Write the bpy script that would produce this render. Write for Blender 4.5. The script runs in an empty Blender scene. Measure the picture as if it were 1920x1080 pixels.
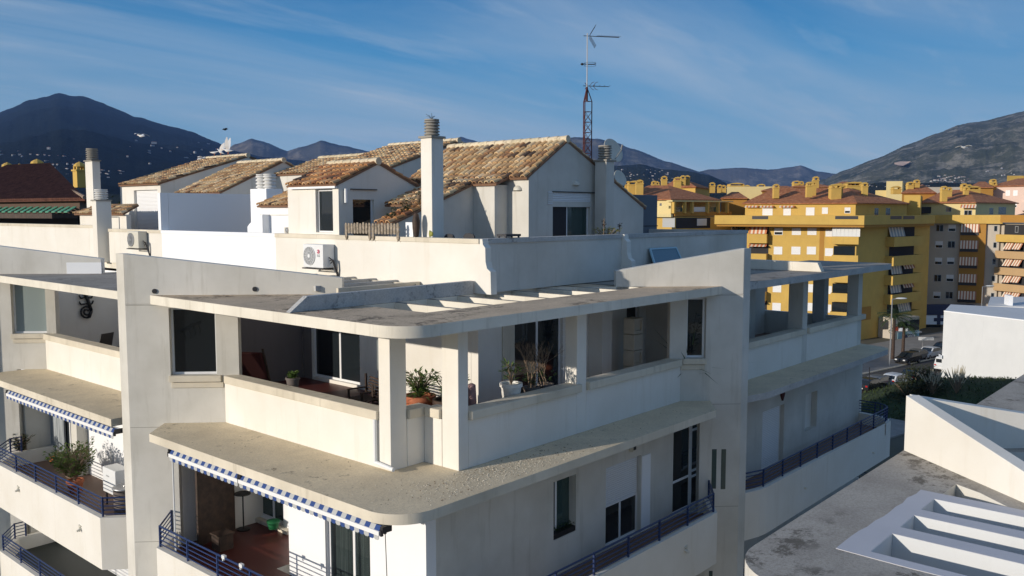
import bpy, bmesh, math, random
from mathutils import Vector, Matrix, noise
random.seed(7)
SC=bpy.context.scene
COL=SC.collection
# ---------------------------------------------------------------- camera maths (metres, camera at the origin, x/y along the two facades)
CF=1630.; CP=math.atan((540-398)/CF); CT=math.radians(41.3)
FW=(math.cos(CT),math.sin(CT)); RT=(math.sin(CT),-math.cos(CT))
def ray(u,v):
    h=CF*math.cos(CP)-(v-540)*math.sin(CP); dn=CF*math.sin(CP)+(v-540)*math.cos(CP); l=u-960
    return (h*FW[0]+l*RT[0],h*FW[1]+l*RT[1],-dn)
def atz(u,v,z):
    r=ray(u,v);t=z/r[2];return Vector((r[0]*t,r[1]*t,z))
def atx(u,v,x):
    r=ray(u,v);t=x/r[0];return Vector((x,r[1]*t,r[2]*t))
def aty(u,v,y):
    r=ray(u,v);t=y/r[1];return Vector((r[0]*t,y,r[2]*t))
def atd(u,v,d):
    r=ray(u,v);t=d/(r[0]*FW[0]+r[1]*FW[1]);return Vector((r[0]*t,r[1]*t,r[2]*t))
class Pl:
    """vertical plane through plan points A,B; s runs along it, w goes inward"""
    def __init__(s,A,B,inn=1):
        s.A=Vector(A[:2]);d=Vector(B[:2])-s.A;s.L=d.length;s.e=d/s.L;s.n=Vector((-s.e.y,s.e.x))*inn
    def pt(s,a,w,z):
        p=s.A+s.e*a+s.n*w;return (p.x,p.y,z)
    def at(s,u,v,w=0):
        r=ray(u,v);A=s.A+s.n*w
        n=s.n;t=(A.x*n.x+A.y*n.y)/(r[0]*n.x+r[1]*n.y)
        return ((Vector((r[0]*t,r[1]*t))-s.A).dot(s.e),r[2]*t)
    def s(s,u,w=0): return s.at(u,500,w)[0]
    def z(s,u,v,w=0): return s.at(u,v,w)[1]
# ---------------------------------------------------------------- mesh builder
class MB:
    def __init__(s): s.v=[];s.f=[];s.m=[];s.c=[];s.k=0;s.col=None
    def add(s,vs,fs):
        b=len(s.v);s.v+= [tuple(p) for p in vs]
        for f in fs: s.f.append([b+i for i in f]);s.m.append(s.k);s.c.append(s.col)
        return s
    def box(s,x0,x1,y0,y1,z0,z1):
        return s.add([(x0,y0,z0),(x1,y0,z0),(x1,y1,z0),(x0,y1,z0),(x0,y0,z1),(x1,y0,z1),(x1,y1,z1),(x0,y1,z1)],
          [(0,3,2,1),(4,5,6,7),(0,1,5,4),(1,2,6,5),(2,3,7,6),(3,0,4,7)])
    def pbox(s,pl,a0,a1,w0,w1,z0,z1):
        P=pl.pt
        return s.add([P(a0,w0,z0),P(a1,w0,z0),P(a1,w1,z0),P(a0,w1,z0),P(a0,w0,z1),P(a1,w0,z1),P(a1,w1,z1),P(a0,w1,z1)],
          [(0,3,2,1),(4,5,6,7),(0,1,5,4),(1,2,6,5),(2,3,7,6),(3,0,4,7)])
    def prism(s,poly,z0,z1):
        n=len(poly)
        z0f=z0 if callable(z0) else (lambda x,y:z0); z1f=z1 if callable(z1) else (lambda x,y:z1)
        return s.add([(p[0],p[1],z0f(p[0],p[1])) for p in poly]+[(p[0],p[1],z1f(p[0],p[1])) for p in poly],
          [tuple(range(n))[::-1],tuple(range(n,2*n))]+[(i,(i+1)%n,n+(i+1)%n,n+i) for i in range(n)])
    def vprism(s,pl,poly,w0,w1):
        n=len(poly)
        return s.add([pl.pt(a,w0,z) for a,z in poly]+[pl.pt(a,w1,z) for a,z in poly],
          [tuple(range(n))[::-1],tuple(range(n,2*n))]+[(i,(i+1)%n,n+(i+1)%n,n+i) for i in range(n)])
    def grid(s,mapf,us,vs,holes,w0,w1):
        """solid sheet with rectangular holes: us,vs ranges, faces only where solid meets void"""
        U=sorted(set([us[0],us[1]]+[x for h in holes for x in h[:2] if us[0]<x<us[1]]))
        V=sorted(set([vs[0],vs[1]]+[x for h in holes for x in h[2:] if vs[0]<x<vs[1]]))
        def solid(i,j):
            if i<0 or j<0 or i>=len(U)-1 or j>=len(V)-1: return False
            a=(U[i]+U[i+1])/2;b=(V[j]+V[j+1])/2
            return not any(h[0]<a<h[1] and h[2]<b<h[3] for h in holes)
        idx={}
        def vt(i,j,w):
            k=(i,j,w)
            if k not in idx: idx[k]=len(s.v);s.v.append(tuple(mapf(U[i],V[j],w)))
            return idx[k]
        def F(*q): s.f.append(list(q));s.m.append(s.k);s.c.append(s.col)
        for i in range(len(U)-1):
            for j in range(len(V)-1):
                if not solid(i,j): continue
                F(vt(i,j,w0),vt(i,j+1,w0),vt(i+1,j+1,w0),vt(i+1,j,w0));F(vt(i,j,w1),vt(i+1,j,w1),vt(i+1,j+1,w1),vt(i,j+1,w1))
                if not solid(i-1,j): F(vt(i,j,w0),vt(i,j,w1),vt(i,j+1,w1),vt(i,j+1,w0))
                if not solid(i+1,j): F(vt(i+1,j,w0),vt(i+1,j+1,w0),vt(i+1,j+1,w1),vt(i+1,j,w1))
                if not solid(i,j-1): F(vt(i,j,w0),vt(i+1,j,w0),vt(i+1,j,w1),vt(i,j,w1))
                if not solid(i,j+1): F(vt(i,j+1,w0),vt(i,j+1,w1),vt(i+1,j+1,w1),vt(i+1,j+1,w0))
        return s
    def pgrid(s,pl,a0,a1,z0,z1,holes,w0,w1):
        return s.grid(lambda a,z,w:pl.pt(a,w,z),(a0,a1),(z0,z1),holes,w0,w1)
    def tube(s,p,q,r,r2=None,n=8,cap=True):
        p=Vector(p);q=Vector(q);r2=r if r2 is None else r2
        d=(q-p);
        if d.length<1e-6: return s
        d.normalize();a=d.orthogonal().normalized();b=d.cross(a)
        vs=[];
        for c,rr in ((p,r),(q,r2)):
            for i in range(n):
                t=2*math.pi*i/n;vs.append(c+a*rr*math.cos(t)+b*rr*math.sin(t))
        fs=[(i,(i+1)%n,n+(i+1)%n,n+i) for i in range(n)]
        if cap: fs+=[tuple(range(n))[::-1],tuple(range(n,2*n))]
        return s.add(vs,fs)
    def path(s,pts,r,n=6):
        for a,b in zip(pts[:-1],pts[1:]): s.tube(a,b,r,n=n)
        return s
    def lathe(s,cx,cy,prof,n=20,sy=1.):
        vs=[];
        for r,z in prof:
            for i in range(n):
                t=2*math.pi*i/n;vs.append((cx+r*math.cos(t),cy+r*sy*math.sin(t),z))
        fs=[(k*n+i,k*n+(i+1)%n,(k+1)*n+(i+1)%n,(k+1)*n+i) for k in range(len(prof)-1) for i in range(n)]
        fs+=[tuple(range(n))[::-1],tuple(range((len(prof)-1)*n,len(prof)*n))]
        return s.add(vs,fs)
    def ell(s,c,rx,ry,rz,n=12,m=8,R=None):
        vs=[];R=R or Matrix.Identity(3)
        for j in range(1,m):
            ph=math.pi*j/m
            for i in range(n):
                t=2*math.pi*i/n
                vs.append(Vector(c)+R@Vector((rx*math.sin(ph)*math.cos(t),ry*math.sin(ph)*math.sin(t),rz*math.cos(ph))))
        vs.append(Vector(c)+R@Vector((0,0,rz)));vs.append(Vector(c)+R@Vector((0,0,-rz)))
        T=len(vs)-2;B=T+1
        fs=[(j*n+i,(j+1)*n+i,(j+1)*n+(i+1)%n,j*n+(i+1)%n) for j in range(m-2) for i in range(n)]
        fs+=[(T,i,(i+1)%n) for i in range(n)]+[(B,(m-2)*n+(i+1)%n,(m-2)*n+i) for i in range(n)]
        return s.add(vs,fs)
    def leaf(s,base,tip,w,up=(0,0,1),fold=.2):
        b=Vector(base);t=Vector(tip);d=t-b
        side=d.cross(Vector(up))
        if side.length<1e-5: side=Vector((1,0,0))
        side=side.normalized()*w/2;nn=side.cross(d).normalized()*fold*w
        m=b+d*.45
        return s.add([b,m+side+nn,t,m-side+nn,m],[(0,4,1),(4,2,1),(0,3,4),(3,2,4)])
    def build(s,name,mats,parent=None,smooth=False,bevel=0,world=True,ang=40):
        me=bpy.data.meshes.new(name)
        off=ORG.get(parent.name,Vector((0,0,0))) if parent else Vector((0,0,0))
        top_loc=None
        if parent is None and world and s.v:
            xs=[p[0] for p in s.v];ys=[p[1] for p in s.v];zs=[p[2] for p in s.v]
            off=top_loc=Vector(((min(xs)+max(xs))/2,(min(ys)+max(ys))/2,min(zs)))
        me.from_pydata([(p[0]-off.x,p[1]-off.y,p[2]-off.z) for p in s.v],[],s.f)
        if not isinstance(mats,(list,tuple)): mats=[mats]
        for m in mats: me.materials.append(M[m] if isinstance(m,str) else m)
        me.polygons.foreach_set('material_index',s.m)
        if any(c is not None for c in s.c):
            ca=me.color_attributes.new('Col','FLOAT_COLOR','CORNER')
            buf=[]
            for p,c in zip(me.polygons,s.c):
                c=c or (.5,.5,.5)
                for _ in range(p.loop_total): buf+= [c[0],c[1],c[2],1.]
            ca.data.foreach_set('color',buf)
        bm=bmesh.new();bm.from_mesh(me);bmesh.ops.recalc_face_normals(bm,faces=bm.faces);bm.to_mesh(me);bm.free()
        if smooth:
            me.polygons.foreach_set('use_smooth',[True]*len(me.polygons))
            if ang<180: me.set_sharp_from_angle(angle=math.radians(ang))
        me.update()
        o=bpy.data.objects.new(name,me);COL.objects.link(o)
        if parent: o.parent=parent
        elif top_loc is not None: o.location=top_loc
        ORG[o.name]=off
        if bevel:
            b=o.modifiers.new('bevel','BEVEL');b.width=bevel;b.segments=2;b.limit_method='ANGLE';b.angle_limit=math.radians(50)
        return o
ORG={}
def thing(name,label,cat,loc=(0,0,0),group=None,rz=0):
    o=bpy.data.objects.new(name,None);o.empty_display_size=.3;COL.objects.link(o)
    o.location=loc;o.rotation_euler=(0,0,rz);ORG[o.name]=Vector(loc)
    return tag(o,label,cat,group)
def tag(o,label=None,cat=None,group=None,kind=None):
    if label: o['label']=label
    if cat: o['category']=cat
    if group: o['group']=group
    if kind: o['kind']=kind
    return o
def copy_tree(o,parent=None):
    c=o.copy();COL.objects.link(c)
    if parent: c.parent=parent
    for ch in o.children: copy_tree(ch,c)
    return c
# ---------------------------------------------------------------- materials
M={}
def mat(name):
    m=bpy.data.materials.new(name);m.use_nodes=True;M[name]=m
    nt=m.node_tree;b=nt.nodes['Principled BSDF'];return m,nt,b
def N(nt,t,**k):
    n=nt.nodes.new(t)
    for a,v in k.items():
        if a=='ins':
            for i,x in v.items(): n.inputs[i].default_value=x
        else: setattr(n,a,v)
    return n
def simple(name,col,rough=.6,metal=0,spec=.5,emit=None):
    m,nt,b=mat(name);b.inputs['Base Color'].default_value=(*col,1);b.inputs['Roughness'].default_value=rough;b.inputs['Metallic'].default_value=metal
    b.inputs['Specular IOR Level'].default_value=spec
    if emit: b.inputs['Emission Color'].default_value=(*col,1);b.inputs['Emission Strength'].default_value=emit
    return m
def ramp(nt,fac,stops):
    r=N(nt,'ShaderNodeValToRGB')
    while len(r.color_ramp.elements)<len(stops): r.color_ramp.elements.new(.5)
    for e,(p,c) in zip(r.color_ramp.elements,stops):
        e.position=p;e.color=(*c,1) if len(c)==3 else c
    nt.links.new(fac,r.inputs['Fac']);return r.outputs['Color']
def pos(nt,scale=(1,1,1)):
    g=N(nt,'ShaderNodeNewGeometry');mp=N(nt,'ShaderNodeMapping');mp.inputs['Scale'].default_value=scale
    nt.links.new(g.outputs['Position'],mp.inputs['Vector']);return mp.outputs['Vector']
def opos(nt,scale=(1,1,1)):
    g=N(nt,'ShaderNodeTexCoord');mp=N(nt,'ShaderNodeMapping');mp.inputs['Scale'].default_value=scale
    nt.links.new(g.outputs['Object'],mp.inputs['Vector']);return mp.outputs['Vector']
def nz(nt,vec,scale,detail=4,rough=.55):
    n=N(nt,'ShaderNodeTexNoise');n.inputs['Scale'].default_value=scale;n.inputs['Detail'].default_value=detail;n.inputs['Roughness'].default_value=rough
    nt.links.new(vec,n.inputs['Vector']);return n.outputs['Fac']
def mix(nt,f,a,b,typ='MIX'):
    n=N(nt,'ShaderNodeMix',data_type='RGBA',blend_type=typ)
    for i,x in ((0,f),(6,a),(7,b)):
        if hasattr(x,'links'): nt.links.new(x,n.inputs[i])
        else: n.inputs[i].default_value=x if i==0 else (*x,1)
    return n.outputs[2]
def bump(nt,b,h,st=.3,dist=.02):
    n=N(nt,'ShaderNodeBump');n.inputs['Strength'].default_value=st;n.inputs['Distance'].default_value=dist
    nt.links.new(h,n.inputs['Height']);nt.links.new(n.outputs['Normal'],b.inputs['Normal'])
def mathn(nt,op,a,b=0.):
    n=N(nt,'ShaderNodeMath',operation=op)
    for i,x in ((0,a),(1,b)):
        if hasattr(x,'links'): nt.links.new(x,n.inputs[i])
        else: n.inputs[i].default_value=x
    return n.outputs[0]
def plaster(name,base,dirt,amt=.35,streak=.4,rough=.85,bs=.25,patch=None,speck=.35):
    m,nt,b=mat(name);v=pos(nt)
    n1=nz(nt,v,.55,5,.6);c=mix(nt,mathn(nt,'MULTIPLY',ramp(nt,n1,[(.35,(0,0,0)),(.75,(1,1,1))]),amt),base,dirt)
    vs=pos(nt,(2.2,2.2,.22));n2=nz(nt,vs,1.6,5,.65)
    st=ramp(nt,n2,[(.56,(0,0,0)),(.78,(1,1,1))]);c=mix(nt,mathn(nt,'MULTIPLY',st,streak),c,dirt)
    n4=nz(nt,v,9,6,.75);sp=ramp(nt,n4,[(.66,(0,0,0)),(.74,(1,1,1))])
    n5=ramp(nt,nz(nt,v,.8,3),[(.5,(0,0,0)),(.62,(1,1,1))])
    c=mix(nt,mathn(nt,'MULTIPLY',mathn(nt,'MULTIPLY',sp,n5),speck*min(1,amt*3)),c,tuple(x*.3 for x in dirt))
    nt.links.new(c,b.inputs['Base Color']);b.inputs['Roughness'].default_value=rough;b.inputs['Specular IOR Level'].default_value=.25
    n3=nz(nt,v,70,3,.7);bump(nt,b,n3,bs,.006);return m
def concrete(name,base,dark,lich,cover=.5,rough=.95):
    m,nt,b=mat(name);v=pos(nt)
    n1=nz(nt,v,1.1,6,.65);c=mix(nt,ramp(nt,n1,[(.3,(0,0,0)),(.7,(1,1,1))]),base,dark)
    n2=nz(nt,v,3.2,8,.78);sp=ramp(nt,n2,[(cover,(0,0,0)),(cover+.07,(1,1,1))])
    n5=ramp(nt,nz(nt,pos(nt,(.6,1.3,1)),.62,4,.6),[(.47,(0,0,0)),(.58,(1,1,1))])
    c=mix(nt,mathn(nt,'MULTIPLY',mathn(nt,'MULTIPLY',sp,n5),.8),c,lich)
    n3=nz(nt,v,26,6,.8);c=mix(nt,mathn(nt,'MULTIPLY',ramp(nt,n3,[(.42,(0,0,0)),(.62,(1,1,1))]),.32),c,lich)
    nt.links.new(c,b.inputs['Base Color']);b.inputs['Roughness'].default_value=rough;b.inputs['Specular IOR Level'].default_value=.2
    bump(nt,b,n3,.5,.012);return m
plaster('cream',(.79,.77,.715),(.60,.55,.45),.4,.4)
plaster('cream_old',(.69,.675,.625),(.42,.40,.34),.6,.65)
plaster('white',(.86,.88,.9),(.74,.76,.78),.2,.1)
plaster('coping',(.74,.68,.56),(.38,.34,.26),.6,.7,bs=.5,speck=.8)
plaster('slab_edge',(.80,.76,.66),(.42,.38,.30),.55,.6,bs=.4,speck=.9)
plaster('white_dull',(.66,.68,.69),(.5,.52,.53),.3,.3)
concrete('roof_grey',(.44,.40,.35),(.31,.285,.25),(.07,.065,.06),.51)
concrete('roof_warm',(.74,.58,.41),(.56,.44,.31),(.07,.058,.045),.50)
concrete('canopy_top',(.80,.69,.50),(.64,.55,.40),(.24,.20,.15),.57)
plaster('shaded_plaster',(.20,.18,.175),(.12,.11,.1),.4,.3)  # cream wall with the shade of the deep terrace painted into its colour
concrete('plaster_worn',(.62,.62,.6),(.45,.45,.44),(.16,.16,.16),.56)
simple('floor_red',(.09,.02,.015),.45)
simple('floor_tile',(.20,.12,.085),.6)
simple('frame_white',(.78,.79,.8),.4)
simple('frame_grey',(.35,.37,.38),.5)
simple('black',(.012,.012,.013),.5)
simple('dark_room',(.03,.03,.034),.9)  # near black that paints in the shade of rooms and openings
simple('dark_metal',(.05,.05,.055),.45,.6)
simple('grey_metal',(.45,.46,.47),.4,.7)
simple('rust',(.085,.022,.022),.8,.2)
simple('blue_rail',(.016,.036,.12),.45)
simple('pot_grey',(.13,.11,.10),.8)
simple('awn_blue',(.02,.06,.22),.8)
simple('awn_white',(.8,.8,.8),.8)
simple('awn_shaded',(.46,.47,.47),.9)  # awning white greyed, the shade on the cloth put into the colour
simple('dark_floor',(.03,.035,.03),.6)
simple('twig',(.22,.16,.11),.9)
simple('orange',(.85,.22,.02),.6)
simple('red_cloth',(.07,.014,.012),.9)
simple('chip',(.62,.56,.45),.9)
simple('leaf_litter',(.16,.10,.05),.9)
simple('pink_cloth',(.35,.22,.22),.9)
simple('plastic_beige',(.62,.6,.52),.5)
simple('plastic_white',(.75,.77,.78),.45)
simple('logo_red',(.6,.08,.15),.5)
simple('shed_grey',(.12,.14,.17),.7)
simple('panel_frame',(.35,.55,.65),.5)
simple('sky_panel',(.10,.20,.27),.3)
simple('profile_blue',(.30,.42,.55),.5)
simple('slat_green',(.12,.40,.24),.6)
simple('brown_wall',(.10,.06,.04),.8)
simple('green_plastic',(.02,.16,.06),.4)
def varied(name,c1,c2,scale=6.,rough=.65,trans=0.):
    m,nt,b=mat(name);v=pos(nt);n=nz(nt,v,scale,3,.7);c=ramp(nt,n,[(.35,c1),(.65,c2)]);nt.links.new(c,b.inputs['Base Color']);b.inputs['Roughness'].default_value=rough
varied('leaf',(.045,.10,.02),(.16,.24,.05));varied('leaf_dark',(.018,.045,.012),(.06,.10,.03));varied('leaf_yellow',(.16,.2,.03),(.38,.36,.08))
varied('bare_wood',(.17,.14,.10),(.38,.32,.25),12.,.85);varied('brown_wood',(.03,.018,.012),(.07,.04,.026),5.,.7);varied('pot_white',(.6,.59,.55),(.8,.79,.75),4.,.6);varied('terracotta',(.32,.09,.04),(.5,.17,.08),5.,.8)
def glass(name,col,mixf,rough=.03):
    m,nt,b=mat(name);out=nt.nodes['Material Output']
    b.inputs['Base Color'].default_value=(*col,1);b.inputs['Roughness'].default_value=rough;b.inputs['Specular IOR Level'].default_value=.8
    t=N(nt,'ShaderNodeBsdfTransparent');t.inputs['Color'].default_value=(.75,.8,.8,1)
    ms=N(nt,'ShaderNodeMixShader');ms.inputs[0].default_value=mixf
    nt.links.new(t.outputs[0],ms.inputs[1]);nt.links.new(b.outputs[0],ms.inputs[2]);nt.links.new(ms.outputs[0],out.inputs['Surface'])
glass('glass',(.02,.025,.03),.35)
glass('glass_dark',(.015,.02,.024),1.)
glass('glass_frost',(.30,.36,.36),.9,.25)
glass('glass_green',(.05,.09,.085),.8,.08)
def curtain(name,col,dark):
    m,nt,b=mat(name);v=opos(nt,(9,9,.25));n=nz(nt,v,2.2,3)
    c=mix(nt,ramp(nt,n,[(.35,(0,0,0)),(.65,(1,1,1))]),dark,col);nt.links.new(c,b.inputs['Base Color']);b.inputs['Roughness'].default_value=.9
curtain('curtain',(.62,.66,.64),(.22,.26,.25))
curtain('curtain_grey',(.4,.44,.46),(.16,.18,.19))
simple('conc_dark',(.30,.285,.25),.95)
def shutter(name,col,freq=18.):
    m,nt,b=mat(name);g=N(nt,'ShaderNodeNewGeometry');sx=N(nt,'ShaderNodeSeparateXYZ');nt.links.new(g.outputs['Position'],sx.inputs[0])
    w=mathn(nt,'SINE',mathn(nt,'MULTIPLY',sx.outputs[2],freq*2*math.pi))
    c=mix(nt,ramp(nt,mathn(nt,'ADD',mathn(nt,'MULTIPLY',w,.5),.5),[(.0,(0,0,0)),(.25,(1,1,1))]),tuple(x*.72 for x in col),col)
    nt.links.new(c,b.inputs['Base Color']);b.inputs['Roughness'].default_value=.5;bump(nt,b,w,.5,.01)
shutter('shutter',(.78,.80,.82));shutter('shutter_white',(.86,.87,.88),16.)
def coltile(name,rough=.85):
    m,nt,b=mat(name);a=N(nt,'ShaderNodeAttribute');a.attribute_name='Col';v=pos(nt)
    n=nz(nt,v,7,6,.7);c=mix(nt,mathn(nt,'MULTIPLY',ramp(nt,n,[(.48,(0,0,0)),(.7,(1,1,1))]),.5),a.outputs['Color'],(.10,.07,.045))
    nt.links.new(c,b.inputs['Base Color']);b.inputs['Roughness'].default_value=rough;bump(nt,b,nz(nt,v,60,3),.3,.005)
coltile('tile')
plaster('mortar',(.58,.50,.36),(.30,.25,.17),.6,.3,bs=.6)
# ================================================================= MAIN WHITE BUILDING
PAL_A=[(.47,.30,.16),(.56,.38,.22),(.40,.23,.12),(.60,.45,.28),(.50,.33,.19),(.33,.18,.10),(.62,.47,.32)]
PAL_O=[(.48,.24,.09),(.40,.19,.08),(.55,.30,.13),(.34,.14,.06),(.60,.36,.18)]
PAL_A=[(c[0]*1.2,c[1]*1.2,c[2]*1.08) for c in PAL_A];PAL_O=[tuple(x*1.2 for x in c) for c in PAL_O]
def tiles(mb,E0,E1,R0,R1,pal=PAL_A,cw=.235,rh=.36,dark=.06,clip=None,seed=1):
    rnd=random.Random(seed)
    E0,E1,R0,R1=map(Vector,(E0,E1,R0,R1))
    nc=max(2,round((E1-E0).length/cw));nr=max(2,round((R0-E0).length/rh))
    P=lambda u,v:(E0.lerp(E1,u)).lerp(R0.lerp(R1,u),v)
    nrm=(E1-E0).cross(R0-E0).normalized()
    if nrm.z<0: nrm=-nrm
    side=(E1-E0).normalized()
    mb.col=(.24,.13,.075)
    mb.add([P(0,0),P(1,0),P(1,1),P(0,1)]+[P(0,0)-nrm*.06,P(1,0)-nrm*.06,P(1,1)-nrm*.06,P(0,1)-nrm*.06],[(0,1,2,3),(4,7,6,5),(0,4,5,1),(1,5,6,2),(2,6,7,3),(3,7,4,0)])
    K=5
    for c in range(nc):
        for r in range(nr):
            u=(c+.5)/nc+rnd.uniform(-.06,.06)/nc
            v0=r/nr-.03*(r>0)-rnd.uniform(0,.1)/nr;v1=min(1,(r+1)/nr+.02)
            if clip and not clip((c+.5)/nc,(r+.5)/nr): continue
            a=P(u,v0);b=P(u+rnd.uniform(-.05,.05)/nc,v1)
            if rnd.random()<dark: col=rnd.choice([(.13,.08,.05),(.09,.06,.045)])
            else:
                col=rnd.choice(pal);k=rnd.uniform(.8,1.15);col=tuple(x*k for x in col)
            mb.col=col
            vs=[]
            for (c0,rad,lift) in ((a,.098,.05),(b,.08,.012)):
                for i in range(K+1):
                    t=math.pi*i/K
                    vs.append(c0+side*rad*math.cos(t)+nrm*(rad*.85*math.sin(t)+lift-.012))
            for (c0,rad,lift) in ((a,.078,.05),):
                for i in range(K+1):
                    t=math.pi*i/K
                    vs.append(c0+side*rad*math.cos(t)+nrm*(rad*.8*math.sin(t)+lift-.02))
            fs=[(i,i+1,K+2+i,K+1+i) for i in range(K)]+[(i,2*K+2+i,2*K+3+i,i+1) for i in range(K)]
            mb.add(vs,fs)
    mb.col=None
def ridge(mb,p,q,r=.13,seg=.4,pal=PAL_A):
    p=Vector(p);q=Vector(q);n=max(1,round((q-p).length/seg));rnd=random.Random(3)
    for i in range(n):
        k=rnd.uniform(.95,1.25);mb.col=tuple(x*k for x in rnd.choice(pal))
        a=p.lerp(q,i/n)+Vector((0,0,.0));b=p.lerp(q,min(1,(i+1.06)/n))-Vector((0,0,.012));mb.tube(a,b,r,r*.93,n=12)
    mb.col=None
def window(parent,pl,a0,a1,z0,z1,w=.12,fr=.05,mull=(),rails=(),pane='glass_dark',frame='frame_white',name='window',dep=.05,lab=None):
    if a1<a0: a0,a1=a1,a0
    if z1<z0: z0,z1=z1,z0
    m=MB();ins=.003
    m.pgrid(pl,a0+ins,a1-ins,z0+ins,z1-ins,[(a0+fr,a1-fr,z0+fr,z1-fr)],w,w+dep)
    for t in mull: x=a0+(a1-a0)*t;m.pbox(pl,x-fr*.55,x+fr*.55,w-.004,w+dep+.004,z0+fr+.002,z1-fr-.002)
    for t in rails: z=z0+(z1-z0)*t;m.pbox(pl,a0+fr+.002,a1-fr-.002,w+.006,w+dep-.006,z-fr*.5,z+fr*.5)
    o=m.build(name,frame,parent)
    g=MB();g.pbox(pl,a0+fr*.8,a1-fr*.8,w+dep*.35,w+dep*.55,z0+fr*.8,z1-fr*.8);g.build('pane',pane,o)
    if lab:o['label']=lab
    return o
def railing(parent,pts,z0,h=.52,nb=5,spacing=1.45,matn='blue_rail',r=.018,out=(0,0)):
    m=MB()
    P=[Vector((p[0],p[1],0)) for p in pts]
    for k in range(nb):
        z=z0+h*(k+.6)/(nb-.4) if k<nb-1 else z0+h
        rr=r*1.3 if k==nb-1 else r*.85
        for a,b in zip(P[:-1],P[1:]): m.tube((a.x,a.y,z),(b.x,b.y,z),rr,n=6)
    o=m.build('railing',matn,parent,smooth=True)
    for i,(a,b) in enumerate(zip(P[:-1],P[1:])):
        L=(b-a).length;n=max(1,round(L/spacing))
        for j in range(n+ (1 if i==len(P)-2 else 0)):
            p=a.lerp(b,j/n);q=MB();q.box(p.x-.022,p.x+.022,p.y-.022,p.y+.022,z0-.04,z0+h+.02)
            q.build('post',matn,o)
    return o
def arc(cx,cy,r,a0,a1,n=8):
    return [(cx+r*math.cos(math.radians(a0+(a1-a0)*i/n)),cy+r*math.sin(math.radians(a0+(a1-a0)*i/n))) for i in range(n+1)]
XW,YW=11.7,12.6; KX,KY=9.85,11.3; SX,SY=10.45,11.8; ZR=-2.1; ZS=-2.33; ZK=-5.41; ZC=-4.17; ZF=-5.25
XI,YI=16.2,15.4; XP,YP=16.1,15.25
B=thing('apartment_building','cream white apartment building with flat concrete canopies, corner terraces and tiled rooftop houses','building',(13,13,-20))
PX=Pl((XW,13.65),(XW,40),-1)          # left facade, n=+x
PY=Pl((12.65,YW),(50,YW),1)           # right facade, n=+y
DL=Pl((11.72,20.15),(10.72,21.15),-1) # left diagonal pier
DR=Pl((21.7,12.6),(22.7,11.6),1)      # right diagonal pier
D2=Pl((11.72,31.75),(10.72,32.75),-1) # far left diagonal
assert PX.n.x>0 and PY.n.y>0 and DL.n.x>0 and DR.n.x>0
# --- roof slabs
def slab(name,poly,z0,z1,top,side,parent,bev=.02):
    m=MB();n=len(poly)
    m.add([(p[0],p[1],z0) for p in poly]+[(p[0],p[1],z1) for p in poly],[tuple(range(n))[::-1]]+[(i,(i+1)%n,n+(i+1)%n,n+i) for i in range(n)])
    m.k=1;m.add([(p[0],p[1],z1) for p in poly],[tuple(range(n))]);
    return m.build(name,[side,top],parent,smooth=True,ang=30)
def dp(pl,s,w=0): p=pl.pt(s,w,0);return (p[0],p[1])
sL=(DL.A.x-SX)/.70711; sRr=(DR.A.y-SY)/.70711
HX=[13.38+1.03*k for k in range(8)]
corner=arc(SX+.75,SY+.75,.75,180,270,24)
fin_in_R=DR.s(1155); fin_in_L=DL.s(642)
poly=[(SX,DL.pt(sL,0,0)[1])]+corner+[dp(DR,sRr),dp(DR,(12.6-13.33)/.70711),(HX[-1],13.33),(12.45,13.33),(12.45,YI),(XI,YI),(XI,17.0),(13.3,17.0),(13.3,dp(DL,(11.72-13.3)/.70711)[1])]
slab('roof_slab',poly,ZS,ZR,'roof_warm','slab_edge',B)
# strip between last opening and the right fin
slab('roof_slab',[(HX[-1],13.33),dp(DR,(12.6-13.33)/.70711),dp(DR,(12.6-15.4)/.70711),(HX[-1],YI)],ZS,ZR,'roof_warm','slab_edge',B)
for x in HX[:-1]: # pergola beams over the terrace
    m=MB();m.box(x,x+.13,13.33,YI,ZS,ZR-.004);m.k=1;m.add([(x,13.33,ZR),(x+.13,13.33,ZR),(x+.13,YI,ZR),(x,YI,ZR)],[(0,1,2,3)]);m.build('pergola_beam',['slab_edge','roof_grey'],B)
# right unit slab
slab('roof_slab',[dp(DR,1.35,.3),(37.0,SY)]+arc(36.9,SY+.5,.5,-90,0,5)[1:]+[(37.4,15.4),dp(DR,-3.96,.3)],ZS,ZR-.005,'roof_grey','plaster_worn',B)
# left unit slab (behind the left fin)
slab('roof_slab',[dp(DL,(11.72-13.3)/.70711,.3),dp(DL,sL-.25,.3),(SX,22.6),(SX,33.2),(13.3,30.5),(XI,30.5),(XI,28.2),(13.3,28.2)],ZS,ZR-.005,'roof_grey','slab_edge',B)
m=MB()
slab('roof_slab',[(XI,YI),(31,YI),(31,40),(21.5,40),(21.5,52),(XI,52)],ZS-.1,-1.95,'roof_grey','slab_edge',B)
for k in range(12):
    y=17.45+.93*k
    if y>28: break
    m=MB();m.box(13.32,XP-.02,y,y+.09,-2.02,-1.88);m.build('pergola_beam','coping' if k==0 else 'plaster_worn',B,bevel=.01)
m=MB();m.box(XP-.22,XP-.1,17.4,28,-2.05,-1.93);m.build('pergola_frame','coping',B)
m=MB();m.box(13.3,16.0,17.0,17.42,-2.09,-2.02);m.build('plank','bare_wood',B)
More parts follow.
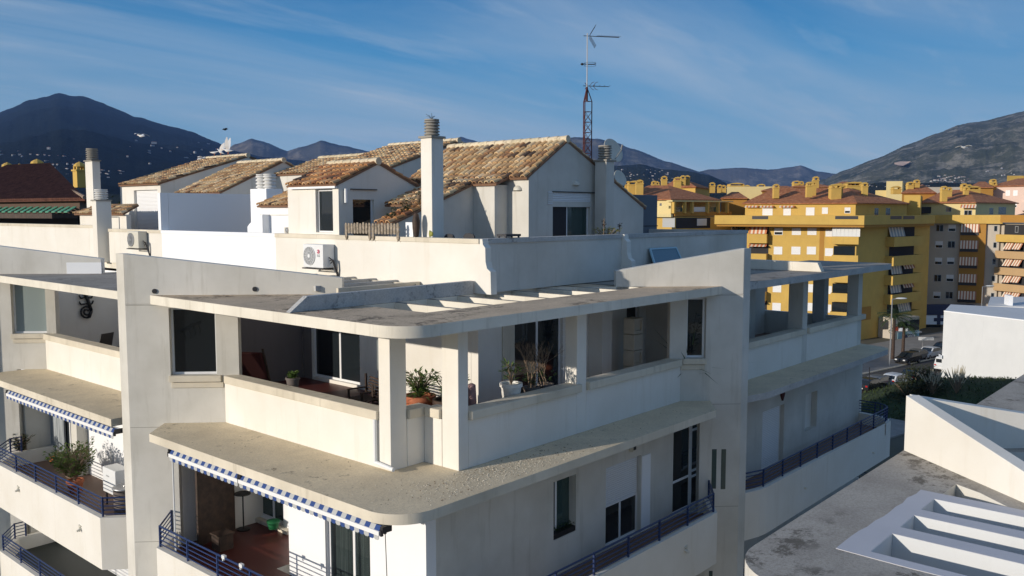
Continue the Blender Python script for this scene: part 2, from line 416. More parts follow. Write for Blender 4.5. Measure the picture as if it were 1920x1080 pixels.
# upstand along the terrace roof
m=MB();UP=Pl((SX+.05,YI+.01),(20,YI+.01),1)
m.vprism(UP,[(.0,ZR+.002),(.45,-1.78),(XP-SX-.1,-1.75),(XP-SX-.1,ZR+.002)],0,.16);m.build('upstand','plaster_worn',B,bevel=.01)
UR=Pl((30.2,12.0),(30.2,15.2),-1)
m=MB();m.vprism(UR,[(0,ZR),(.15,-1.78),(3.2,-1.75),(3.2,ZR)],0,.3);m.build('upstand','slab_edge',B,bevel=.01)
# --- canopies (two levels)
def chf(pl,s,w=0): return dp(pl,s,w)
cpoly=[dp(DL,1.55),(KX,DL.pt(1.55,0,0)[1]-.75)]+arc(KX+.85,KY+.85,.85,180,270,24)+[(DR.pt(.8,0,0)[0]-.9,KY),dp(DR,.85),dp(DR,-.05,.2),(20,YW+.3),(13.0,YW+.3),(13.0,13.9),(12.0,13.9),(12.0,20.1)]
slab('canopy',cpoly,ZK-.2,ZK,'canopy_top','coping',B)
slab('canopy',[dp(DR,1.75,.3),(24.4,KY)]+[(24.6,KY-.02)]+arc(35.3,KY+.8,.8,-90,0,8)+[(36.4,YW+.4),(23.5,YW+.4)],ZK-.2,ZK,'canopy_top','plaster_worn',B)
slab('canopy',[(11.0,22.7),(KX+.05,22.7),(KX+.05,31.3),(KX+.6,32.3),(12,32.2),(12,23)],ZK-.2,ZK,'canopy_top','coping',B)
# --- terrace walls
def wallbox(name,x0,x1,y0,y1,z0,z1,mt='cream'):
    return MB().box(x0,x1,y0,y1,z0,z1).build(name,mt,B,bevel=.012)
def coping(x0,x1,y0,y1,z=ZC,mt='coping',h=.2): return MB().box(x0,x1,y0,y1,z-h,z).build('coping',mt,B,bevel=.02)
p1y=PX.s(707)+13.65                  # post 1
p2x=PY.s(877)+12.65
wallbox('parapet_wall',XW,XW+.24,p1y,20.12,ZK,ZC-.2);coping(XW-.07,XW+.34,p1y+.01,20.05)
wallbox('parapet_wall',12.16,12.89,13.65,13.89,ZK,ZC-.2);coping(12.165,12.8,13.58,13.98)
wallbox('parapet_wall',12.65,12.89,13.1,13.645,ZK,ZC-.2);coping(12.58,12.98,13.11,13.57)
for nm,x0,x1,y0,y1 in (('terrace_post',XW,XW+.45,13.65,p1y),('terrace_post',12.65,p2x,YW,13.09)):
    wallbox(nm,x0,x1,y0,y1,ZK,ZS)
r1=[PY.s(1083)+12.65,PY.s(1101)+12.65]
wallbox('terrace_post',r1[0],r1[1],YW,YW+.36,ZK,ZS)
wallbox('parapet_wall',p2x+.002,r1[0]-.002,YW,YW+.24,ZK,ZC-.2);coping(p2x+.01,r1[0]+.1,YW-.1,YW+.34)
wallbox('parapet_wall',r1[1]+.002,21.65,YW,YW+.24,ZK,ZC-.2);coping(r1[1]+.01,21.6,YW-.1,YW+.34)
# --- diagonal piers with fins
def pier(pl,s_in,s_up,s_out,f_in,z_o,z_i,win,cut,mt='cream_old'):
    o=MB()
    o.pgrid(pl,s_up,s_out,ZK,ZS-.001,[win],0,.3) if s_up<s_out else None
    o.pbox(pl,s_in,s_out,0,.3,-20,ZK)
    q=pl.pt(s_out,0,0);r_=pl.pt(s_out,.3,0);c=(q[0]+cut[0],q[1]+cut[1])
    zt=z_o+(z_i-z_o)*0
    o.prism([(q[0],q[1]),c,(r_[0],r_[1])],-20,z_o)
    o.build('pier',mt,B)
    f=MB();f.vprism(pl,[(f_in,ZS+.001),(s_out,ZS+.001),(s_out,z_o),(f_in,z_i)],0,.3);f.build('fin_wall',mt,B,bevel=.012)
sOL=DL.s(232);wl0,wl1=DL.s(401),DL.s(313)
pier(DL,DL.s(322),DL.s(443),sOL,fin_in_L,DL.z(218,476),DL.z(642,521),(wl0,wl1,ZC,ZS-.1),(0,.42))
sOR=DR.s(1395);wr0,wr1=DR.s(1290),DR.s(1326)
pier(DR,DR.s(1318),DR.s(1258),sOR,fin_in_R,DR.z(1398,466),DR.z(1155,508),(wr0,wr1,ZC,ZS-.1),(.42,0))
s2o=D2.s(-40);w20,w21=D2.s(82),D2.s(17)
pier(D2,D2.s(22),D2.s(100),s2o,D2.s(190),D2.z(0,459)+.05,D2.z(180,485),(w20,w21,ZC,ZS-.1),(0,.42))
m=MB();m.pbox(D2,D2.s(190),D2.s(125),-.012,.1,ZR-.02,-1.72);m.build('painted_patch','white',B)
for pl,a,b in ((DL,wl0,wl1),(DR,wr0,wr1),(D2,w20,w21)):
    window(B,pl,a,b,ZC,ZS-.1,w=.16,fr=.06,pane='glass' if pl is not D2 else 'glass_frost')
    m=MB();m.pbox(pl,a-.12,b+.02,-.1,-.002,ZC-.16,ZC);m.build('sill','coping',B,bevel=.01)
    m=MB();m.pbox(pl,a-.16,b-.02,-.04,-.002,ZC-.32,ZC-.18);m.build('sill','coping',B,bevel=.01)
# slots in the right pier, dark recess pieces
for u0,u1,v0,v1 in ((1342,1351,842,916),(1360,1369,842,917),(1341,1348,1070,1100)):
    m=MB();a,b=DR.s(u0),DR.s(u1);m.pbox(DR,a,b,-.004,.02,DR.z((u0+u1)/2,v1),DR.z((u0+u1)/2,v0));m.build('slot_window','glass_green',B)
for pl,s0,s1 in ((DL,DL.s(443)+.02,sOL),(DR,DR.s(1258)+.02,sOR)): # day joints cast in the piers
    for zj in (-5.52,-2.36,-8.55):
        a0=s0 if zj>-5.41 else (DL.s(322) if pl is DL else DR.s(1318))
        m=MB();m.pbox(pl,a0,s1-.01,-.003,.0,zj,zj+.012);m.build('day_joint','conc_dark',B)
for u,v in ((290,546),(478,542)):
    s,z=DL.at(u,v);m=MB();p=Vector(DL.pt(s,-.025,z));q=Vector(DL.pt(s,.02,z));m.tube(p,q,.062,n=16);m.build('drain_pipe','dark_metal',B)
# --- inner terrace walls
ysplit=21.9
PI=Pl((XI,YI),(XI,40),-1);PJ=Pl((XI,YI),(60,YI),1)
dl0,dl1=PI.s(672),PI.s(582)
m=MB();m.pgrid(PI,.26,dl1+.02,ZF,ZS,[(dl0,dl1-.001,ZF+.1,-2.95)],0,.25);m.build('inner_wall','cream',B)
m=MB();m.pgrid(PI,dl1+.021,7.69,ZF,ZS,[],0,.25);m.build('inner_wall','shaded_plaster',B)
window(B,PI,dl0,dl1,ZF+.1,-2.95,w=.1,fr=.07,mull=(.45,),name='sliding_door')
dr0,dr1=PJ.s(965),PJ.s(1056);dk0,dk1=PJ.s(1176),PJ.s(1200)
m=MB();m.pgrid(PJ,0,16,ZF,ZS,[(dr0,dr1,ZF+.1,-2.7),(dk0,dk1,ZF+.9,-2.7)],0,.25);m.build('inner_wall','cream',B)
window(B,PJ,dr0,dr1,ZF+.1,-2.7,w=.1,fr=.07,mull=(.5,),name='sliding_door')
window(B,PJ,dk0,dk1,ZF+.9,-2.7,w=.1,fr=.06)
m=MB();a,b=PJ.s(941),PJ.s(963);m.pbox(PJ,a,b,-.03,-.002,ZF,-2.7);m.build('door_jamb','coping',B)
a=PJ.s(1105);m=MB();m.pbox(PJ,a,a+.5,-.5,-.002,ZF,ZS);m.build('pilaster','cream',B,bevel=.01)
m=MB();m.box(XW+.02,XI-.01,23.1,23.35,ZF-.3,ZS);m.build('end_wall','shaded_plaster',B)
m=MB();m.box(24.2,24.45,YW+.26,YI,ZF-.2,ZS);m.build('end_wall','cream',B)
# terrace floors
m=MB();m.prism([(XW+.245,13.9),(12.9,13.9),(12.9,YW+.25),(24.2,YW+.25),(24.2,YI-.002),(XI-.002,YI-.002),(XI-.002,23.1),(11.2,23.1),(XW+.245,20.2)],ZK+.001,ZF);m.build('terrace_floor','floor_red',B)
m=MB();m.box(XW+.25,XW+.6,15.6,20.05,ZF,ZC-.12);m.build('planter_ledge','cream_old',B,bevel=.01)
# drain pipe at post 1
m=MB();a=13.65+PX.s(703);x=XW-.06
m.path([(x,a,-4.35),(x,a,-5.28),(x+.0,13.5,-5.33)],.045,8);m.build('downpipe','plastic_white',B,smooth=True)
# --- left unit terrace
wallbox('parapet_wall',XW,XW+.24,23.3,31.7,ZK,ZC-.2);coping(XW-.07,XW+.34,23.3,31.75)
m=MB();m.box(XI,XI+.25,23.4,40,ZF,ZS);m.build('inner_wall','white',B)
m=MB();m.box(XW+.25,XI,23.36,34,ZK+.001,ZF);m.build('terrace_floor','floor_tile',B)
m=MB();m.box(10.3,XI,34,34.25,ZF,ZS);m.build('end_wall','cream',B)
# --- right unit terrace
e=Pl((35.9,YW),(35.9,16),-1)
pr0=12.65+PY.s(1508);pe0=12.65+PY.s(1597)
wallbox('terrace_post',pr0,pr0+.42,YW,YW+.55,ZK,ZS,'cream_old')
wallbox('parapet_wall',24.2,pr0-.002,YW,YW+.24,ZK,ZC-.2,'cream');coping(24.0,pr0+.1,YW-.1,YW+.34)
wallbox('parapet_wall',pr0+.422,35.9,YW,YW+.24,ZK,ZC-.2,'cream');coping(pr0+.43,36.3,YW-.1,YW+.34)
wallbox('terrace_post',35.6,36.05,YW-.002,YW+.45,ZK,ZS,'cream_old');wallbox('terrace_post',35.5,35.95,YW+1.35,YW+1.85,ZK,ZS,'plaster_worn')
wallbox('parapet_wall',35.7,35.94,YW+.5,18.5,ZK,ZC-.1,'cream_old')
m=MB();m.box(24.5,35.68,YW+.25,18.2,ZK+.001,ZF);m.build('terrace_floor','floor_tile',B)
m=MB();m.box(24.5,35.68,18.2,18.45,ZF,ZC-.05);m.build('end_wall','cream_old',B)
m=MB();m.box(24.46,24.9,YI,18.2,ZF,ZS);m.build('inner_wall','cream_old',B)
# --- lower floor : corner block
ZB=-8.25;ZL=-8.7
wd0,wd1=PX.s(686),PX.s(600);we=PX.s(530)
zt=PX.z(640,972)
LX=Pl((XW,YW),(XW,40),-1)
off=13.65-YW
m=MB();m.pgrid(LX,0,we+off,-20,ZK-.2,[(wd0+off,wd1+off,ZL,zt)],0,.28);m.build('lower_wall','white',B)
window(B,PX,wd0,wd1,ZL,zt,w=.1,fr=.07,mull=(.42,),pane='glass',name='sliding_door')
m=MB();m.pbox(PX,wd0+.05,wd1-.1,.22,.26,ZL,zt-.05);m.build('curtain','curtain',B)
# recess behind the awnings
PR=Pl((13.3,16.0),(13.3,40),-1)
d=[PR.s(x) for x in (520,447,403,357)]
m=MB();m.pgrid(PR,0,9,ZL,ZK-.2,[(d[0],d[1],ZL+.12,-6.35),(d[2],d[3],ZL+.12,-6.35)],0,.25);m.build('recess_wall','white',B)
window(B,PR,d[0],d[1],ZL+.12,-6.35,w=.08,fr=.07,mull=(.3,),pane='glass_green',name='sliding_door')
window(B,PR,d[2],d[3],ZL+.12,-6.35,w=.08,fr=.07,pane='glass_dark',name='sliding_door')
m=MB();m.pbox(PR,d[0]-.4,d[3]+.2,-.16,-.002,ZL,ZL+.11);m.build('door_step','coping',B,bevel=.01)
yP=DL.pt(DL.s(322),0,0)[1]
m=MB();m.box(DL.pt(DL.s(322),0,0)[0],17,yP+.15,yP+.4,-20,ZK-.2);m.build('end_wall','cream',B)
m=MB();m.box(XW+.28,13.3,17.3,17.55,ZL,ZK-.2);m.build('recess_return','white',B)
# balconies : slab with fascia, floor, railing
def balcony(poly,z,floor,i0,i1,fas=1.45,fm='cream',thick=.2):
    n=len(poly)
    m=MB();m.add([(p[0],p[1],z-fas) for p in poly]+[(p[0],p[1],z-.45) for p in poly],[tuple(range(n))[::-1]]+[(i,(i+1)%n,n+(i+1)%n,n+i) for i in range(n)])
    m.k=1;m.add([(p[0],p[1],z-.45) for p in poly],[tuple(range(n))]);m.k=0
    o=[Vector(p) for p in poly[i0:i1]];q=[]
    for i,p in enumerate(o):
        ns=[]
        if i>0: d=(p-o[i-1]).normalized();ns.append(Vector((-d.y,d.x)))
        if i<len(o)-1: d=(o[i+1]-p).normalized();ns.append(Vector((-d.y,d.x)))
        if len(ns)==1: q.append(p+ns[0]*thick)
        else: k=ns[0]+ns[1];q.append(p+k/max(.3,k.length_squared)*2*thick)
    for i in range(len(o)-1):
        a,b,c,d=o[i],o[i+1],q[i+1],q[i]
        fs=[(4,5,6,7),(0,1,5,4),(2,3,7,6)]
        if i==0: fs.append((3,0,4,7))
        if i==len(o)-2: fs.append((1,2,6,5))
        m.add([(p.x,p.y,z-.45) for p in (a,b,c,d)]+[(p.x,p.y,z) for p in (a,b,c,d)],fs)
    m.build('balcony',[fm,floor],B)
bx=KX+.0
for zb,fl in ((ZB,'floor_red'),(ZB-3.0,'floor_red')):
    balcony([(13.29,yP+.1),(dp(DL,DL.s(296))[0],yP+.1),(bx,DL.pt(1.6,0,0)[1]-.95),(bx,13.6),(bx+.5,12.9),(XW-.01,12.9),(XW-.01,YW+5.35),(13.29,YW+5.35)],zb,fl,1,6)
    balcony([(15.2,32.3),(bx+.75,32.3),(bx,31.4),(bx,23.5),(bx+.8,22.75),(15.2,22.75)],zb,'floor_tile' if zb==ZB else 'dark_floor',0,6)
def prof(z,poly): railing(B,poly,z)
r=.1
railing(B,[(dp(DL,DL.s(300))[0]+.05,DL.pt(1.6,0,0)[1]-.1),(bx+r,DL.pt(1.6,0,0)[1]-.95),(bx+r,13.6),(bx+.5,13.0)],ZB)
for zb in (ZB,ZB-3): railing(B,[(bx+1.1,32.2),(bx+.75,32.2),(bx+r,31.35),(bx+r,23.55),(bx+.85,22.85),(11.4,22.85)],zb)
railing(B,[(dp(DL,DL.s(300))[0]+.05,DL.pt(1.6,0,0)[1]-.1),(bx+r,DL.pt(1.6,0,0)[1]-.95),(bx+r,13.6),(bx+.5,13.0)],ZB-3)
# right balconies
by=KY-.1;rx=DR.pt(.8,0,0)[0]
for zb in (ZB-.03,ZB-3.03):
    balcony([(12.2,YW-.01),(12.5,by+.1),(12.9,by),(rx-.9,by),dp(DR,.92),dp(DR,.05),(21.6,YW-.01)],zb,'floor_tile',0,5)
    railing(B,[(12.5,by+.25),(12.9,by+r),(rx-.95,by+r),dp(DR,.85,-.06)],zb)
    balcony([dp(DR,1.9,.25),(24.0,by),(24.4,by-.05),(35.6,by-.05)]+arc(35.3,by+.9,.95,-80,-10,5)+[(36.6,YW+1.5),(23.9,YW-.01)],zb,'floor_tile',0,11)
    railing(B,[dp(DR,1.75,.4),(24.35,by+.06),(35.3,by+.06)]+arc(35.3,by+.9,.85,-75,-10,4)+[(36.15,YW+1.2)],zb)
# right lower wall with openings
wa0,wa1=PY.s(1040),PY.s(1078);wb0,wb1=PY.s(1140),PY.s(1207);wc0,wc1=PY.s(1268),PY.s(1326)
za1=PY.z(1060,896);za0=PY.z(1060,1004);zb1=PY.z(1170,865)
RW=Pl((XW+.28,YW),(60,YW),1);o2=12.65-XW-.28
ra=PY.s(1040),PY.s(1083)
m=MB();m.pgrid(RW,0,PY.s(1340)+o2,-20,ZK-.2,[(ra[0]+o2,ra[1]+o2,za0,za1),(wb0+o2,wb1+o2,ZL,zb1),(wc0+o2,wc1+o2,ZL,ZK-.35)],0,.28);m.build('lower_wall','cream_old',B)
window(B,PY,ra[0],ra[0]+.95,za0,za1,w=.2,fr=.06,mull=(.35,),pane='glass_green')
m=MB();m.pbox(PY,ra[0]+.96,ra[1],.2,.25,za0,za1);m.build('reveal','cream',B)
sh=zb1-1.05
m=MB();m.pbox(PY,wb0+.02,wb1-.02,.12,.17,sh,zb1-.01);m.build('roller_shutter','shutter',B)
window(B,PY,wb0,wb1,ZL,sh-.01,w=.12,fr=.06,mull=(.5,),pane='glass_dark',name='sliding_door')
m=MB();m.pbox(PY,wb1+.02,wb1+.45,-.02,-.001,ZL,zb1-.05);m.build('door_trim','white',B)
wm=PY.s(1303)
window(B,PY,wc0,wm,ZL,ZK-.8,w=.04,fr=.07,rails=(.38,),pane='glass_dark',name='glazed_door')
m=MB();m.pbox(PY,wc0+.06,wm-.06,.13,.15,ZL+1.1,ZK-1.0);m.build('curtain','curtain_grey',B)
m=MB();m.pbox(PY,wc0,wm,.04,.1,ZK-.78,ZK-.36);m.build('shutter_box','shutter',B)
window(B,PY,wm+.02,wc1,ZL,ZK-.36,w=.04,fr=.07,rails=(.3,.36,.78),pane='glass_dark',name='glazed_door')
s,z=PY.at(1183,838);m=MB();m.pbox(PY,s-.09,s+.09,-.12,-.002,z-.1,z+.1);m.k=1;m.pbox(PY,s-.06,s+.06,-.13,-.121,z-.06,z+.06);m.build('wall_light',['plastic_beige','dark_metal'],B)
# right unit lower wall
RU=Pl((23.4,YW),(60,YW),1);sh0,sh1=RU.s(1437),RU.s(1478);sw0,sw1=RU.s(1518),RU.s(1540);zs1=RU.z(1458,762);zw1,zw0=RU.z(1530,733),RU.z(1530,800)
m=MB();m.pgrid(RU,0,RU.s(1624),-20,ZK-.2,[(sh0,sh1,ZL,zs1),(sw0,sw1,zw0,zw1)],0,.28);m.build('lower_wall','cream_old',B)
m=MB();m.pbox(RU,sh0+.01,sh1-.2,.1,.16,ZL,zs1-.01);m.build('roller_shutter','shutter_white',B)
m=MB();m.pbox(RU,sh1-.19,sh1-.01,.14,.2,ZL,zs1-.01);m.build('reveal','cream',B)
window(B,RU,sw0,sw0+.35,zw0,zw1,w=.2,fr=.05,pane='glass_dark')
m=MB();m.pbox(RU,sw0+.36,sw1-.01,.22,.27,zw0,zw1);m.build('reveal','cream',B)
ex=RU.pt(RU.s(1624),0,0)[0]
m=MB();m.box(ex-.28,ex,YW+.29,22,-20,ZK-.2);m.build('end_wall','plaster_worn',B)
m=MB();p=RU.at(1466,738);m.vprism(RU,[(p[0]-.13,p[1]+.2),(p[0]+.13,p[1]+.2),(p[0]+.13,p[1]-.05),(p[0],p[1]-.25),(p[0]-.13,p[1]-.05)],-.06,-.002);m.build('shield_lamp','red_cloth',B)
# left unit lower level
LU=Pl((12.0,23.0),(12.0,50),-1)
g0,g1=LU.s(133),LU.s(56)
m=MB();m.pgrid(LU,0,12,-20,ZK-.2,[(g0,g1,ZL+.1,-6.1)],0,.25);m.build('recess_wall','white',B)
window(B,LU,g0,g1,ZL+.1,-6.1,w=.08,fr=.07,mull=(.25,.4),pane='glass_dark',name='sliding_door')
m=MB();m.pbox(LU,g0+1.2,g1-.1,.0,.06,ZL+.12,-6.15);m.build('curtain','curtain_grey',B)
m=MB();m.pbox(LU,g0-.75,g0-.3,-.35,-.002,ZL,ZK-.2);m.build('pilaster','cream_old',B)
m=MB();m.box(11.5,11.6,22.95,23.1,ZL,ZK-.2);m.build('downpipe','plastic_white',B)
m=MB();m.box(11.2,20,32.45,32.7,-20,ZK-.2);m.build('end_wall','cream_old',B)
m=MB();m.box(9.0,11.3,33.3,33.6,-20,ZS);m.build('end_wall','cream_old',B)
# lower, lower floors recess
m=MB();m.box(13.28,13.5,16,23,-20,ZL-.6);m.build('recess_wall','white',B)
# deck spouts
for (pl,u,v) in ((Pl((bx,13),(bx,40),-1),36,917),(Pl((bx,13),(bx,40),-1),152,991),(Pl((10,by),(40,by),1),1284,1031),(Pl((10,by),(40,by),1),1506,912),(Pl((10,by),(40,by),1),1634,846)):
    s,z=pl.at(u,v);m=MB();p=Vector(pl.pt(s,0,z))
    m.tube(p+Vector((pl.n.x,pl.n.y,0))*.02,p-Vector((pl.n.x,pl.n.y,0))*.12-Vector((0,0,.05)),.045,.03,8);m.vprism(pl,[(s-.05,z+.08),(s+.1,z+.1),(s+.1,z-.08),(s+.06,z-.1),(s+.04,z+.03)],-.03,-.002);m.build('drain_spout','plastic_beige',B)
# --- upper parapet with ogee ends
yA=36.4;UPX=Pl((XP,14.8),(XP,60),-1)
def upper(y0,y1,zt,mt,zb=-2.08):
    m=MB();m.box(XP,XP+.25,y0,y1,zb,zt-.12);m.build('roof_parapet',mt,B)
    m=MB();m.box(XP-.035,XP+.29,y0,y1,zt-.12,zt);m.build('coping','coping' if mt!='white' else 'white',B)
yw0,yw1=UPX.s(518)+14.8,UPX.s(305)+14.8
ZP=-.68
upper(YP+.0,yw0,ZP,'cream');upper(yw0,yw1,ZP,'white');upper(yw1,yA,ZP,'cream')
upper(yA+.4,52,-.55,'cream')
m=MB();m.box(XP+.252,31.0,YP,YP+.25,-2.08,ZP-.12);m.build('roof_parapet','cream_old',B)
m=MB();m.box(XP+.29,31.02,YP-.035,YP+.29,ZP-.12,ZP);m.build('coping','plaster_worn',B)
m=MB();m.box(30.75,31.0,YP+.3,40,-2.08,ZP-.01);m.build('roof_parapet','cream_old',B)
def ogee(x,th=.22):
    m=MB();pl=Pl((x,YP),(x,10),1)
    pts=[(-.02,ZP-.002),(.1,ZP-.002),(.12,-.82),(.2,-.9),(.21,-1.25),(.26,-1.42),(.38,-1.5),(.4,-2.08),(-.02,-2.08)]
    n=len(pts);m.add([(x,YP-a,z) for a,z in pts]+[(x+th,YP-a,z) for a,z in pts],[tuple(range(n))[::-1],tuple(range(n,2*n))]+[(i,(i+1)%n,n+(i+1)%n,n+i) for i in range(n)])
    m.build('ogee_bracket','cream',B)
ogee(XP+.001);ogee(aty(1180,500,YP-.3).x)
# upper deck
slab('roof_deck',[(XP+.25,YP+.25),(31,YP+.25),(31,40),(21.5,40),(21.5,52),(XP+.25,52)],-1.94,-1.72,'floor_tile','cream',B)
# long body of the building below, so nothing is hollow
m=MB();m.box(17.2,35.6,16.6,45,-20,ZS-.12);m.box(16.6,30,24,40,-20,-2.5);m.box(16.6,21,40.01,52,-20,-2.5);m.build('core','cream_old',B)
# ================================================================= ROOFTOP HOUSES (parts of the building), chimneys
DZ=-1.72
def gable(name,y0,y1,x0,xr,x1,ze0,zr,ze1,mt='cream',th=.22,holes=(),bx=None,pal=PAL_A,xhole=(),over=.14,seed=1,lab=None,zb=DZ,rid=True,back=True,right=True,top=.0):
    """house: gable wall facing -y at y0 (x0..x1), ridge along y at xr, wall facing -x at x0"""
    pl=Pl((x0,y0),(x1,y0),1);m=MB()
    m.pgrid(pl,0,x1-x0,zb,min(ze0,ze1)-.02,holes,0,th)
    lo=min(ze0,ze1)-.02
    m.vprism(pl,[(0,lo),(x1-x0,lo),(x1-x0,ze1-.02),(xr-x0,zr-.02),(0,ze0-.02)],0,th)
    pf=Pl((x0,y0+th),(x0,y1),-1)
    m.pgrid(pf,0,y1-y0-th,zb,ze0-.02,xhole,0,th)
    if right: m.box(x1-th,x1,y0+th,y1,zb,ze1-.02)
    if back: m.vprism(Pl((x0,y1),(x1,y1),1),[(0,zb),(x1-x0,zb),(x1-x0,ze1-.02),(xr-x0,zr-.02),(0,ze0-.02)],0,th)
    w=m.build(name,mt,B)
    if lab: w['label']=lab
    t=MB();s0=(zr-ze0)/(xr-x0)
    tiles(t,(x0-over,y0-.03,ze0-over*s0+.03),(x0-over,y1+.1,ze0-over*s0+.03),(xr,y0-.03,zr+.03),(xr,y1+.1,zr+.03),pal,seed=seed)
    if right:
        s1=(zr-ze1)/(x1-xr)
        tiles(t,(x1+over,y1+.1,ze1-over*s1+.03),(x1+over,y0-.03,ze1-over*s1+.03),(xr,y1+.1,zr+.03),(xr,y0-.03,zr+.03),pal,seed=seed+1)
    t.build('tile_roof','tile',w,smooth=True,ang=60)
    if rid:
        r=MB();ridge(r,(xr,y0-.05,zr+.06),(xr,y1+.1,zr+.06),.12,pal=[(.60,.52,.36),(.52,.44,.3),(.64,.55,.4)]);r.build('ridge_cap','tile',w,smooth=True,ang=60)
    return w,pl,pf
def trim(w,pl,poly,mt='white',w0=-.03,w1=.0,name='trim'):
    m=MB();m.vprism(pl,poly,w0,w1);return m.build(name,mt,w)
def lamp_half(w,pl,u,v,r=.17,name='wall_lamp'):
    s,z=pl.at(u,v);m=MB();vs=[];n=10
    for j in range(5):
        ph=math.pi/2*j/4
        for i in range(n+1):
            t=math.pi*i/n
            vs.append(pl.pt(s+r*math.cos(t)*math.cos(ph),-r*.8*math.sin(t)*math.cos(ph)-.002,z+r*.9*math.sin(ph)))
    fs=[(j*(n+1)+i,j*(n+1)+i+1,(j+1)*(n+1)+i+1,(j+1)*(n+1)+i) for j in range(4) for i in range(n)]
    m.add(vs,fs);return m.build(name,'plastic_beige',w,smooth=True)
# --- house A: small front house with picket fence
pA=Pl((16.37,10),(16.37,50),-1)
ya=10+pA.s(637);yb=10+pA.s(550)
wz1,wz0=pA.z(610,355),pA.z(610,436)
gA=Pl((16.37,ya),(30,ya),1)
xr=16.37+gA.s(711);zr=gA.z(711,306);ze=gA.z(637,344);x1=20.6;ze1=zr-(x1-xr)*.42
hA=(pA.s(626)-(ya-10)-.22,pA.s(594)-(ya-10)-.22,wz0,wz1)
dA=(gA.s(663),gA.s(703),DZ+.02,gA.z(680,358))
A_,pl,pf=gable('rooftop_house',ya,yb+.0,16.37,xr,x1,ze,zr,ze1,'cream',holes=[dA],xhole=[hA],pal=PAL_O,seed=5,lab='small front rooftop house with dark orange tiled roof')
window(A_,pf,hA[0],hA[1],wz0,wz1,w=.1,fr=.05,pane='glass_dark')
window(A_,gA,*dA,w=.08,fr=.07,pane='glass_dark',name='door')
trim(A_,gA,[(dA[0]-.08,dA[3]+.03),(dA[1]+.1,dA[3]+.03),(dA[1]+.1,dA[3]+.06),(dA[0]-.08,dA[3]+.06)],'dark_metal',-.05,-.002,'lintel')
s,z=gA.at(642,372);m=MB();c=gA.pt(s+.08,-.07,z);m.tube((c[0],c[1],z-.13),(c[0],c[1],z+.3),.055,n=12);m.build('wall_lamp','plastic_white',A_,smooth=True)
m=MB();m.box(16.25,16.36,ya+.02,yb,ze-.14,ze-.05);m.build('eave_board','white',A_)
# --- house C: large house right of the tall chimney
yc=17.3;gC=Pl((16,yc),(60,yc),1)
x0=16+gC.s(991);xr=16+gC.s(1062);zr=gC.z(1062,264);ze=gC.z(991,330)
dC=(gC.s(1036)-(x0-16),gC.s(1106)-(x0-16),DZ+.02,gC.z(1070,378))
xr1=16+gC.s(1205);ze1=gC.z(1205,392)
ybC=22.6
x1=27.0
sl=(zr-gC.z(1205,388))/(xr1-xr)
C_,pl,pf=gable('rooftop_house',yc,ybC,x0,xr,xr1,ze,zr,zr-sl*(xr1-xr),'cream_old',holes=[dC],seed=11,lab='large rooftop house with pale mottled tiled roof and sliding door',xhole=())
window(C_,pl,*dC,w=.1,fr=.06,mull=(.42,),pane='glass_green',name='sliding_door')
m=MB();m.pbox(pl,dC[0]+.06,dC[0]+(dC[1]-dC[0])*.42-.04,.08,.11,DZ+.05,dC[3]-.06);m.build('doorway_shade','dark_room',C_)  # dark sheet standing in for the unlit room behind the open half
m=MB();m.pbox(pl,dC[0],dC[1],-.002+.0,.09,dC[3]+.002,dC[3]+.28);m.build('shutter_box','shutter',C_)
trim(C_,pl,[(dC[0]-.05,dC[3]+.29),(dC[1]+.35,dC[3]+.29),(dC[1]+.35,dC[3]+.32),(dC[0]-.05,dC[3]+.32)],'dark_metal',-.05,-.002,'lintel')
s,z=pl.at(1031,371);m=MB()
for k in range(7): m.pbox(pl,s-.11,s+.11,-.03,-.002,z-.2+k*.06,z-.165+k*.06)
m.build('vent_grille','plastic_white',C_)
lamp_half(C_,pl,1079,347)
# lit side: stepped walls toward the chimney
m=MB()
E_=aty(832,370,yc+1.75);E2=aty(910,332,yc+1.75)
pw=Pl((15.9,yc+1.75),(30,yc+1.75),1)
s0,s1=pw.s(738),pw.s(912);zz0=pw.z(832,372);zz1=pw.z(910,334);kk=(zz1-zz0)/(pw.s(910)-pw.s(832));zs0=zz1-kk*(s1-s0)
zst=zz1+kk*((x0-.62)-(15.9+s1))-.03
m.box(x0-.62,x0-.002,yc+.85,yc+1.07,DZ,zst)
m.box(x0-.62,x0-.4,yc+1.072,yc+1.749,DZ,zst)
m.vprism(pw,[(s0,DZ),(s1,DZ),(s1,zz1),(s0,zs0)],0,.22);m.build('side_wall','cream_old',C_)
t=MB();ya0=yc+1.7
e0x=15.9+s0-.1;sd_=lambda x:zz1+kk*(x-(15.9+s1));xmid=15.9+pw.s(806)
xt=x0+.05
tiles(t,(xmid,ya0,sd_(xmid)+.03),(xmid,21.1,sd_(xmid)+.03),(xt,ya0,sd_(xt)+.05),(xt,21.1,sd_(xt)+.05),seed=21)
tiles(t,(e0x,ya0,sd_(e0x)+.03),(e0x,ya0+.75,sd_(e0x)+.03),(xmid,ya0,sd_(xmid)+.03),(xmid,ya0+.75,sd_(xmid)+.03),PAL_O,seed=23)
tiles(t,(x0-.72,yc+.7,sd_(x0-.72)+.03),(x0-.72,ya0,sd_(x0-.72)+.03),(xt,yc+.7,sd_(xt)+.05),(xt,ya0,sd_(xt)+.05),seed=22)
t.build('lower_tile_roof','tile',C_,smooth=True,ang=60)
m=MB();a=aty(846,342,yc+2.0);zz=sd_(a.x)
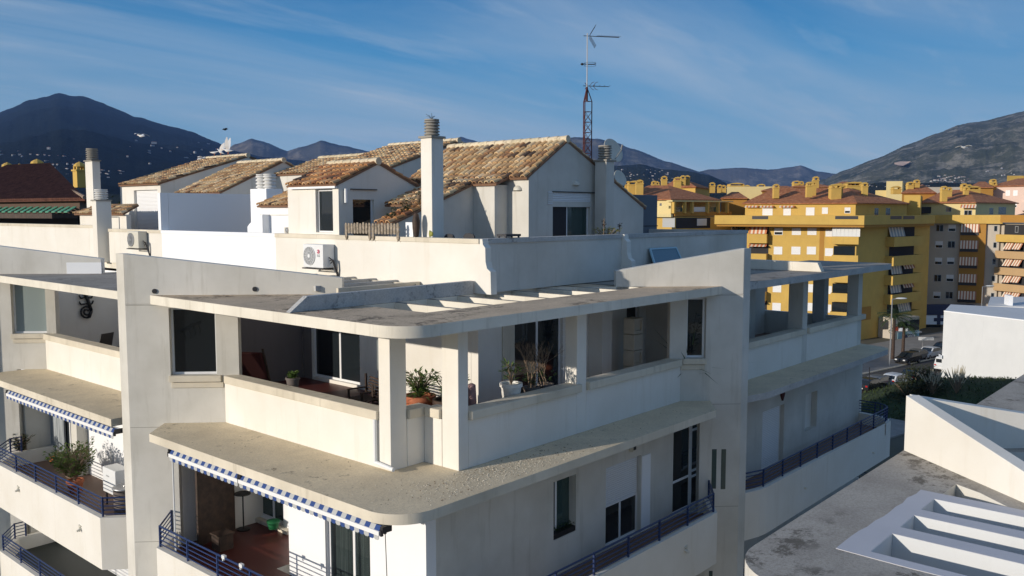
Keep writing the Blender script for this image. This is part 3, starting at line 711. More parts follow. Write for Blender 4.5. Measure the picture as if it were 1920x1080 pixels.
m.add([(a.x-.55,yc+2.0,sd_(a.x-.55)+.1),(a.x+.25,yc+2.0,sd_(a.x+.25)+.1),(a.x+.25,yc+2.8,sd_(a.x+.25)+.1),(a.x-.55,yc+2.8,sd_(a.x-.55)+.1),(a.x-.55,yc+2.0,sd_(a.x-.55)+.02),(a.x+.25,yc+2.0,sd_(a.x+.25)+.02),(a.x+.25,yc+2.8,sd_(a.x+.25)+.02),(a.x-.55,yc+2.8,sd_(a.x-.55)+.02)],[(0,1,2,3),(0,4,5,1),(1,5,6,2),(2,6,7,3),(3,7,4,0)])
m.build('skylight',['glass_green'],C_)
pfc=Pl((x0-.003,yc),(x0-.003,30),-1);lamp_half(C_,pfc,971,357)
s,z=pw.at(902,417);m=MB();c=Vector(pw.pt(s,-.08,z));m.tube(Vector(pw.pt(s,0,z)),c,.02);m.tube(c,c-Vector((0,0,.1)),.018);m.build('water_tap','dark_metal',C_)
# right low wing with sloping top
# --- house Bk: middle house behind
yb_=26.0;gB=Pl((16,yb_),(60,yb_),1);xr=16+gB.s(861);zr=gB.z(861,266);zl=gB.z(742,312);xl=16+gB.s(742);k=(zr-zl)/(xr-xl)
B_,_,_=gable('rooftop_house',yb_,30.3,xl-.1,xr,xr+3,zl-.1*k,zr,zr-3*k,'cream_old',seed=31,lab='rooftop house half hidden behind the tall chimney',top=0)
t=MB();xm=xr-1.5;tiles(t,(xl-.4,30.35,zl-.4*k),(xl-.4,33.6,zl-.4*k),(xm,30.35,zr-1.5*k),(xm,33.6,zr-1.5*k),seed=33);t.build('lower_tile_roof','tile',B_,smooth=True,ang=60)
r=MB();ridge(r,(xm,30.3,zr-1.5*k+.05),(xm,33.6,zr-1.5*k+.05),.11,pal=[(.60,.52,.36),(.52,.44,.3)]);r.build('ridge_cap','tile',B_,smooth=True)
m=MB();m.box(xl-.2,xm,33.4,33.6,DZ,zl-.3*k);m.box(xl-.3,xl-.1,30.32,33.6,DZ,zl-.45*k);m.build('side_wall','cream_old',B_)
# --- house E and D on the left
yE=33.6;gE=Pl((16,yE),(60,yE),1);xr=16+gE.s(536);zr=gE.z(536,303);xl=16+gE.s(420);zl=gE.z(420,360)
E_h,_,_=gable('rooftop_house',yE,37.2,xl,xr,xr+(xr-xl)*.8,zl,zr,zr-(zr-zl)*.8,'cream_old',seed=41,lab='rooftop house with pale tiled roof behind the blue shaded wall')
yD=38.0;gD=Pl((16,yD),(60,yD),1);xr=16+gD.s(470);zr=gD.z(470,294);xl=16+gD.s(306);zl=gD.z(306,344)
pD=Pl((xl,yD),(xl,60),-1);yD1=yD+pD.s(235)
hD=(pD.s(300)-.22,pD.s(256)-.22,DZ,pD.z(280,356))
D_h,_,pfD=gable('rooftop_house',yD,yD1,xl,xr,xr+2,zl,zr,zr-.8,'cream',seed=51,xhole=[hD],lab='leftmost rooftop house with white shutter under the gulls')
m=MB();m.pbox(pfD,hD[0],hD[1],.12,.16,DZ,hD[3]);m.build('roller_shutter','shutter_white',D_h)
# blue-white divider wall
yv=31.8
m=MB();x1=aty(487,364,yv).x;m.box(XP+.26,x1,yv,yv+.2,-1.9,aty(400,363,yv).z);m.build('divider_wall','white',B)
m=MB();x1=aty(300,364,yv).x;m.box(16.04,XP+.25,yv,yv+.2,ZP+.003,aty(400,363,yv).z);m.build('divider_wall','white',B)
# little house F
xF=16.9;pF=Pl((xF,10),(xF,50),-1);y0,y1=10+pF.s(551),10+pF.s(491);zE=pF.z(520,386)
m=MB();m.box(xF,xF+.2,y0,y1,DZ,zE-.03);m.vprism(Pl((xF,y1-.2),(xF+2.2,y1-.2),1),[(.2,DZ),(2.1,DZ),(2.1,zE+.9),(.2,zE-.03)],0,.18);F_=m.build('rooftop_shed','white',B)
t=MB();tiles(t,(xF-.12,y0,zE),(xF-.12,y1+.05,zE),(xF+2.,y0,zE+1.0),(xF+2.,y1-.9,zE+1.0),seed=61);t.build('tile_roof','tile',F_,smooth=True,ang=60)
m=MB();m.box(xF-.02,xF-.001,y0,y1,pF.z(520,403)-.02,pF.z(520,403)+.015);m.build('string_course','cream_old',F_)
ps=Pl((xF-.3,10),(xF-.3,50),-1);m=MB();a,b=ps.s(494),ps.s(466);m.vprism(ps,[(a,DZ),(b,DZ),(b,ps.z(466,425)),(b-.15,ps.z(468,419)),(a,ps.z(494,402))],0,.8);m.build('shed_wing','white',F_)
# block with twin caps
def capstack(mb,cx,cy,z0,n,r,dz=.085,sq=False):
    z=z0
    for i in range(n):
        mb.lathe(cx,cy,[(r*.78,z),(r*.78,z+dz*.35),(r,z+dz*.4),(r*1.02,z+dz*.62),(r*.9,z+dz*.95)],20);z+=dz
    mb.lathe(cx,cy,[(r*.78,z),(r*.95,z+.01),(r*.95,z+.05),(r*.2,z+.06)],20)
    return z+.06
def chimney(name,x0,x1,y0,y1,z0,z1,cap_n,cap_r,cap_h,mt='cream',plate=.06,capm='conc_cap',twin=False,over=.05):
    m=MB();m.box(x0,x1,y0,y1,z0,z1);c=m.build(name,mt,B,bevel=.01)
    if plate:
        m=MB();m.box(x0-over,x1+over,y0-over,y1+over,z1+.001,z1+plate);m.build('cap_plate','conc_cap',c,bevel=.008)
    cx,cy=(x0+x1)/2,(y0+y1)/2;dz=cap_h/cap_n
    m=MB()
    if twin:
        capstack(m,cx,cy-cap_r*1.02,z1+plate,cap_n,cap_r,dz);capstack(m,cx,cy+cap_r*1.02,z1+plate,cap_n,cap_r,dz)
    else: capstack(m,cx,cy,z1+plate,cap_n,cap_r,dz)
    m.build('chimney_cap',capm,c,smooth=True,ang=35)
    return c
plaster('conc_cap',(.36,.34,.30),(.18,.17,.15),.5,.3)
plaster('cap_white',(.7,.7,.68),(.4,.4,.38),.4,.2)
# tall chimney I
qI=atx(810.5,442,16.45);yI=qI.y;w=aty(832,400,yI).x-16.45;dI=atx(790,400,16.45).y-yI
chimney('chimney',16.45,16.45+w,yI,yI+dI,DZ,atx(810,258,16.45).z,5,.215,atx(810,223,16.45).z-atx(810,256,16.45).z-.06)
m=MB();zt=atx(810,222,16.45).z;c=(16.45+w/2,yI+dI/2)
for k in range(9):
    a=random.uniform(0,6.28);m.path([(c[0],c[1],zt),(c[0]+.05*math.cos(a),c[1]+.05*math.sin(a),zt+.06),(c[0]+.16*math.cos(a),c[1]+.16*math.sin(a),zt+random.uniform(.08,.16))],.005,4)
tag(m.build('bird_spikes','dark_metal'),'thin wire bird spikes on top of the tall white chimney','bird spikes')
# chimney J beside house C
qx=aty(1136,400,16.7).x;dJ=atx(1115,400,qx).y-16.7;wJ=aty(1151,400,16.7).x-qx
zJ=aty(1136,302,16.7).z
chimney('chimney',qx,qx+wJ,16.7,min(16.7+dJ,17.28),DZ,zJ,5,.23,aty(1136,272,16.7).z-zJ-.1,'cream_old')
# chimney H at the parapet, G behind
qH=atx(184,478,15.72)
chimney('chimney',15.72,15.72+.62,qH.y,qH.y+atx(172.5,400,15.72).y-qH.y,-2.05,atx(184,377,15.72).z,4,.27,.38,'cream',capm='cap_white',over=.03)
qG=atx(172.5,300,18.)
chimney('chimney',18.,18.+(aty(187,300,qG.y).x-18),qG.y,atx(159,300,18.).y,DZ,qG.z-.05,5,.27,.5,'cream')
# block with twin caps
qT=atx(469,356,18.2);qT2=atx(499,356,18.2)
chimney('chimney',18.2,18.9,qT2.y,qT.y,DZ,atx(484,354,18.2).z,4,.24,.5,'white',plate=0,capm='cap_white',twin=True)
# low house at far left behind chimneys
xK=17.2
q0=atx(236,385,xK);q1=atx(146,400,xK)
m=MB();zk=atx(160,402,xK).z;m.box(xK,xK+.2,q0.y,q1.y,DZ,zk);m.box(xK,xK+3,q1.y-.2,q1.y,DZ,zk);K_=m.build('rooftop_shed','cream',B)
t=MB();tiles(t,(xK-.15,q0.y,zk+.02),(xK-.15,q1.y+.1,zk+.02),(xK+.8,q0.y+.5,zk+.42),(xK+.8,q1.y-.6,zk+.42),seed=71);t.build('tile_roof','tile',K_,smooth=True,ang=60)
m=MB();m.path([(16.5,atx(208,430,16.5).y,-.7),(16.5,atx(208,430,16.5).y,-.2),(16.5,atx(224,430,16.5).y,-.2),(16.5,atx(224,430,16.5).y,-.7)],.02);m.build('handrail','plaster_worn',B)
# grey rooftop box right of house C and low wing
yb2=19.5;a=aty(1192,365,yb2);b=aty(1233,365,yb2)
m=MB();m.box(a.x,b.x,yb2,yb2+2.4,DZ,a.z);m.build('rooftop_box','shed_grey' if 'shed_grey' in M else 'frame_grey',B,bevel=.02)
m=MB();m.box(a.x-.02,b.x+.02,yb2-.02,yb2,aty(1200,424,yb2).z-.02,aty(1200,424,yb2).z+.02);m.build('box_trim','dark_metal',B)
# ================================================================= SEPARATE THINGS ON THE BUILDING
def leafplant(mbs,mbl,c,h,n,lw=.06,ll=.2,spread=.25,seed=0,droop=.3,up=.8):
    rnd=random.Random(seed);c=Vector(c)
    for i in range(n):
        a=rnd.uniform(0,6.283);t=rnd.uniform(.25,1);r=spread*rnd.uniform(.2,1)
        p=c+Vector((math.cos(a)*r*t,math.sin(a)*r*t,h*t))
        mbs.path([c,c+Vector((math.cos(a)*r*t*.4,math.sin(a)*r*t*.4,h*t*.6)),p],.006,4)
        for k in range(3):
            b=a+rnd.uniform(-1.4,1.4);q=p-Vector((0,0,rnd.uniform(0,.12)*h))
            tip=q+Vector((math.cos(b)*ll,math.sin(b)*ll,ll*rnd.uniform(-droop,up)))
            mbl.leaf(q,tip,lw*rnd.uniform(.7,1.2),fold=.25)
def blades(mb,c,n,L,w,seed=0,lo=.3,hi=1.2):
    rnd=random.Random(seed);c=Vector(c)
    for i in range(n):
        a=rnd.uniform(0,6.283);e=rnd.uniform(lo,hi);l=L*rnd.uniform(.6,1.1)
        d=Vector((math.cos(a)*math.cos(e),math.sin(a)*math.cos(e),math.sin(e)))
        s=Vector((-math.sin(a),math.cos(a),0))*w/2
        p0=c;p1=c+d*l*.55;p2=c+d*l-Vector((0,0,l*.18*(1.3-e)))
        mb.add([p0-s*.6,p0+s*.6,p1+s,p1-s,p2],[(0,1,2,3),(3,2,4)])
def pot(name,c,r,h,mt,parent,rim=True,taper=.7):
    m=MB();pr=[(r*taper,c[2]),(r*taper*1.05,c[2]+.01),(r*.93,c[2]+h*.82)]
    if rim: pr+=[(r*1.04,c[2]+h*.83),(r*1.04,c[2]+h)]
    else: pr+=[(r,c[2]+h)]
    pr+=[(r*.88,c[2]+h),(r*.85,c[2]+h*.9),(.01,c[2]+h*.9)]
    m.lathe(c[0],c[1],pr,24);return m.build(name,mt,parent,smooth=True,ang=50)
# --- awnings
def awning(y0,y1,label,x=KX-.02,z=-5.62):
    T=thing('awning',label,'awning',(x,(y0+y1)/2,z-.3),'blue and white awnings rolled in under the canopies')
    pl=Pl((x,y0),(x,y1),-1);L=y1-y0;n=round(L/.14)
    m=MB()
    for i in range(n):
        m.k=i%2;m.add([pl.pt(L*i/n,.05,z-.005),pl.pt(L*(i+1)/n,.05,z-.005),pl.pt(L*(i+1)/n,-.005,z-.085),pl.pt(L*i/n,-.005,z-.085),pl.pt(L*i/n,.07,z-.005),pl.pt(L*(i+1)/n,.07,z-.005),pl.pt(L*(i+1)/n,.015,z-.085),pl.pt(L*i/n,.015,z-.085)],[(0,1,2,3),(4,7,6,5),(3,2,6,7),(0,4,5,1)])
    m.build('awning_fabric',['awn_blue','awn_shaded'],T)
    m=MB();m.pbox(pl,-.02,L+.02,-.03,.05,z-.17,z-.086);m.build('front_bar','awn_white',T,bevel=.008)
    m=MB()
    for i in range(n):
        m.k=(i+1)%2;a,b=L*i/n,L*(i+1)/n
        m.vprism(pl,[(a,z-.172),(b,z-.172),(b,z-.235),(b-.25*(b-a),z-.26),(a+.25*(b-a),z-.26),(a,z-.235)],-.012,-.004)
    m.build('valance',['awn_blue','awn_shaded'],T)
    for a in (-.06,L+.06):
        m=MB();m.pbox(pl,a-.035,a+.035,.0,.22,z-.12,z-.0);m.pbox(pl,a-.02,a+.02,-.02,.03,z-.17,z-.06);m.build('bracket','dark_metal',T)
    m=MB();m.tube(pl.pt(0,.2,z-.07),pl.pt(L,.2,z-.07),.05,n=10);m.build('roller','awn_white',T,smooth=True)
ya_=lambda u,v:atx(u,v,KX-.02).y
awning(ya_(711,997),ya_(449,893),'right of the two joined blue and white awnings, under the corner canopy edge')
awning(ya_(446,892),ya_(318,843),'left of the two joined blue and white awnings, beside the beige pier')
awning(ya_(212,798),ya_(12,718),'blue and white awning under the far left canopy')
# crank rod hanging at the corner awning and pole at the other end
p=atx(722,1003,KX+.2);m=MB();m.path([(p.x,p.y,-5.75),(p.x,p.y-.02,-6.2),(p.x+.05,p.y-.03,-8.1)],.008,5);m.lathe(p.x,p.y,[(.02,-5.85),(.03,-5.84),(.03,-5.78),(.01,-5.77)],8);tag(m.build('awning_crank','dark_metal'),'thin dark awning crank rod hanging at the canopy corner','awning crank')
p=atx(325,900,KX+.15);m=MB();m.tube((p.x,p.y,-5.7),(p.x,p.y,-8.2),.02);tag(m.build('awning_pole','plastic_white'),'thin white pole beside the beige pier under the left awning','pole')
# --- air conditioners
def ac(pl,a0,a1,z0,z1,dep,label,fan='grey_metal',logo=True,group='air conditioners on the upper wall'):
    c=pl.pt((a0+a1)/2,0,z0);T=thing('air_conditioner',label,'air conditioner',c,group)
    W_=a1-a0;H=z1-z0
    m=MB();m.pbox(pl,a0,a1,0,dep,z0,z1);m.build('casing','plastic_beige' if not logo else 'plastic_white',T,bevel=.015)
    fs=a1-W_*.33;fz=(z0+z1)/2;R=H*.40
    m=MB();m.tube(pl.pt(fs,-.012,fz),pl.pt(fs,.0,fz),R,n=28);fan_=m.build('fan_grille',fan,T)
    m=MB()
    for k in range(16):
        t=2*math.pi*k/16;m.tube(pl.pt(fs,-.025,fz),pl.pt(fs+R*math.cos(t),-.018,fz+R*math.sin(t)),.006,n=4)
    for rr in (.5,1.0):
        P=[pl.pt(fs+R*rr*math.cos(t*.3307),-.02,fz+R*rr*math.sin(t*.3307)) for t in range(20)];m.path(P,.007,4)
    m.tube(pl.pt(fs,-.035,fz),pl.pt(fs,-.0,fz),R*.2,n=14);m.build('fan_guard','plastic_white' if logo else 'grey_metal',fan_)
    if logo:
        m=MB();ls=a0+W_*.22;lz=z0+H*.7;rr=H*.075
        for t in range(14):
            a=t*2*math.pi/16+.6;b=(t+1)*2*math.pi/16+.6
            m.tube(pl.pt(ls+rr*math.cos(a),-.01,lz+rr*math.sin(a)),pl.pt(ls+rr*math.cos(b),-.01,lz+rr*math.sin(b)),.012,n=4)
        m.pbox(pl,ls-.01,ls+.01,-.012,-.001,lz-rr*.5,lz+rr*.6);m.pbox(pl,ls-rr*.6,ls,-.012,-.001,lz-rr*.55,lz-rr*.25)
        # letters L G (s runs to the left seen from outside)
        z_=z0+H*.48;h=H*.1;w_=h*.7;t=.014;x=ls+w_*1.25
        m.k=1
        m.pbox(pl,x-t,x,-.012,-.001,z_,z_+h);m.pbox(pl,x-w_,x-t,-.012,-.001,z_,z_+t)
        x=ls-.01
        m.pbox(pl,x-t,x,-.012,-.001,z_,z_+h);m.pbox(pl,x-w_,x-t,-.012,-.001,z_,z_+t);m.pbox(pl,x-w_,x-t,-.012,-.001,z_+h-t,z_+h)
        m.pbox(pl,x-w_,x-w_+t,-.012,-.001,z_+t,z_+h*.5);m.pbox(pl,x-w_+t,x-w_*.45,-.012,-.001,z_+h*.42,z_+h*.5)
        m.build('logo',['logo_red','frame_grey'],T)
    m=MB();
    for a in (a0+.12,a1-.12): m.pbox(pl,a-.02,a+.02,-.03,dep+.04,z0-.05,z0-.005)
    m.pbox(pl,a0+.0,a1,-.05,-.02,z0-.045,z0-.01);m.build('wall_bracket','dark_metal',T)
    m=MB()
    for k in range(3):
        o=.03*k;m.path([pl.pt(a0-.01,dep*.5+o,z0+H*.45-o*3),pl.pt(a0-.1-o,dep*.6,z0+H*.35),pl.pt(a0-.15-o,dep*.8,z0-.05),pl.pt(a0-.14-o,dep,z0-.3)],.016,6)
    m.build('pipes','dark_metal',T,smooth=True)
pa=Pl((15.66,10),(15.66,60),-1)
ac(pa,pa.s(606),pa.s(569),pa.z(606,503),pa.z(606,459),.42,'large white air conditioner with round fan and logo on the upper wall')
pa=Pl((15.72,10),(15.72,60),-1)
ac(pa,pa.s(261),pa.s(241),pa.z(261,466),pa.z(261,434),.36,'smaller beige air conditioner on the upper wall beside the short chimney',logo=False)
pa=Pl((16.45,10),(16.45,60),-1)
ac(pa,pa.s(552),pa.s(534),-.67,pa.z(545,426),.3,'small air conditioner peeking over the parapet beside the little white shed',logo=False,group=None)
# --- picket fence panels hung over the coping
pf_=Pl((XP-.06,10),(XP-.06,60),-1)
def fence(u0,u1,label):
    a0,a1=sorted((pf_.s(u0),pf_.s(u1)));T=thing('picket_fence',label,'picket fence',pf_.pt((a0+a1)/2,0,-.9),'wooden picket fence panels on the parapet')
    n=9;zt=pf_.z(700,418);zb=pf_.z(700,439);zl=pf_.z(700,452)
    for i in range(n):
        s=a0+(a1-a0)*(i+.5)/n;w=(a1-a0)/n*.36;m=MB();e=i in(0,n-1);zz=zl if e else zb;j=random.uniform(-.015,.015)
        pol=[(s-w,zt-.05+j),(s-w,zz+(.1 if e else .02)),(s,zz)if e else (s-.001,zz),(s+w,zz+(.1 if e else .02)),(s+w,zt-.05+j),(s+w*.6,zt+j),(s-w*.6,zt+j)]
        m.vprism(pf_,pol,-.02,.0);m.build('picket','bare_wood',T)
    for z in (zt-.12,zb+.08):
        m=MB();m.pbox(pf_,a0,a1,.002,.022,z-.02,z+.02);m.build('rail','bare_wood',T)
fence(648,697,'weathered wooden picket fence panel on the parapet in front of the glass door')
fence(698,750,'weathered wooden picket fence panel on the parapet nearest the tall chimney')
# --- small tiled lean-to with climbing plant left of the tall chimney
yl=18.3
a=aty(736,414,yl+.3);b=aty(789,378,yl+.3)
yl=ya0;a=Vector((e0x+.1,0,sd_(e0x)));b=Vector((xmid,0,sd_(xmid)))
m=MB();m.box(max(16.38,aty(752,417,18.0).x),aty(774,417,18.0).x,18.0,18.3,DZ,aty(763,417,18.0).z);m.build('low_wall','white',B)
T=thing('climbing_plant','dark climbing plant on the low tiled roof left of the tall chimney','plant',(b.x-.4,yl+.3,b.z-.3))
s_,l_=MB(),MB()
for k in range(7):
    t=k/6;leafplant(s_,l_,(a.x+.2+(b.x-a.x-.2)*t,yl+.35+.12*math.sin(k*2),a.z+.08+(b.z-a.z)*t),.22+.12*(k%3),16,.05,.09,.16,seed=k)
s_.path([(a.x+.2+(b.x-a.x-.2)*k/6,yl+.35+.12*math.sin(k*2),a.z+.085+(b.z-a.z)*k/6) for k in range(7)],.012,5)
s_.build('stems','twig',T);l_.build('leaves','leaf_dark',T)
p=atx(792,425,16.2);m=MB();m.lathe(16.2,p.y+.25,[(.02,-.68),(.07,-.66),(.10,-.45),(.11,-.25),(.07,-.06),(.03,-.02)],10);tag(m.build('folded_parasol','brown_wood',smooth=True),'short dark folded parasol standing on the parapet beside the tall chimney','parasol')
s_=MB();
for k in range(3): s_.ell((16.22,atx(805+k*2.2,430,16.2).y,-.58),.03,.03,.1-.02*k)
tag(s_.build('cactus','leaf_yellow',smooth=True),'tiny yellow green cactus on the parapet beside the tall chimney','cactus')
# --- terrace furniture tops behind the parapet
for i,(u0,u1,v) in enumerate(((833,851,438),(869,889,437))):
    p0=atx(u0,v,16.9);p1=atx(u1,v,16.9)
    T=thing('terrace_chair',('dark chair back left above the parapet','dark chair back right of its twin above the parapet')[i],'chair',(17.1,(p0.y+p1.y)/2,DZ),'dark chairs on the upper terrace')
    m=MB();c=(p0.y+p1.y)/2;w=abs(p0.y-p1.y)/2
    pl=Pl((16.9,c-w),(16.9,c+w),-1);z=p0.z
    m.vprism(pl,[(0,-1.2),(2*w,-1.2),(2*w,z-.08),(2*w-.06,z-.02),(w,z),(.06,z-.02),(0,z-.08)],0,.04);m.build('backrest','dark_metal',T)
    m=MB();m.box(16.95,17.4,c-w,c+w,-1.3,-1.25);m.build('seat','dark_metal',T)
    for sx in (16.95,17.38):
        for sy in (c-w,c+w-.03):
            m=MB();m.box(sx,sx+.03,sy,sy+.03,DZ,-1.3);m.build('leg','dark_metal',T)
p0=atx(931,439,17.2);p1=atx(949,439,17.2);m=MB();m.box(17.2,17.8,p1.y,p0.y,p0.z-.06,p0.z)
for sx in (17.22,17.74):
    for sy in (p1.y+.03,p0.y-.07): m.box(sx,sx+.04,sy,sy+.04,DZ,p0.z-.06)
tag(m.build('terrace_table','dark_metal'),'low dark table top just above the parapet','table')
# --- plants on the upper parapet (right)
p=aty(1140,437,15.7);T=thing('potted_shrub','yellow green shrub on the upper terrace right of the sliding door','plant',(p.x,15.75,DZ))
pot('pot',(p.x,15.75,DZ),.28,.75,'terracotta',T)
s_,l_=MB(),MB();leafplant(s_,l_,(p.x,15.75,DZ+.7),.55,90,.045,.08,.52,seed=4);s_.build('stems','twig',T);l_.build('leaves','leaf_yellow',T)
for i,(u,v0,lab) in enumerate(((1133,409,'thin bare plant with dark curled leaves beside the yellow green shrub'),(1162,418,'small dark flower heads right of the yellow green shrub'))):
    p=aty(u,v0,15.6);T=thing('thin_plant',lab,'plant',(p.x,15.6,DZ));s_,l_=MB(),MB()
    pot('pot',(p.x,15.6,DZ),.14,.3,'terracotta',T)
    s_.path([(p.x,15.6,DZ+.25),(p.x-.03,15.6,-.7),(p.x,15.6,p.z)],.01,4);leafplant(s_,l_,(p.x,15.6,p.z-.3+.1*i),.25,9,.05,.07,.1,seed=i+9,up=.3);s_.build('stems','twig',T);l_.build('leaves','brown_wood',T)
# --- leaning skylight panel and metal profiles lying on the roof
pl=Pl((20,YP-.5),(50,YP-.5),1);a0,a1=pl.s(1238),pl.s(1288);zt=pl.z(1262,466);
T=thing('leaning_panel','light blue framed panel leaning on the upper wall behind the right fin wall','panel',pl.pt((a0+a1)/2,0,ZR))
m=MB()
def lp(a,k,w): # k 0 bottom 1 top
    q=pl.pt(a,w+.42*k,ZR+.02+(zt+.0-ZR)*k);return q
fr_=.06;A0,A1=a0,a1
def quadbox(mb,c,w0,w1): mb.add([lp(a,k,w0) for a,k in c]+[lp(a,k,w1) for a,k in c],[(0,1,2,3),(4,7,6,5),(0,4,5,1),(1,5,6,2),(2,6,7,3),(3,7,4,0)])
for c in ([(a0-.1,0),(a1+.12,0),(a1+.12,.05),(a0-.1,.05)],[(a0,.95),(a1,.95),(a1,1),(a0,1)],[(a0-.1,.05),(a0-.03,.05),(a0+.07,.95),(a0,.95)],[(a1+.05,.05),(a1+.12,.05),(a1,.95),(a1-.07,.95)]): quadbox(m,c,-.02,.03)
m.build('frame','panel_frame' if 'panel_frame' in M else 'frame_white',T)
m=MB();quadbox(m,[(a0-.03,.05),(a1+.05,.05),(a1-.07,.95),(a0+.07,.95)],.0,.02);m.build('pane','sky_panel',T) if 'sky_panel' in M else m.build('pane','awn_blue',T)
z=ZR+.02
for i,(u0,v0,u1,v1,lab) in enumerate(((934,536,1062,526,'front light blue metal profile lying on the roof at the upper wall'),(944,537,1084,525,'long light blue metal profile lying second on the roof'),(992,525,1070,519,'short light blue metal profile lying against the upper wall'))):
    p=atz(u0,v0,z+.02);q=atz(u1,v1,z+.02);p.z=q.z=z+(.04 if i<2 else .14)
    m=MB();pl2=Pl((p.x,p.y),(q.x,q.y),1);L_=(Vector(q)-Vector(p)).length;m.pbox(pl2,0,L_,0,.07,p.z-.03,p.z+.02);m.pbox(pl2,0,L_,.0,.015,p.z+.021,p.z+.05)
    tag(m.build('metal_profile','profile_blue'),lab,'metal profile','metal profiles stacked on the roof')
# --- antenna mast
p=aty(1099.5,300,21.5);mx,my=p.x,21.5
zf=lambda v:aty(1099.5,v,my).z
d_=mx*FW[0]+my*FW[1];hw=8.2/1630*d_
T=thing('antenna_mast','tall rusty lattice mast with television antennas behind the large rooftop house','antenna mast',(mx,my,-1.7))
legs=[(mx+hw*1.15*math.cos(a),my+hw*1.15*math.sin(a)) for a in (math.radians(k) for k in (-45,75,195))]
m=MB();z0,z1,z2=zf(318)-.5,zf(190),zf(168)
for l in legs: m.tube((l[0],l[1],-1.7),(l[0],l[1],z1),.022,n=6);m.tube((l[0],l[1],z1),(mx+(l[0]-mx)*.18,my+(l[1]-my)*.18,z2),.02,n=6)
zz=z1;k=0
while zz>-1.2:
    zb=zz-.42
    for i in range(3):
        a=legs[i];b=legs[(i+1)%3]
        m.tube((a[0],a[1],zz),(b[0],b[1],zz),.013,n=4)
        if k: m.tube((a[0],a[1],zz),(b[0],b[1],zb),.009,n=4);m.tube((b[0],b[1],zz),(a[0],a[1],zb),.009,n=4)
    zz=zb;k+=1
m.tube((mx,my,z1+.02),(mx,my,z2+.1),.045,n=8)
m.build('lattice','rust',T)
m=MB();m.tube((mx,my,zf(190)),(mx,my,zf(62)),.024,n=8);m.build('pole','grey_metal',T)
Rv=Vector((RT[0],RT[1],0));Fv=Vector((FW[0],FW[1],0));Zv=Vector((0,0,1))
def yagi(v,len_px,tilt,nel,elh,refl,nm):
    c=Vector((mx,my,zf(v)));d=(Rv*1+Zv*tilt).normalized();L_=len_px/1630*d_
    m=MB();m.tube(c-d*.15,c+d*L_,.014,n=6)
    e=Fv
    for i in range(nel):
        q=c+d*(L_*(.3+.7*i/(nel-1)));m.tube(q-e*elh,q+e*elh,.009,n=4);m.tube(q,q+(d*.07+Zv*.05),.009,n=4)
    if refl:
        for s in (1,-1):
            for j in range(5):
                q=c+d*(.1+.055*j)+Zv*s*(.04+.09*j);m.tube(q-e*.3,q+e*.3,.006,n=4)
            for w in (-.3,0,.3,.15,-.15): m.tube(c+d*.1+Zv*s*.04+e*w,c+d*.33+Zv*s*.42+e*w,.006,n=4)
    m.build(nm,'dark_metal',T)
yagi(67,58,-.045,15,.09,True,'yagi_antenna')
yagi(161,40,-.03,4,.05,False,'yagi_antenna')
c=Vector((mx,my,zf(161)));m=MB()
for s in (1,-1):
    for k in (.1,.25):m.path([c+Rv*k+Zv*0,c+Rv*(k+.12)+Zv*.14*s,c+Rv*(k+.2)+Zv*.16*s],.009,4)
    m.tube(c+Rv*-.08+Zv*.13*s,c+Rv*.03-Zv*.05*s,.012,n=4)
m.build('dipole','rust',T)
c=Vector((mx,my,zf(120)));m=MB();P=[c+Rv*(.12+.24*math.cos(t*.3927))+Fv*.24*math.sin(t*.3927)+Zv*.04 for t in range(17)];m.path(P,.008,4)
P=[q-Zv*.1 for q in P];m.path(P,.006,4)
m.tube(c-Rv*.2,c+Rv*.36,.015,n=6);m.ell(c-Rv*.2,.07,.07,.05);m.build('ring_antenna','dark_metal',T)
# --- satellite dishes
def dish(u,v,ru,rv,y,label,arm=True):
    c=aty(u,v,y);dd=c.x*FW[0]+c.y*FW[1];r=rv/1630*dd
    T=thing('satellite_dish',label,'satellite dish',(c.x,c.y,-1.0),'satellite dishes on the roofs')
    ax=(Rv*.62-Fv*.68+Zv*.38).normalized()  # faces right
    a=ax.orthogonal().normalized();b=ax.cross(a);m=MB();n=28;vs=[c-ax*r*.22]
    for j in range(1,6):
        for i in range(n):
            t=2*math.pi*i/n;rr=r*j/5;vs.append(c-ax*r*.22*(1-(j/5)**2)+a*rr*math.cos(t)+b*rr*math.sin(t))
    fs=[(0,1+i,1+(i+1)%n) for i in range(n)]+[(1+(j-1)*n+i,1+j*n+i,1+j*n+(i+1)%n,1+(j-1)*n+(i+1)%n) for j in range(1,5) for i in range(n)]
    m.add(vs,fs);o=m.build('dish','plastic_beige',T,smooth=True,ang=180);md=o.modifiers.new('s','SOLIDIFY');md.thickness=.015
    m=MB();m.tube(c-ax*r*.3,(c.x,c.y,-1.0),.03,n=8);m.build('mount','grey_metal',T)
    if arm:
        m=MB();e=c+ax*r*.95-Zv*.15;m.tube(c-Zv*r*.85,e,.02,n=6);m.tube(e-ax*.05+Zv*.02,e+Zv*.16+ax*.02,.035,n=8);m.build('receiver_arm','grey_metal',T)
dish(1150,282,20,24,19.5,'large grey satellite dish with arm behind the short chimney beside the house')
dish(1163,334,10,16,18.6,'lower satellite dish half hidden by the chimney beside the house',False)
dish(1087,284,10,8,20.5,'small beige satellite dish behind the roof ridge',False)
# --- terrace things, corner terrace
T=thing('potted_succulent','small leafy plant in a grey pot standing on the long coping','potted plant',atz(549,720,ZC-.1))
c=atx(549,716,XW+.5);c.z=ZC-.13
pot('pot',(c.x,c.y,ZC-.12),.17,.28,'pot_grey',T)
l_=MB();blades(l_,(c.x,c.y,ZC+.13),46,.22,.06,3,.2,1.3);s_=MB();leafplant(s_,l_,(c.x,c.y,ZC+.1),.18,16,.07,.12,.16,seed=2);l_.build('leaves','leaf',T)
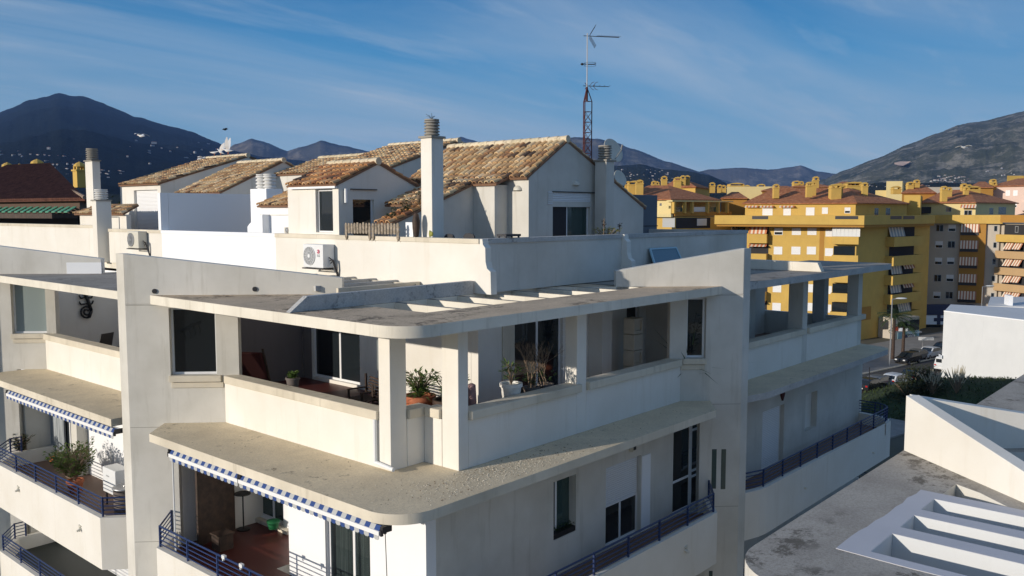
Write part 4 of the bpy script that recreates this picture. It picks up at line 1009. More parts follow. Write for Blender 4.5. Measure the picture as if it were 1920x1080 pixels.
# armchair dark red at far left end
c=Vector((12.9,20.6,ZF));
T=thing('garden_lounger','dark red cushioned lounger leaning at the left end of the terrace','lounger',c)
pl=Pl((12.6,21.1),(13.2,20.1),-1)
def slant(mb,a0,a1,w0,z0,w1,z1,t): # slanted pad
    mb.add([pl.pt(a0,w0,z0),pl.pt(a1,w0,z0),pl.pt(a1,w1,z1),pl.pt(a0,w1,z1),pl.pt(a0,w0+t,z0),pl.pt(a1,w0+t,z0),pl.pt(a1,w1+t,z1),pl.pt(a0,w1+t,z1)],[(0,1,2,3),(4,7,6,5),(0,4,5,1),(1,5,6,2),(2,6,7,3),(3,7,4,0)])
m=MB();slant(m,.1,1.0,-.1,ZF+.45,.35,ZF+1.55,.12);m.build('cushion','red_cloth',T,bevel=.05)
m=MB();slant(m,.05,.1,-.25,ZF,.4,ZF+1.65,.05);slant(m,1.0,1.05,-.25,ZF,.4,ZF+1.65,.05);m.path([pl.pt(.1,-.6,ZF+.4),pl.pt(1.2,-.6,ZF+.4)],.02);m.path([pl.pt(.08,.0,ZF+.4),pl.pt(.08,-.6,ZF+.4),pl.pt(.08,-.6,ZF)],.02);m.path([pl.pt(1.22,.0,ZF+.4),pl.pt(1.22,-.6,ZF+.4),pl.pt(1.22,-.6,ZF)],.02);m.build('frame','brown_wood',T)
# slatted bench/chairs
def slatchair(c,ang,label,W_=.6):
    T=thing('slatted_chair',label,'chair',c,'dark slatted garden chairs',ang)
    o=ORG[T.name];ORG[T.name]=Vector((0,0,0))
    m=MB()
    for k in range(6): m.box(-W_/2,W_/2,-.25+.085*k,-.25+.085*k+.06,.42,.44)
    m.build('seat','brown_wood',T)
    m=MB()
    for k in range(6): z=.5+.075*k;m.box(-W_/2,W_/2,.27+.02*k,.29+.02*k,z,z+.045)
    m.box(-W_/2-.04,-W_/2,.25,.3,.44,1.0);m.box(W_/2,W_/2+.04,.25,.3,.44,1.0);m.build('backrest','brown_wood',T)
    for sx in (-1,1):
        for sy in (-.25,.25):
            m=MB();m.box(sx*W_/2-.025,sx*W_/2+.025,sy-.025,sy+.025,0,.42);m.build('leg','brown_wood',T)
        m=MB();m.box(sx*W_/2-.03,sx*W_/2+.03,-.3,.27,.63,.66);m.box(sx*W_/2-.02,sx*W_/2+.02,-.28,-.23,.44,.63);m.build('armrest','brown_wood',T)
    ORG[T.name]=o
slatchair((14.2,17.6,ZF),math.radians(-100),'dark slatted garden chair left of the corner post',.7)
slatchair((13.6,16.2,ZF),math.radians(-60),'dark slatted garden chair half hidden behind the corner post')
m=MB()
T=thing('low_table','low dark square garden table in the corner terrace','table',(13.1,17.0,ZF))
m=MB();m.box(12.8,13.4,16.6,17.4,ZF+.42,ZF+.47);m.build('table_top','brown_wood',T)
for sx in (12.82,13.33):
    for sy in (16.62,17.33): m=MB();m.box(sx,sx+.05,sy,sy+.05,ZF,ZF+.42);m.build('leg','brown_wood',T)
# big terracotta planters in the notch
def planter(c,r,h,label,seed,mt='terracotta',n=60,pl_h=.7,blade=True,leafm='leaf'):
    T=thing('planter',label,'potted plant',c)
    pot('pot',c,r,h,mt,T)
    s_,l_=MB(),MB()
    leafplant(s_,l_,(c[0],c[1],c[2]+h*.9),pl_h,n,.055,.16,r*1.5,seed=seed)
    if blade: blades(l_,(c[0],c[1],c[2]+h*.9),n//2,pl_h*1.1,.035,seed+1,.2,1.4)
    s_.build('stems','twig',T);l_.build('leaves',leafm,T)
    return T
planter((13.55,14.75,ZF+.42),.36,.6,'lush green plant in an orange terracotta planter between the corner posts',5,n=90,pl_h=.62)
planter((13.75,14.0,ZF+.35),.36,.65,'dark leafy plant in a brown planter against the second corner post',15,'brown_wood',n=55,pl_h=.6)
planter((13.0,14.9,ZF),.25,.4,'spiky plant with pale long leaves low behind the first corner post',25,'pot_grey',n=12,pl_h=.6,leafm='leaf_yellow')
m=MB();m.box(13.3,14.1,13.75,15.1,ZF,ZF+.33);tag(m.build('planter_stand','brown_wood',bevel=.02),'dark low box carrying the terracotta planters at the corner','stand')
c=aty(957,742,YW+.6)
planter((c.x,YW+.58,ZF+.82),.26,.48,'broad leaved plant in a white round pot behind the right coping',35,'pot_white',n=26,pl_h=.5,blade=False)
m=MB();m.box(c.x-.25,c.x+1.6,YW+.36,YW+.86,ZF,ZF+.8);tag(m.build('bench_box','brown_wood'),'dark box bench under the white pot and the bare plants','bench')
def bare(c,h,label,seed,n=16,leaves=True):
    T=thing('bare_shrub',label,'plant',c);rnd=random.Random(seed);s_=MB()
    def br(p,d,l,r,dep):
        q=p+d*l;s_.tube(p,q,r,r*.65,4,False)
        if dep==0: return
        for _ in range(rnd.choice((2,2,3))):
            br(q,(d+Vector((rnd.uniform(-.7,.7),rnd.uniform(-.7,.7),rnd.uniform(-.1,.4)))*.8).normalized(),l*rnd.uniform(.6,.85),r*.62,dep-1)
    C=Vector(c)+Vector((0,0,.25))
    for _ in range(5): br(C+Vector((rnd.uniform(-.1,.1),rnd.uniform(-.1,.1),0)),Vector((rnd.uniform(-.35,.35),rnd.uniform(-.35,.35),1)).normalized(),h*.3,.014,4)
    s_.build('branches','twig',T);pot('pot',c,.2,.28,'pot_grey',T)
    if leaves:
        l_=MB();x_=MB();leafplant(x_,l_,C,.35,18,.05,.1,.3,seed=seed);l_.build('leaves','leaf_dark',T)
bare((c.x+.75,YW+.6,ZF+.81),1.3,'bare branched shrub right of the white pot on the terrace',3)
bare((c.x+1.3,YW+.6,ZF+.81),1.1,'sparse twiggy shrub beside the post with the hanging garland',8)
p=aty(884,722,YW+1.2);m=MB();m.lathe(p.x,p.y,[(.1,ZF),(.13,ZF+.3),(.12,-4.3),(.1,-3.98),(.03,-3.94)],12);tag(m.build('rolled_mat','pink_cloth',smooth=True),'rolled pinkish mat standing behind the second corner post','rolled mat')
# garland
q=Vector((aty(1058,640,YW+.3).x-.02,YW+.3,0));m=MB();rnd=random.Random(2)
z=-2.4
m.tube((q.x,q.y,-2.34),(q.x,q.y,-4.0),.004,n=4)
while z>-4.0:
    for s in (1,-1): m.leaf((q.x,q.y,z),(q.x+s*.03,q.y-s*.06,z+.05),.05)
    z-=.16
tag(m.build('hanging_garland','awn_white'),'string of small white butterflies hanging beside the terrace post','garland')
# stacked blocks behind right coping
p0=PJ.pt(PJ.s(1150),-.8,ZF);
T=thing('block_column','column of four stacked cream hollow blocks on the terrace','block column',p0)
for k in range(4):
    m=MB();x,y=p0[0],p0[1];z=ZF+.02+.5*k
    pl=Pl((x,y),(x+.5,y),1);m.pgrid(pl,0,.5,z,z+.48,[(.08,.42,z+.1,z+.4)] if k%2 else [],0,.06);m.box(x,x+.5,y+.06,y+.4,z,z+.48);m.build('block','coping',T,bevel=.008)
# gecko ornament + black chair in the left unit
g=aty(162,578,33.95);T0=MB();GK=Matrix(((0,1,0,0),(1,0,0,0),(0,0,1,0),(0,0,0,1)))
P=[];
for k in range(26):
    t=k/25*3.6*math.pi;r=.05+.20*(k/25);P.append(Vector((0,r*math.cos(t),g.z-.12+r*math.sin(t))))
T0.path(P,.035,6);T0.path([P[-1],P[-1]+Vector((0,.1,.25)),(0,0,g.z+.5)],.06,6)
T0.ell((0,0,g.z+.55),.05,.1,.12)
for s in (1,-1):
    for zz in (.18,.42): T0.path([(0,0,g.z+zz),(0,s*.2,g.z+zz-.03),(0,s*.26,g.z+zz+.1)],.03,5)
T0.v=[(g.x+p[1],33.95-.02+p[0],p[2]) for p in T0.v];tag(T0.build('gecko_ornament','black',smooth=True,ang=180),'black curly tailed lizard ornament hanging on the terrace wall','wall ornament')
c=atx(190,660,13.8);c=atx(183,640,12.75);c=Vector((12.75,c.y,ZF+.02))
T=thing('garden_chair','black metal garden chair with armrests behind the left coping','chair',c,rz=math.radians(200));ORG[T.name]=Vector((0,0,0))
m=MB();m.box(-.28,.28,-.26,.26,.43,.46);m.build('seat','black',T)
m=MB();m.add([(-.27,.26,.46),(.27,.26,.46),(.27,.44,1.15),(-.27,.44,1.15),(-.27,.29,.46),(.27,.29,.46),(.27,.47,1.15),(-.27,.47,1.15)],[(0,1,2,3),(4,7,6,5),(0,4,5,1),(1,5,6,2),(2,6,7,3),(3,7,4,0)]);m.build('backrest','black',T)
for s in (1,-1):
    m=MB();m.path([(s*.3,-.27,0),(s*.3,-.27,.62),(s*.3,-.2,.7),(s*.3,.3,.72),(s*.3,.35,.0)],.017,6);m.build('arm_frame','black',T)
ORG[T.name]=c
# --- lower left balcony things
pb=Pl((10.4,20),(10.4,40),-1)
def onx(u,v,x):
    return atx(u,v,x)
c=onx(140,880,10.9);T=thing('balcony_shrub','bushy green shrub with orange flowers behind the blue railing','plant',(c.x,c.y,ZL))
pot('pot',(c.x,c.y,ZL),.25,.4,'terracotta',T)
s_,l_=MB(),MB();leafplant(s_,l_,(c.x,c.y,ZL+.35),1.15,230,.07,.13,.85,seed=6);leafplant(s_,l_,(c.x,c.y+.7,ZL+.35),.85,150,.07,.13,.65,seed=16);s_.tube((c.x,c.y,ZL+.36),(c.x,c.y+.7,ZL+.36),.015);s_.build('stems','twig',T);l_.build('leaves','leaf',T)
f_=MB();q=onx(98,860,10.9)
for k in range(14): f_.ell((q.x+random.uniform(-.08,.08),q.y+random.uniform(-.1,.1),q.z+random.uniform(-.08,.08)),.035,.035,.03,6,4)
f_.build('flowers','orange',T)
c=onx(38,830,11.0);T=thing('balcony_shrub','dark green leafy shrub in the far left corner of the balcony','plant',(c.x,c.y,ZL));pot('pot',(c.x,c.y,ZL),.22,.35,'terracotta',T)
s_,l_=MB(),MB();leafplant(s_,l_,(c.x,c.y,ZL+.3),.75,90,.06,.11,.5,seed=26);s_.build('stems','twig',T);l_.build('leaves','leaf_dark',T)
c=onx(183,810,12.2);T=thing('grey_bush','thin grey leaved plant beside the wire rack on the balcony','plant',(c.x,c.y,ZL));pot('pot',(c.x,c.y,ZL),.16,.3,'pot_grey',T)
s_,l_=MB(),MB();leafplant(s_,l_,(c.x,c.y,ZL+.25),1.15,60,.03,.06,.3,seed=36);s_.build('stems','twig',T);l_.build('leaves','frame_grey',T)
# outdoor unit and round table
c=onx(190,925,11.0);T=thing('outdoor_unit','white boxy outdoor unit standing on the left balcony','air conditioner',(11.25,25.5,ZL))
m=MB();m.box(11.0,11.45,25.1,25.95,ZL+.4,ZL+1.15);m.build('casing','plastic_white',T,bevel=.02)
m=MB();m.box(10.995,10.999,25.5,25.7,ZL+.9,ZL+.94);m.build('handle_slot','frame_grey',T)
m=MB()
for sx in (11.05,11.36):
    for sy in (25.16,25.85): m.box(sx,sx+.04,sy,sy+.04,ZL,ZL+.4)
m.build('feet','dark_metal',T)
T=thing('round_barrel','round dark barrel table with grey lid on the left balcony','barrel',(10.95,24.4,ZL))
m=MB();m.lathe(10.95,24.4,[(.3,ZL),(.31,ZL+.8),(.28,ZL+.82)],24);m.build('drum','pot_grey',T,smooth=True)
m=MB();m.lathe(10.95,24.4,[(.33,ZL+.821),(.34,ZL+.85),(.33,ZL+.87),(.05,ZL+.88)],24);m.lathe(10.95,24.4,[(.04,ZL+.881),(.035,ZL+.91)],8);m.build('lid','grey_metal',T,smooth=True)
c=onx(208,850,12.9)
T=thing('wire_rack','folded white wire drying rack leaning on the balcony wall','drying rack',(12.4,24.1,ZL))
m=MB();pl=Pl((12.2,24.55),(12.75,23.95),-1);z0,z1=ZL+.3,ZL+1.9
for a in (0,.55): m.tube(pl.pt(a,0,z0),pl.pt(a,.15,z1),.012,n=5)
for k in range(12): t=k/11;m.tube(pl.pt(0,.15*t,z0+(z1-z0)*t),pl.pt(.55,.15*t,z0+(z1-z0)*t),.007 if k<11 else .012,n=4)
for a in (.18,.36): m.tube(pl.pt(a,0,z0),pl.pt(a,.15,z1),.007,n=4)
m.build('rack_frame','plastic_white',T)
# --- lower corner balcony things
x=DL.pt(DL.s(322),0,0)
T=thing('garden_screen','tall dark brown wooden screen panel standing at the left end of the awning balcony','screen',(11.6,21.0,ZL))
pl=Pl((11.15,x[1]-.35),(12.6,x[1]+.02),1)
m=MB();m.vprism(pl,[(0,ZL),(1.3,ZL),(1.3,ZK-.55),(.55,ZK-.9),(0,ZK-1.1)],0,.06);m.build('board','brown_wood',T)
m=MB();m.vprism(pl,[(.05,ZK-1.2),(.6,ZK-.98),(.6,ZK-1.04),(.05,ZK-1.26)],-.03,-.002);m.build('edge_batten','black',T)
T=thing('wooden_box','dark wooden box on the red balcony floor','box',(11.6,20.0,ZL));m=MB();m.box(11.3,11.7,19.9,20.3,ZL,ZL+.4);m.build('box_body','brown_wood',T,bevel=.01);m=MB();m.box(11.27,11.73,19.87,20.33,ZL+.401,ZL+.43);m.build('lid','brown_wood',T)
T=thing('side_stand','thin black metal plant stand on the awning balcony','stand',(12.6,20.9,ZL))
m=MB();m.lathe(12.6,20.9,[(.22,ZL+1.0),(.22,ZL+1.03)],16);m.build('top','black',T)
m=MB();m.tube((12.6,20.9,ZL+.02),(12.6,20.9,ZL+1.0),.02);m.lathe(12.6,20.9,[(.18,ZL),(.18,ZL+.03),(.02,ZL+.05)],12);m.build('stem','black',T)
c=onx(518,1020,13.1);T=thing('green_bin','small green plastic tub on the balcony door step','tub',(c.x,c.y,ZL+.115))
m=MB();m.lathe(13.02,c.y,[(.12,ZL+.115),(.17,ZL+.3)],16);m.build('tub_body','green_plastic',T,smooth=True);m=MB();m.lathe(13.02,c.y,[(.18,ZL+.301),(.18,ZL+.33),(.02,ZL+.36)],16);m.build('lid','green_plastic',T,smooth=True)
# clothes pegs on rail
for i,(u,v) in enumerate(((420,1044),(453,1062))):
    p=atx(u,v,KX+.1);m=MB();m.box(p.x-.03,p.x+.03,p.y-.06,p.y+.06,ZB+.5,ZB+.58);m.box(p.x-.02,p.x+.03,p.y+.02,p.y+.05,ZB+.44,ZB+.5)
    tag(m.build('rail_clip','plastic_white'),('white clip on the blue railing nearest the wooden panel','white clip on the blue railing nearest the frame bottom')[i],'clip','clips on the blue railing')
# dark planter on window sill right
s0=ra[0];T=thing('window_planter','dark withered planter box on the sill of the small right window','planter box',PY.pt(s0+.6,0,za0))
m=MB();m.pbox(PY,s0+.03,s0+1.1,.02,.19,za0+.004,za0+.13);m.build('box_body','black',T)
l_=MB();x_=MB()
for k in range(6): leafplant(x_,l_,PY.pt(s0+.15+.17*k,.1,za0+.1),.14,8,.03,.06,.07,seed=k)
l_.build('leaves','leaf_dark',T)
# plants inside the narrow right window, wall hook ornament in left window
p=DR.pt((wr0+wr1)/2,.75,ZF);planter((p[0],p[1],ZF),.25,.5,'tall dark plant behind the narrow window of the right pier',45,'terracotta',n=50,pl_h=1.9,leafm='leaf_dark')
w_=Pl((12,23.09),(16,23.09),1)
m=MB();a=w_.at(338,622);b=w_.at(374,604);m.path([w_.pt(a[0],-.05,a[1]),w_.pt((a[0]+b[0])/2,-.08,(a[1]+b[1])/2+.05),w_.pt(b[0],-.05,b[1])],.05,6)
for t in (.1,.35,.6,.85):
    s=a[0]+(b[0]-a[0])*t;z=a[1]+(b[1]-a[1])*t;m.path([w_.pt(s,-.07,z),w_.pt(s+.06,-.1,z-.2),w_.pt(s+.02,-.1,z-.28)],.02,5)
tag(m.build('branch_coat_rack','brown_wood',smooth=True),'dark knotty branch rack on the wall seen through the left pier window','wall ornament')
# --- loose chips and leaf litter on the canopy
rnd=random.Random(44)
for nm,mt,nn,lab in (('plaster_chips','chip',1500,'loose pale plaster chips and grit scattered on the canopy around the corner post'),('leaf_litter','leaf_litter',420,'dry brown leaf litter scattered on the canopy')):
    m=MB();k=0
    while k<nn:
        if rnd.random()<.75: x=rnd.gauss(13.3,1.5);y=rnd.gauss(12.0,.45)
        else: x=rnd.uniform(10,21);y=rnd.uniform(11.4,12.55) if rnd.random()<.7 else rnd.uniform(11.4,20);x=x if y<12.6 else rnd.uniform(9.95,11.6)
        if (y>12.55 and x>11.65) or x<10.1 or y<11.4 or (x<10.8 and y<12.1): continue
        if y>=12.55 and x>11.65: continue
        s=rnd.uniform(.006,.022);a=rnd.uniform(0,3.14);c,d=math.cos(a)*s,math.sin(a)*s;h=s*rnd.uniform(.3,.8)
        m.add([(x-c,y-d,ZK+.001),(x+d,y-c*.7,ZK+.001),(x+c,y+d*.8,ZK+.001),(x-d*.6,y+c,ZK+.001),(x,y,ZK+h)],[(0,1,4),(1,2,4),(2,3,4),(3,0,4)]);k+=1
    tag(m.build(nm,mt),lab,'debris' if nm!='leaf_litter' else 'leaf litter',kind='stuff')
# --- gulls
simple('gull_white',(.8,.8,.8),.8);simple('gull_grey',(.3,.32,.35),.8);simple('gull_dark',(.03,.03,.035),.8)
def gull(pos,yaw,label,wing='fold',scale=1.,pitch=0.,dark=False):
    T=thing('gull',label,'gull',pos,'gulls around the rooftops',yaw);ORG[T.name]=Vector((0,0,0))
    R=Matrix.Rotation(pitch,3,'Y');S=scale
    sec=[(-.27,.012,.012,.0),(-.2,.03,.028,.0),(-.1,.06,.06,0),(0,.075,.08,0),(.1,.062,.07,.012),(.16,.04,.045,.04),(.20,.036,.038,.065),(.235,.036,.036,.07),(.265,.02,.02,.066),(.275,.010,.010,.064)]
    m=MB();n=12;vs=[]
    z0=.17 if wing!='fly' else 0
    for x,ry,rz_,dz in sec:
        for i in range(n):
            t=2*math.pi*i/n;vs.append(R@Vector((x*S,ry*S*math.cos(t),(rz_*math.sin(t)+dz)*S))+Vector((0,0,z0*S)))
    m.add(vs,[(k*n+i,(k+1)*n+i,(k+1)*n+(i+1)%n,k*n+(i+1)%n) for k in range(len(sec)-1) for i in range(n)]+[tuple(range(n)),tuple(range((len(sec)-1)*n,len(sec)*n))[::-1]])
    col='gull_dark' if dark else 'gull_white'
    m.build('body',col,T,smooth=True,ang=180)
    m=MB();p=R@Vector((.27*S,0,.062*S))+Vector((0,0,z0*S));q=R@Vector((.325*S,0,.05*S))+Vector((0,0,z0*S));m.tube(p,q,.01*S,.003*S,6);m.build('beak','orange' if not dark else col,T)
    def wingm(side,pts):
        m=MB();top=[];bot=[]
        for le,te,up in pts:
            for q in (le,te):
                v=R@Vector((q[0]*S,side*q[1]*S,up*S))+Vector((0,0,(z0+.03)*S));top.append(v+Vector((0,0,.006*S)));bot.append(v-Vector((0,0,.006*S)))
        n=len(top);fs=[]
        for k in range(0,n-2,2): fs+=[(k,k+1,k+3,k+2),(n+k,n+k+2,n+k+3,n+k+1),(k,k+2,n+k+2,n+k),(k+1,n+k+1,n+k+3,k+3)]
        m.add(top+bot,fs);m.build('wing','gull_grey' if wing=='fold' else col,T)
    for s in (1,-1):
        if wing=='fold': wingm(s,[((.1,.06),(.0,.065),.03),((.03,.085),(-.1,.08),.03),((-.08,.075),(-.2,.06),.02),((-.2,.04),(-.32,.02),.01)])
        elif wing=='up': wingm(s,[((.1,.05),(-.06,.05),.02),((.12,.14),(-.08,.14),.2),((.08,.2),(-.08,.2),.42),((-.02,.26),(-.06,.26),.62)])
        else: wingm(s,[((.1,.05),(-.06,.05),.02),((.14,.25),(-.04,.25),.1),((.08,.5),(-.05,.5),.08),((-.04,.68),(-.07,.68),.02)])
    if wing!='fly':
        for s in (1,-1):
            m=MB();m.tube((0,s*.025*S,.1*S),(0,s*.03*S,0),.006*S,n=5);m.box(-.01*S,.05*S,s*.03*S-.02*S,s*.03*S+.02*S,0,.006*S);m.build('leg','orange',T)
    ORG[T.name]=Vector(pos)
g1=gD
def onroof(u,v,dy=.5): return aty(u,v,yD+dy)
az=math.atan2(-FW[1]+0,-FW[0])
yl_=math.atan2(RT[1],RT[0])
def ridge_pt(u): # on D ridge
    r=ray(u,292);xr_=16+gD.s(470);t=xr_/r[0];return Vector((xr_,r[1]*t,gD.z(470,294)+.2))
gull(ridge_pt(428),yl_+math.pi,'white gull with raised wings landing on the tiled ridge','up',1.0)
gull(ridge_pt(414),yl_+math.pi,'upright white gull on the ridge behind the landing gull','up',.8,pitch=-.5)
gull(ridge_pt(380)+Vector((0,0,-.15)),yl_+math.pi,'white gull with spread wings leftmost above the tiled roof','fly',1.0,.3)
gull(ridge_pt(402),yl_,'small gull standing on the ridge between the flapping gulls','fold',.8)
gull(atd(265,255,60),yl_+2.9,'white gull gliding in front of the dark mountain','fly',1.15)
gull(atd(422,243,75),yl_+.6,'tiny dark bird flying in the sky above the ridge','fly',.9,dark=True)
gull(atd(1808,277,80),yl_+.3,'white gull gliding in front of the right mountain','fly',1.4,.2)
gull(aty(592,319,34.5)+Vector((0,0,-.1)),yl_,'white gull perched behind the small orange tiled roof','fold',.8)
# ================================================================= FACING BUILDING (lower right)
ZN=-4.3
NB=thing('facing_building','weathered flat roof of the facing white building with white pergola beams, lower right','building',(14,2,-20))
plaster('pergola_white',(.58,.58,.61),(.42,.42,.45),.4,.1,bs=.4)
concrete('roof_near',(.50,.465,.41),(.36,.33,.29),(.10,.088,.07),.50)
def nslab(name,outer,holes,z0,z1,top,side,parent):
    """flat slab with polygon holes: triangulated top and bottom"""
    m=bmesh.new();off=ORG[parent.name]
    loops=[outer]+holes;edges=[];vt=[]
    for lp in loops:
        vs=[m.verts.new((p[0]-off.x,p[1]-off.y,z1-off.z)) for p in lp];vt.append(vs)
        for i in range(len(vs)): edges.append(m.edges.new((vs[i],vs[(i+1)%len(vs)])))
    bmesh.ops.triangle_fill(m,edges=edges,use_beauty=True,use_dissolve=False)
    for f in m.faces:
        if f.normal.z<0: f.normal_flip()
        f.material_index=1
    top=top
    tf=list(m.faces)
    for lp,vs in zip(loops,vt):
        lo=[m.verts.new((v.co.x,v.co.y,z0-off.z)) for v in vs];n=len(vs)
        for i in range(n): f=m.faces.new((vs[i],vs[(i+1)%n],lo[(i+1)%n],lo[i]));f.material_index=0
        for v,l in zip(vs,lo): v.tag=True;v.index=0
    m.normal_update()
    me=bpy.data.meshes.new(name);m.to_mesh(me);m.free();me.materials.append(M[side]);me.materials.append(M[top])
    o=bpy.data.objects.new(name,me);COL.objects.link(o);o.parent=parent;ORG[o.name]=off;return o
ye=4.86
h1=[(13.13,3.65),(13.76,3.65),(13.76,-1.2),(13.13,-1.2)];h2=[(12.2,3.65),(12.82,3.65),(12.82,-1.2),(12.2,-1.2)];h3=[(11.05,3.65),(11.88,3.65),(11.88,-1.2),(11.05,-1.2)]
h0=[(9.95,3.65),(10.6,3.65),(10.6,-1.2),(9.95,-1.2)]
tri=[(14.1,3.62),(14.78,3.60),(14.55,3.2),(14.1,2.72)]
fo=(16.3,4.86);fdx,fdy=(14.47-16.3),(2.59-4.86)
arcN=arc(10.25,ye-.95,.95,180,90,10)
outer=[(fo[0]+fdx*3,fo[1]+fdy*3),(9.3,-2.0)]+arcN+[fo]
nslab('roof_slab',outer,[h1,h2,h3,tri],ZN-.36,ZN,'roof_near','cream_old',NB)
m=MB();m.add([(p[0],p[1],ZN-.361) for p in ((9.4,-1.9),(10.9,-1.9),(10.9,4.0),(9.6,4.4))],[(0,1,2,3)]);m.build('soffit','cream_old',NB)
# painted white frame and beams, 6 mm proud of the slab
g=MB();fx=[(10.87+.0,4.02),(14.09,3.93),(14.06,-1.19),(10.80,-1.19)]
rng=random.Random(5)
def wob(a,b,n,k): return [(a[0]+(b[0]-a[0])*i/n+(rng.uniform(-k,k) if 0<i<n else 0),a[1]+(b[1]-a[1])*i/n+(rng.uniform(-k,k) if 0<i<n else 0)) for i in range(n)]
outp=wob(fx[0],fx[1],12,.025)+wob(fx[1],fx[2],3,0)+[fx[2]]+[fx[3]]+wob(fx[3],fx[0],12,.03)[1:]
cut=lambda h,d=0:[h[0],h[1],(h[1][0],-1.15),(h[0][0],-1.15)]
o=nslab('painted_frame',outp,[cut(h1),cut(h2),cut(h3)],ZN+.001,ZN+.008,'pergola_white','pergola_white',NB)
# white faces of the openings (painted), clear of the slab by 4 mm
m=MB()
for h in (h1,h2,h3):
    x0,x1=h[0][0],h[1][0]
    m.box(x1-.006,x1-.002,-1.19,3.64,ZN-.36,ZN+.006);m.box(x0+.002,x0+.006,-1.19,3.64,ZN-.36,ZN+.006);m.box(x0+.007,x1-.007,3.642,3.648,ZN-.36,ZN+.006)
m.build('opening_faces','white_dull',NB)
# terrace below : floor, walls, stuff
m=MB();m.box(10.2,26,-3,3.9,ZN-3.2,ZN-3.1);m.build('terrace_floor','floor_tile',NB)
m=MB();m.box(10.0,10.25,-3,3.95,ZN-3.1,ZN-2.0);m.box(10.0,16.5,3.96,4.2,ZN-3.1,ZN-2.0);m.build('parapet_wall','cream',NB)
m=MB();m.box(9.9,10.35,-3,3.99,ZN-2.0,ZN-1.85);m.box(9.9,16.5,3.992,4.3,ZN-2.0,ZN-1.85);m.build('coping','coping',NB)
m=MB();m.box(13.3,13.7,3.4,3.8,ZN-3.1,ZN-.361);m.build('terrace_post','cream',NB)
m=MB();m.box(13.0,14.4,.2,.42,ZN-3.1,ZN-.361);m.build('inner_wall','cream',NB)
m=MB();m.box(10.0,24,-3,4.2,-20,ZN-3.21);m.build('lower_walls','cream_old',NB)
m=MB();m.box(14.4,22,-3.2,1.2,ZN-3.1,ZN-.361);m.build('inner_wall','cream_old',NB)
# fins meeting at the apex
zt=-( (atx(1688,737,16.3).z)*-1)
F1=Pl((fo[0],fo[1]),(fo[0]+fdx,fo[1]+fdy),1 if Pl((fo[0],fo[1]),(fo[0]+fdx,fo[1]+fdy),1).n.x>0 else -1)
zA=F1.z(1689,738);sB=F1.s(1920);zB=F1.z(1920,884);kf=(zB-zA)/sB
m=MB();L_=5.2;m.vprism(F1,[(0,ZN-.36),(L_,ZN-.36),(L_,max(ZN+.02,zA+kf*L_)),(0,zA)],0,.26);m.build('fin_wall','cream',NB,bevel=.01)
F2=Pl((fo[0]+.02,fo[1]),(fo[0]+1.02,fo[1]-1.0),1 if Pl((fo[0],fo[1]),(fo[0]+1,fo[1]-1),1).n.x>0 else -1)
zC=F2.z(1920,773);sC=F2.s(1920);k2=(zC-zA)/sC
m=MB();L2=5.;m.vprism(F2,[(.2,ZN-.36),(L2,ZN-.36),(L2,zA+k2*L2),(.2,zA+k2*.2-.002)],0,.26);m.build('fin_wall','cream',NB,bevel=.01)
m=MB();m.prism([fo,(fo[0]+.26,fo[1]-.02),(fo[0]+.15,fo[1]-.4),(fo[0]-.05,fo[1]-.3)],-20,ZN-.361);m.build('pier','cream_old',NB)
# slab of the next unit
s2=Pl((17,ye),(40,ye),1)
nslab('roof_slab',[(fo[0]+.5,ye-.4),(fo[0]+.9,ye),(32,ye),(32,-3),(21.5,-3)],[],ZN-.36,ZN-.003,'roof_near','cream_old',NB)
m=MB();m.add([(fo[0]+.2,fo[1]-.5,ZN-.9),(20,-3,ZN-.9),(14,-3,ZN-.9),(fo[0]+fdx,fo[1]+fdy,ZN-.9)],[(0,1,2,3)]);m.build('light_well_floor','plaster_worn',NB)
# ================================================================= GROUND, ROAD
GZ=-20.
def place(u,v,z=GZ): return atz(u,v,z)
m,nt,b=mat('ground');v=pos(nt);n=nz(nt,v,.05,6,.6);c=ramp(nt,n,[(.3,(.045,.055,.03)),(.5,(.09,.085,.06)),(.7,(.13,.12,.10))]);nt.links.new(c,b.inputs['Base Color']);b.inputs['Roughness'].default_value=1
m,nt,b=mat('asphalt');v=pos(nt);n=nz(nt,v,.6,6,.7);c=ramp(nt,n,[(.3,(.04,.04,.042)),(.7,(.065,.065,.066))]);nt.links.new(c,b.inputs['Base Color']);b.inputs['Roughness'].default_value=.9;bump(nt,b,nz(nt,v,40,3),.3,.01)
m,nt,b=mat('pavement');v=pos(nt);n=nz(nt,v,.9,6,.7);c=ramp(nt,n,[(.3,(.20,.19,.18)),(.7,(.28,.27,.25))]);nt.links.new(c,b.inputs['Base Color']);b.inputs['Roughness'].default_value=.9
m,nt,b=mat('grass_m');v=pos(nt);n=nz(nt,v,.8,7,.7);c=ramp(nt,n,[(.3,(.014,.026,.008)),(.55,(.028,.052,.014)),(.75,(.06,.085,.025))]);nt.links.new(c,b.inputs['Base Color']);b.inputs['Roughness'].default_value=1;bump(nt,b,nz(nt,v,5,5),.8,.3)
g=MB();R_=10500;g.add([(-R_,-R_,GZ-.02),(R_,-R_,GZ-.02),(R_,R_,GZ-.02),(-R_,R_,GZ-.02)],[(0,1,2,3)]);tag(g.build('ground','ground'),kind='structure')
ra_=place(1625,700);rb_=place(1773,668);rd=(rb_-ra_);rd.z=0;rd.normalize();rn=Vector((-rd.y,rd.x,0))
if rn.dot(Vector((FW[0],FW[1],0)))<0: rn=-rn
def strip(name,mt,o0,o1,z,l0=-120,l1=160):
    p=[ra_+rd*l0+rn*o0,ra_+rd*l1+rn*o0,ra_+rd*l1+rn*o1,ra_+rd*l0+rn*o1]
    m=MB();m.prism([(q.x,q.y) for q in p],GZ-.015,z);return tag(m.build(name,mt),kind='structure')
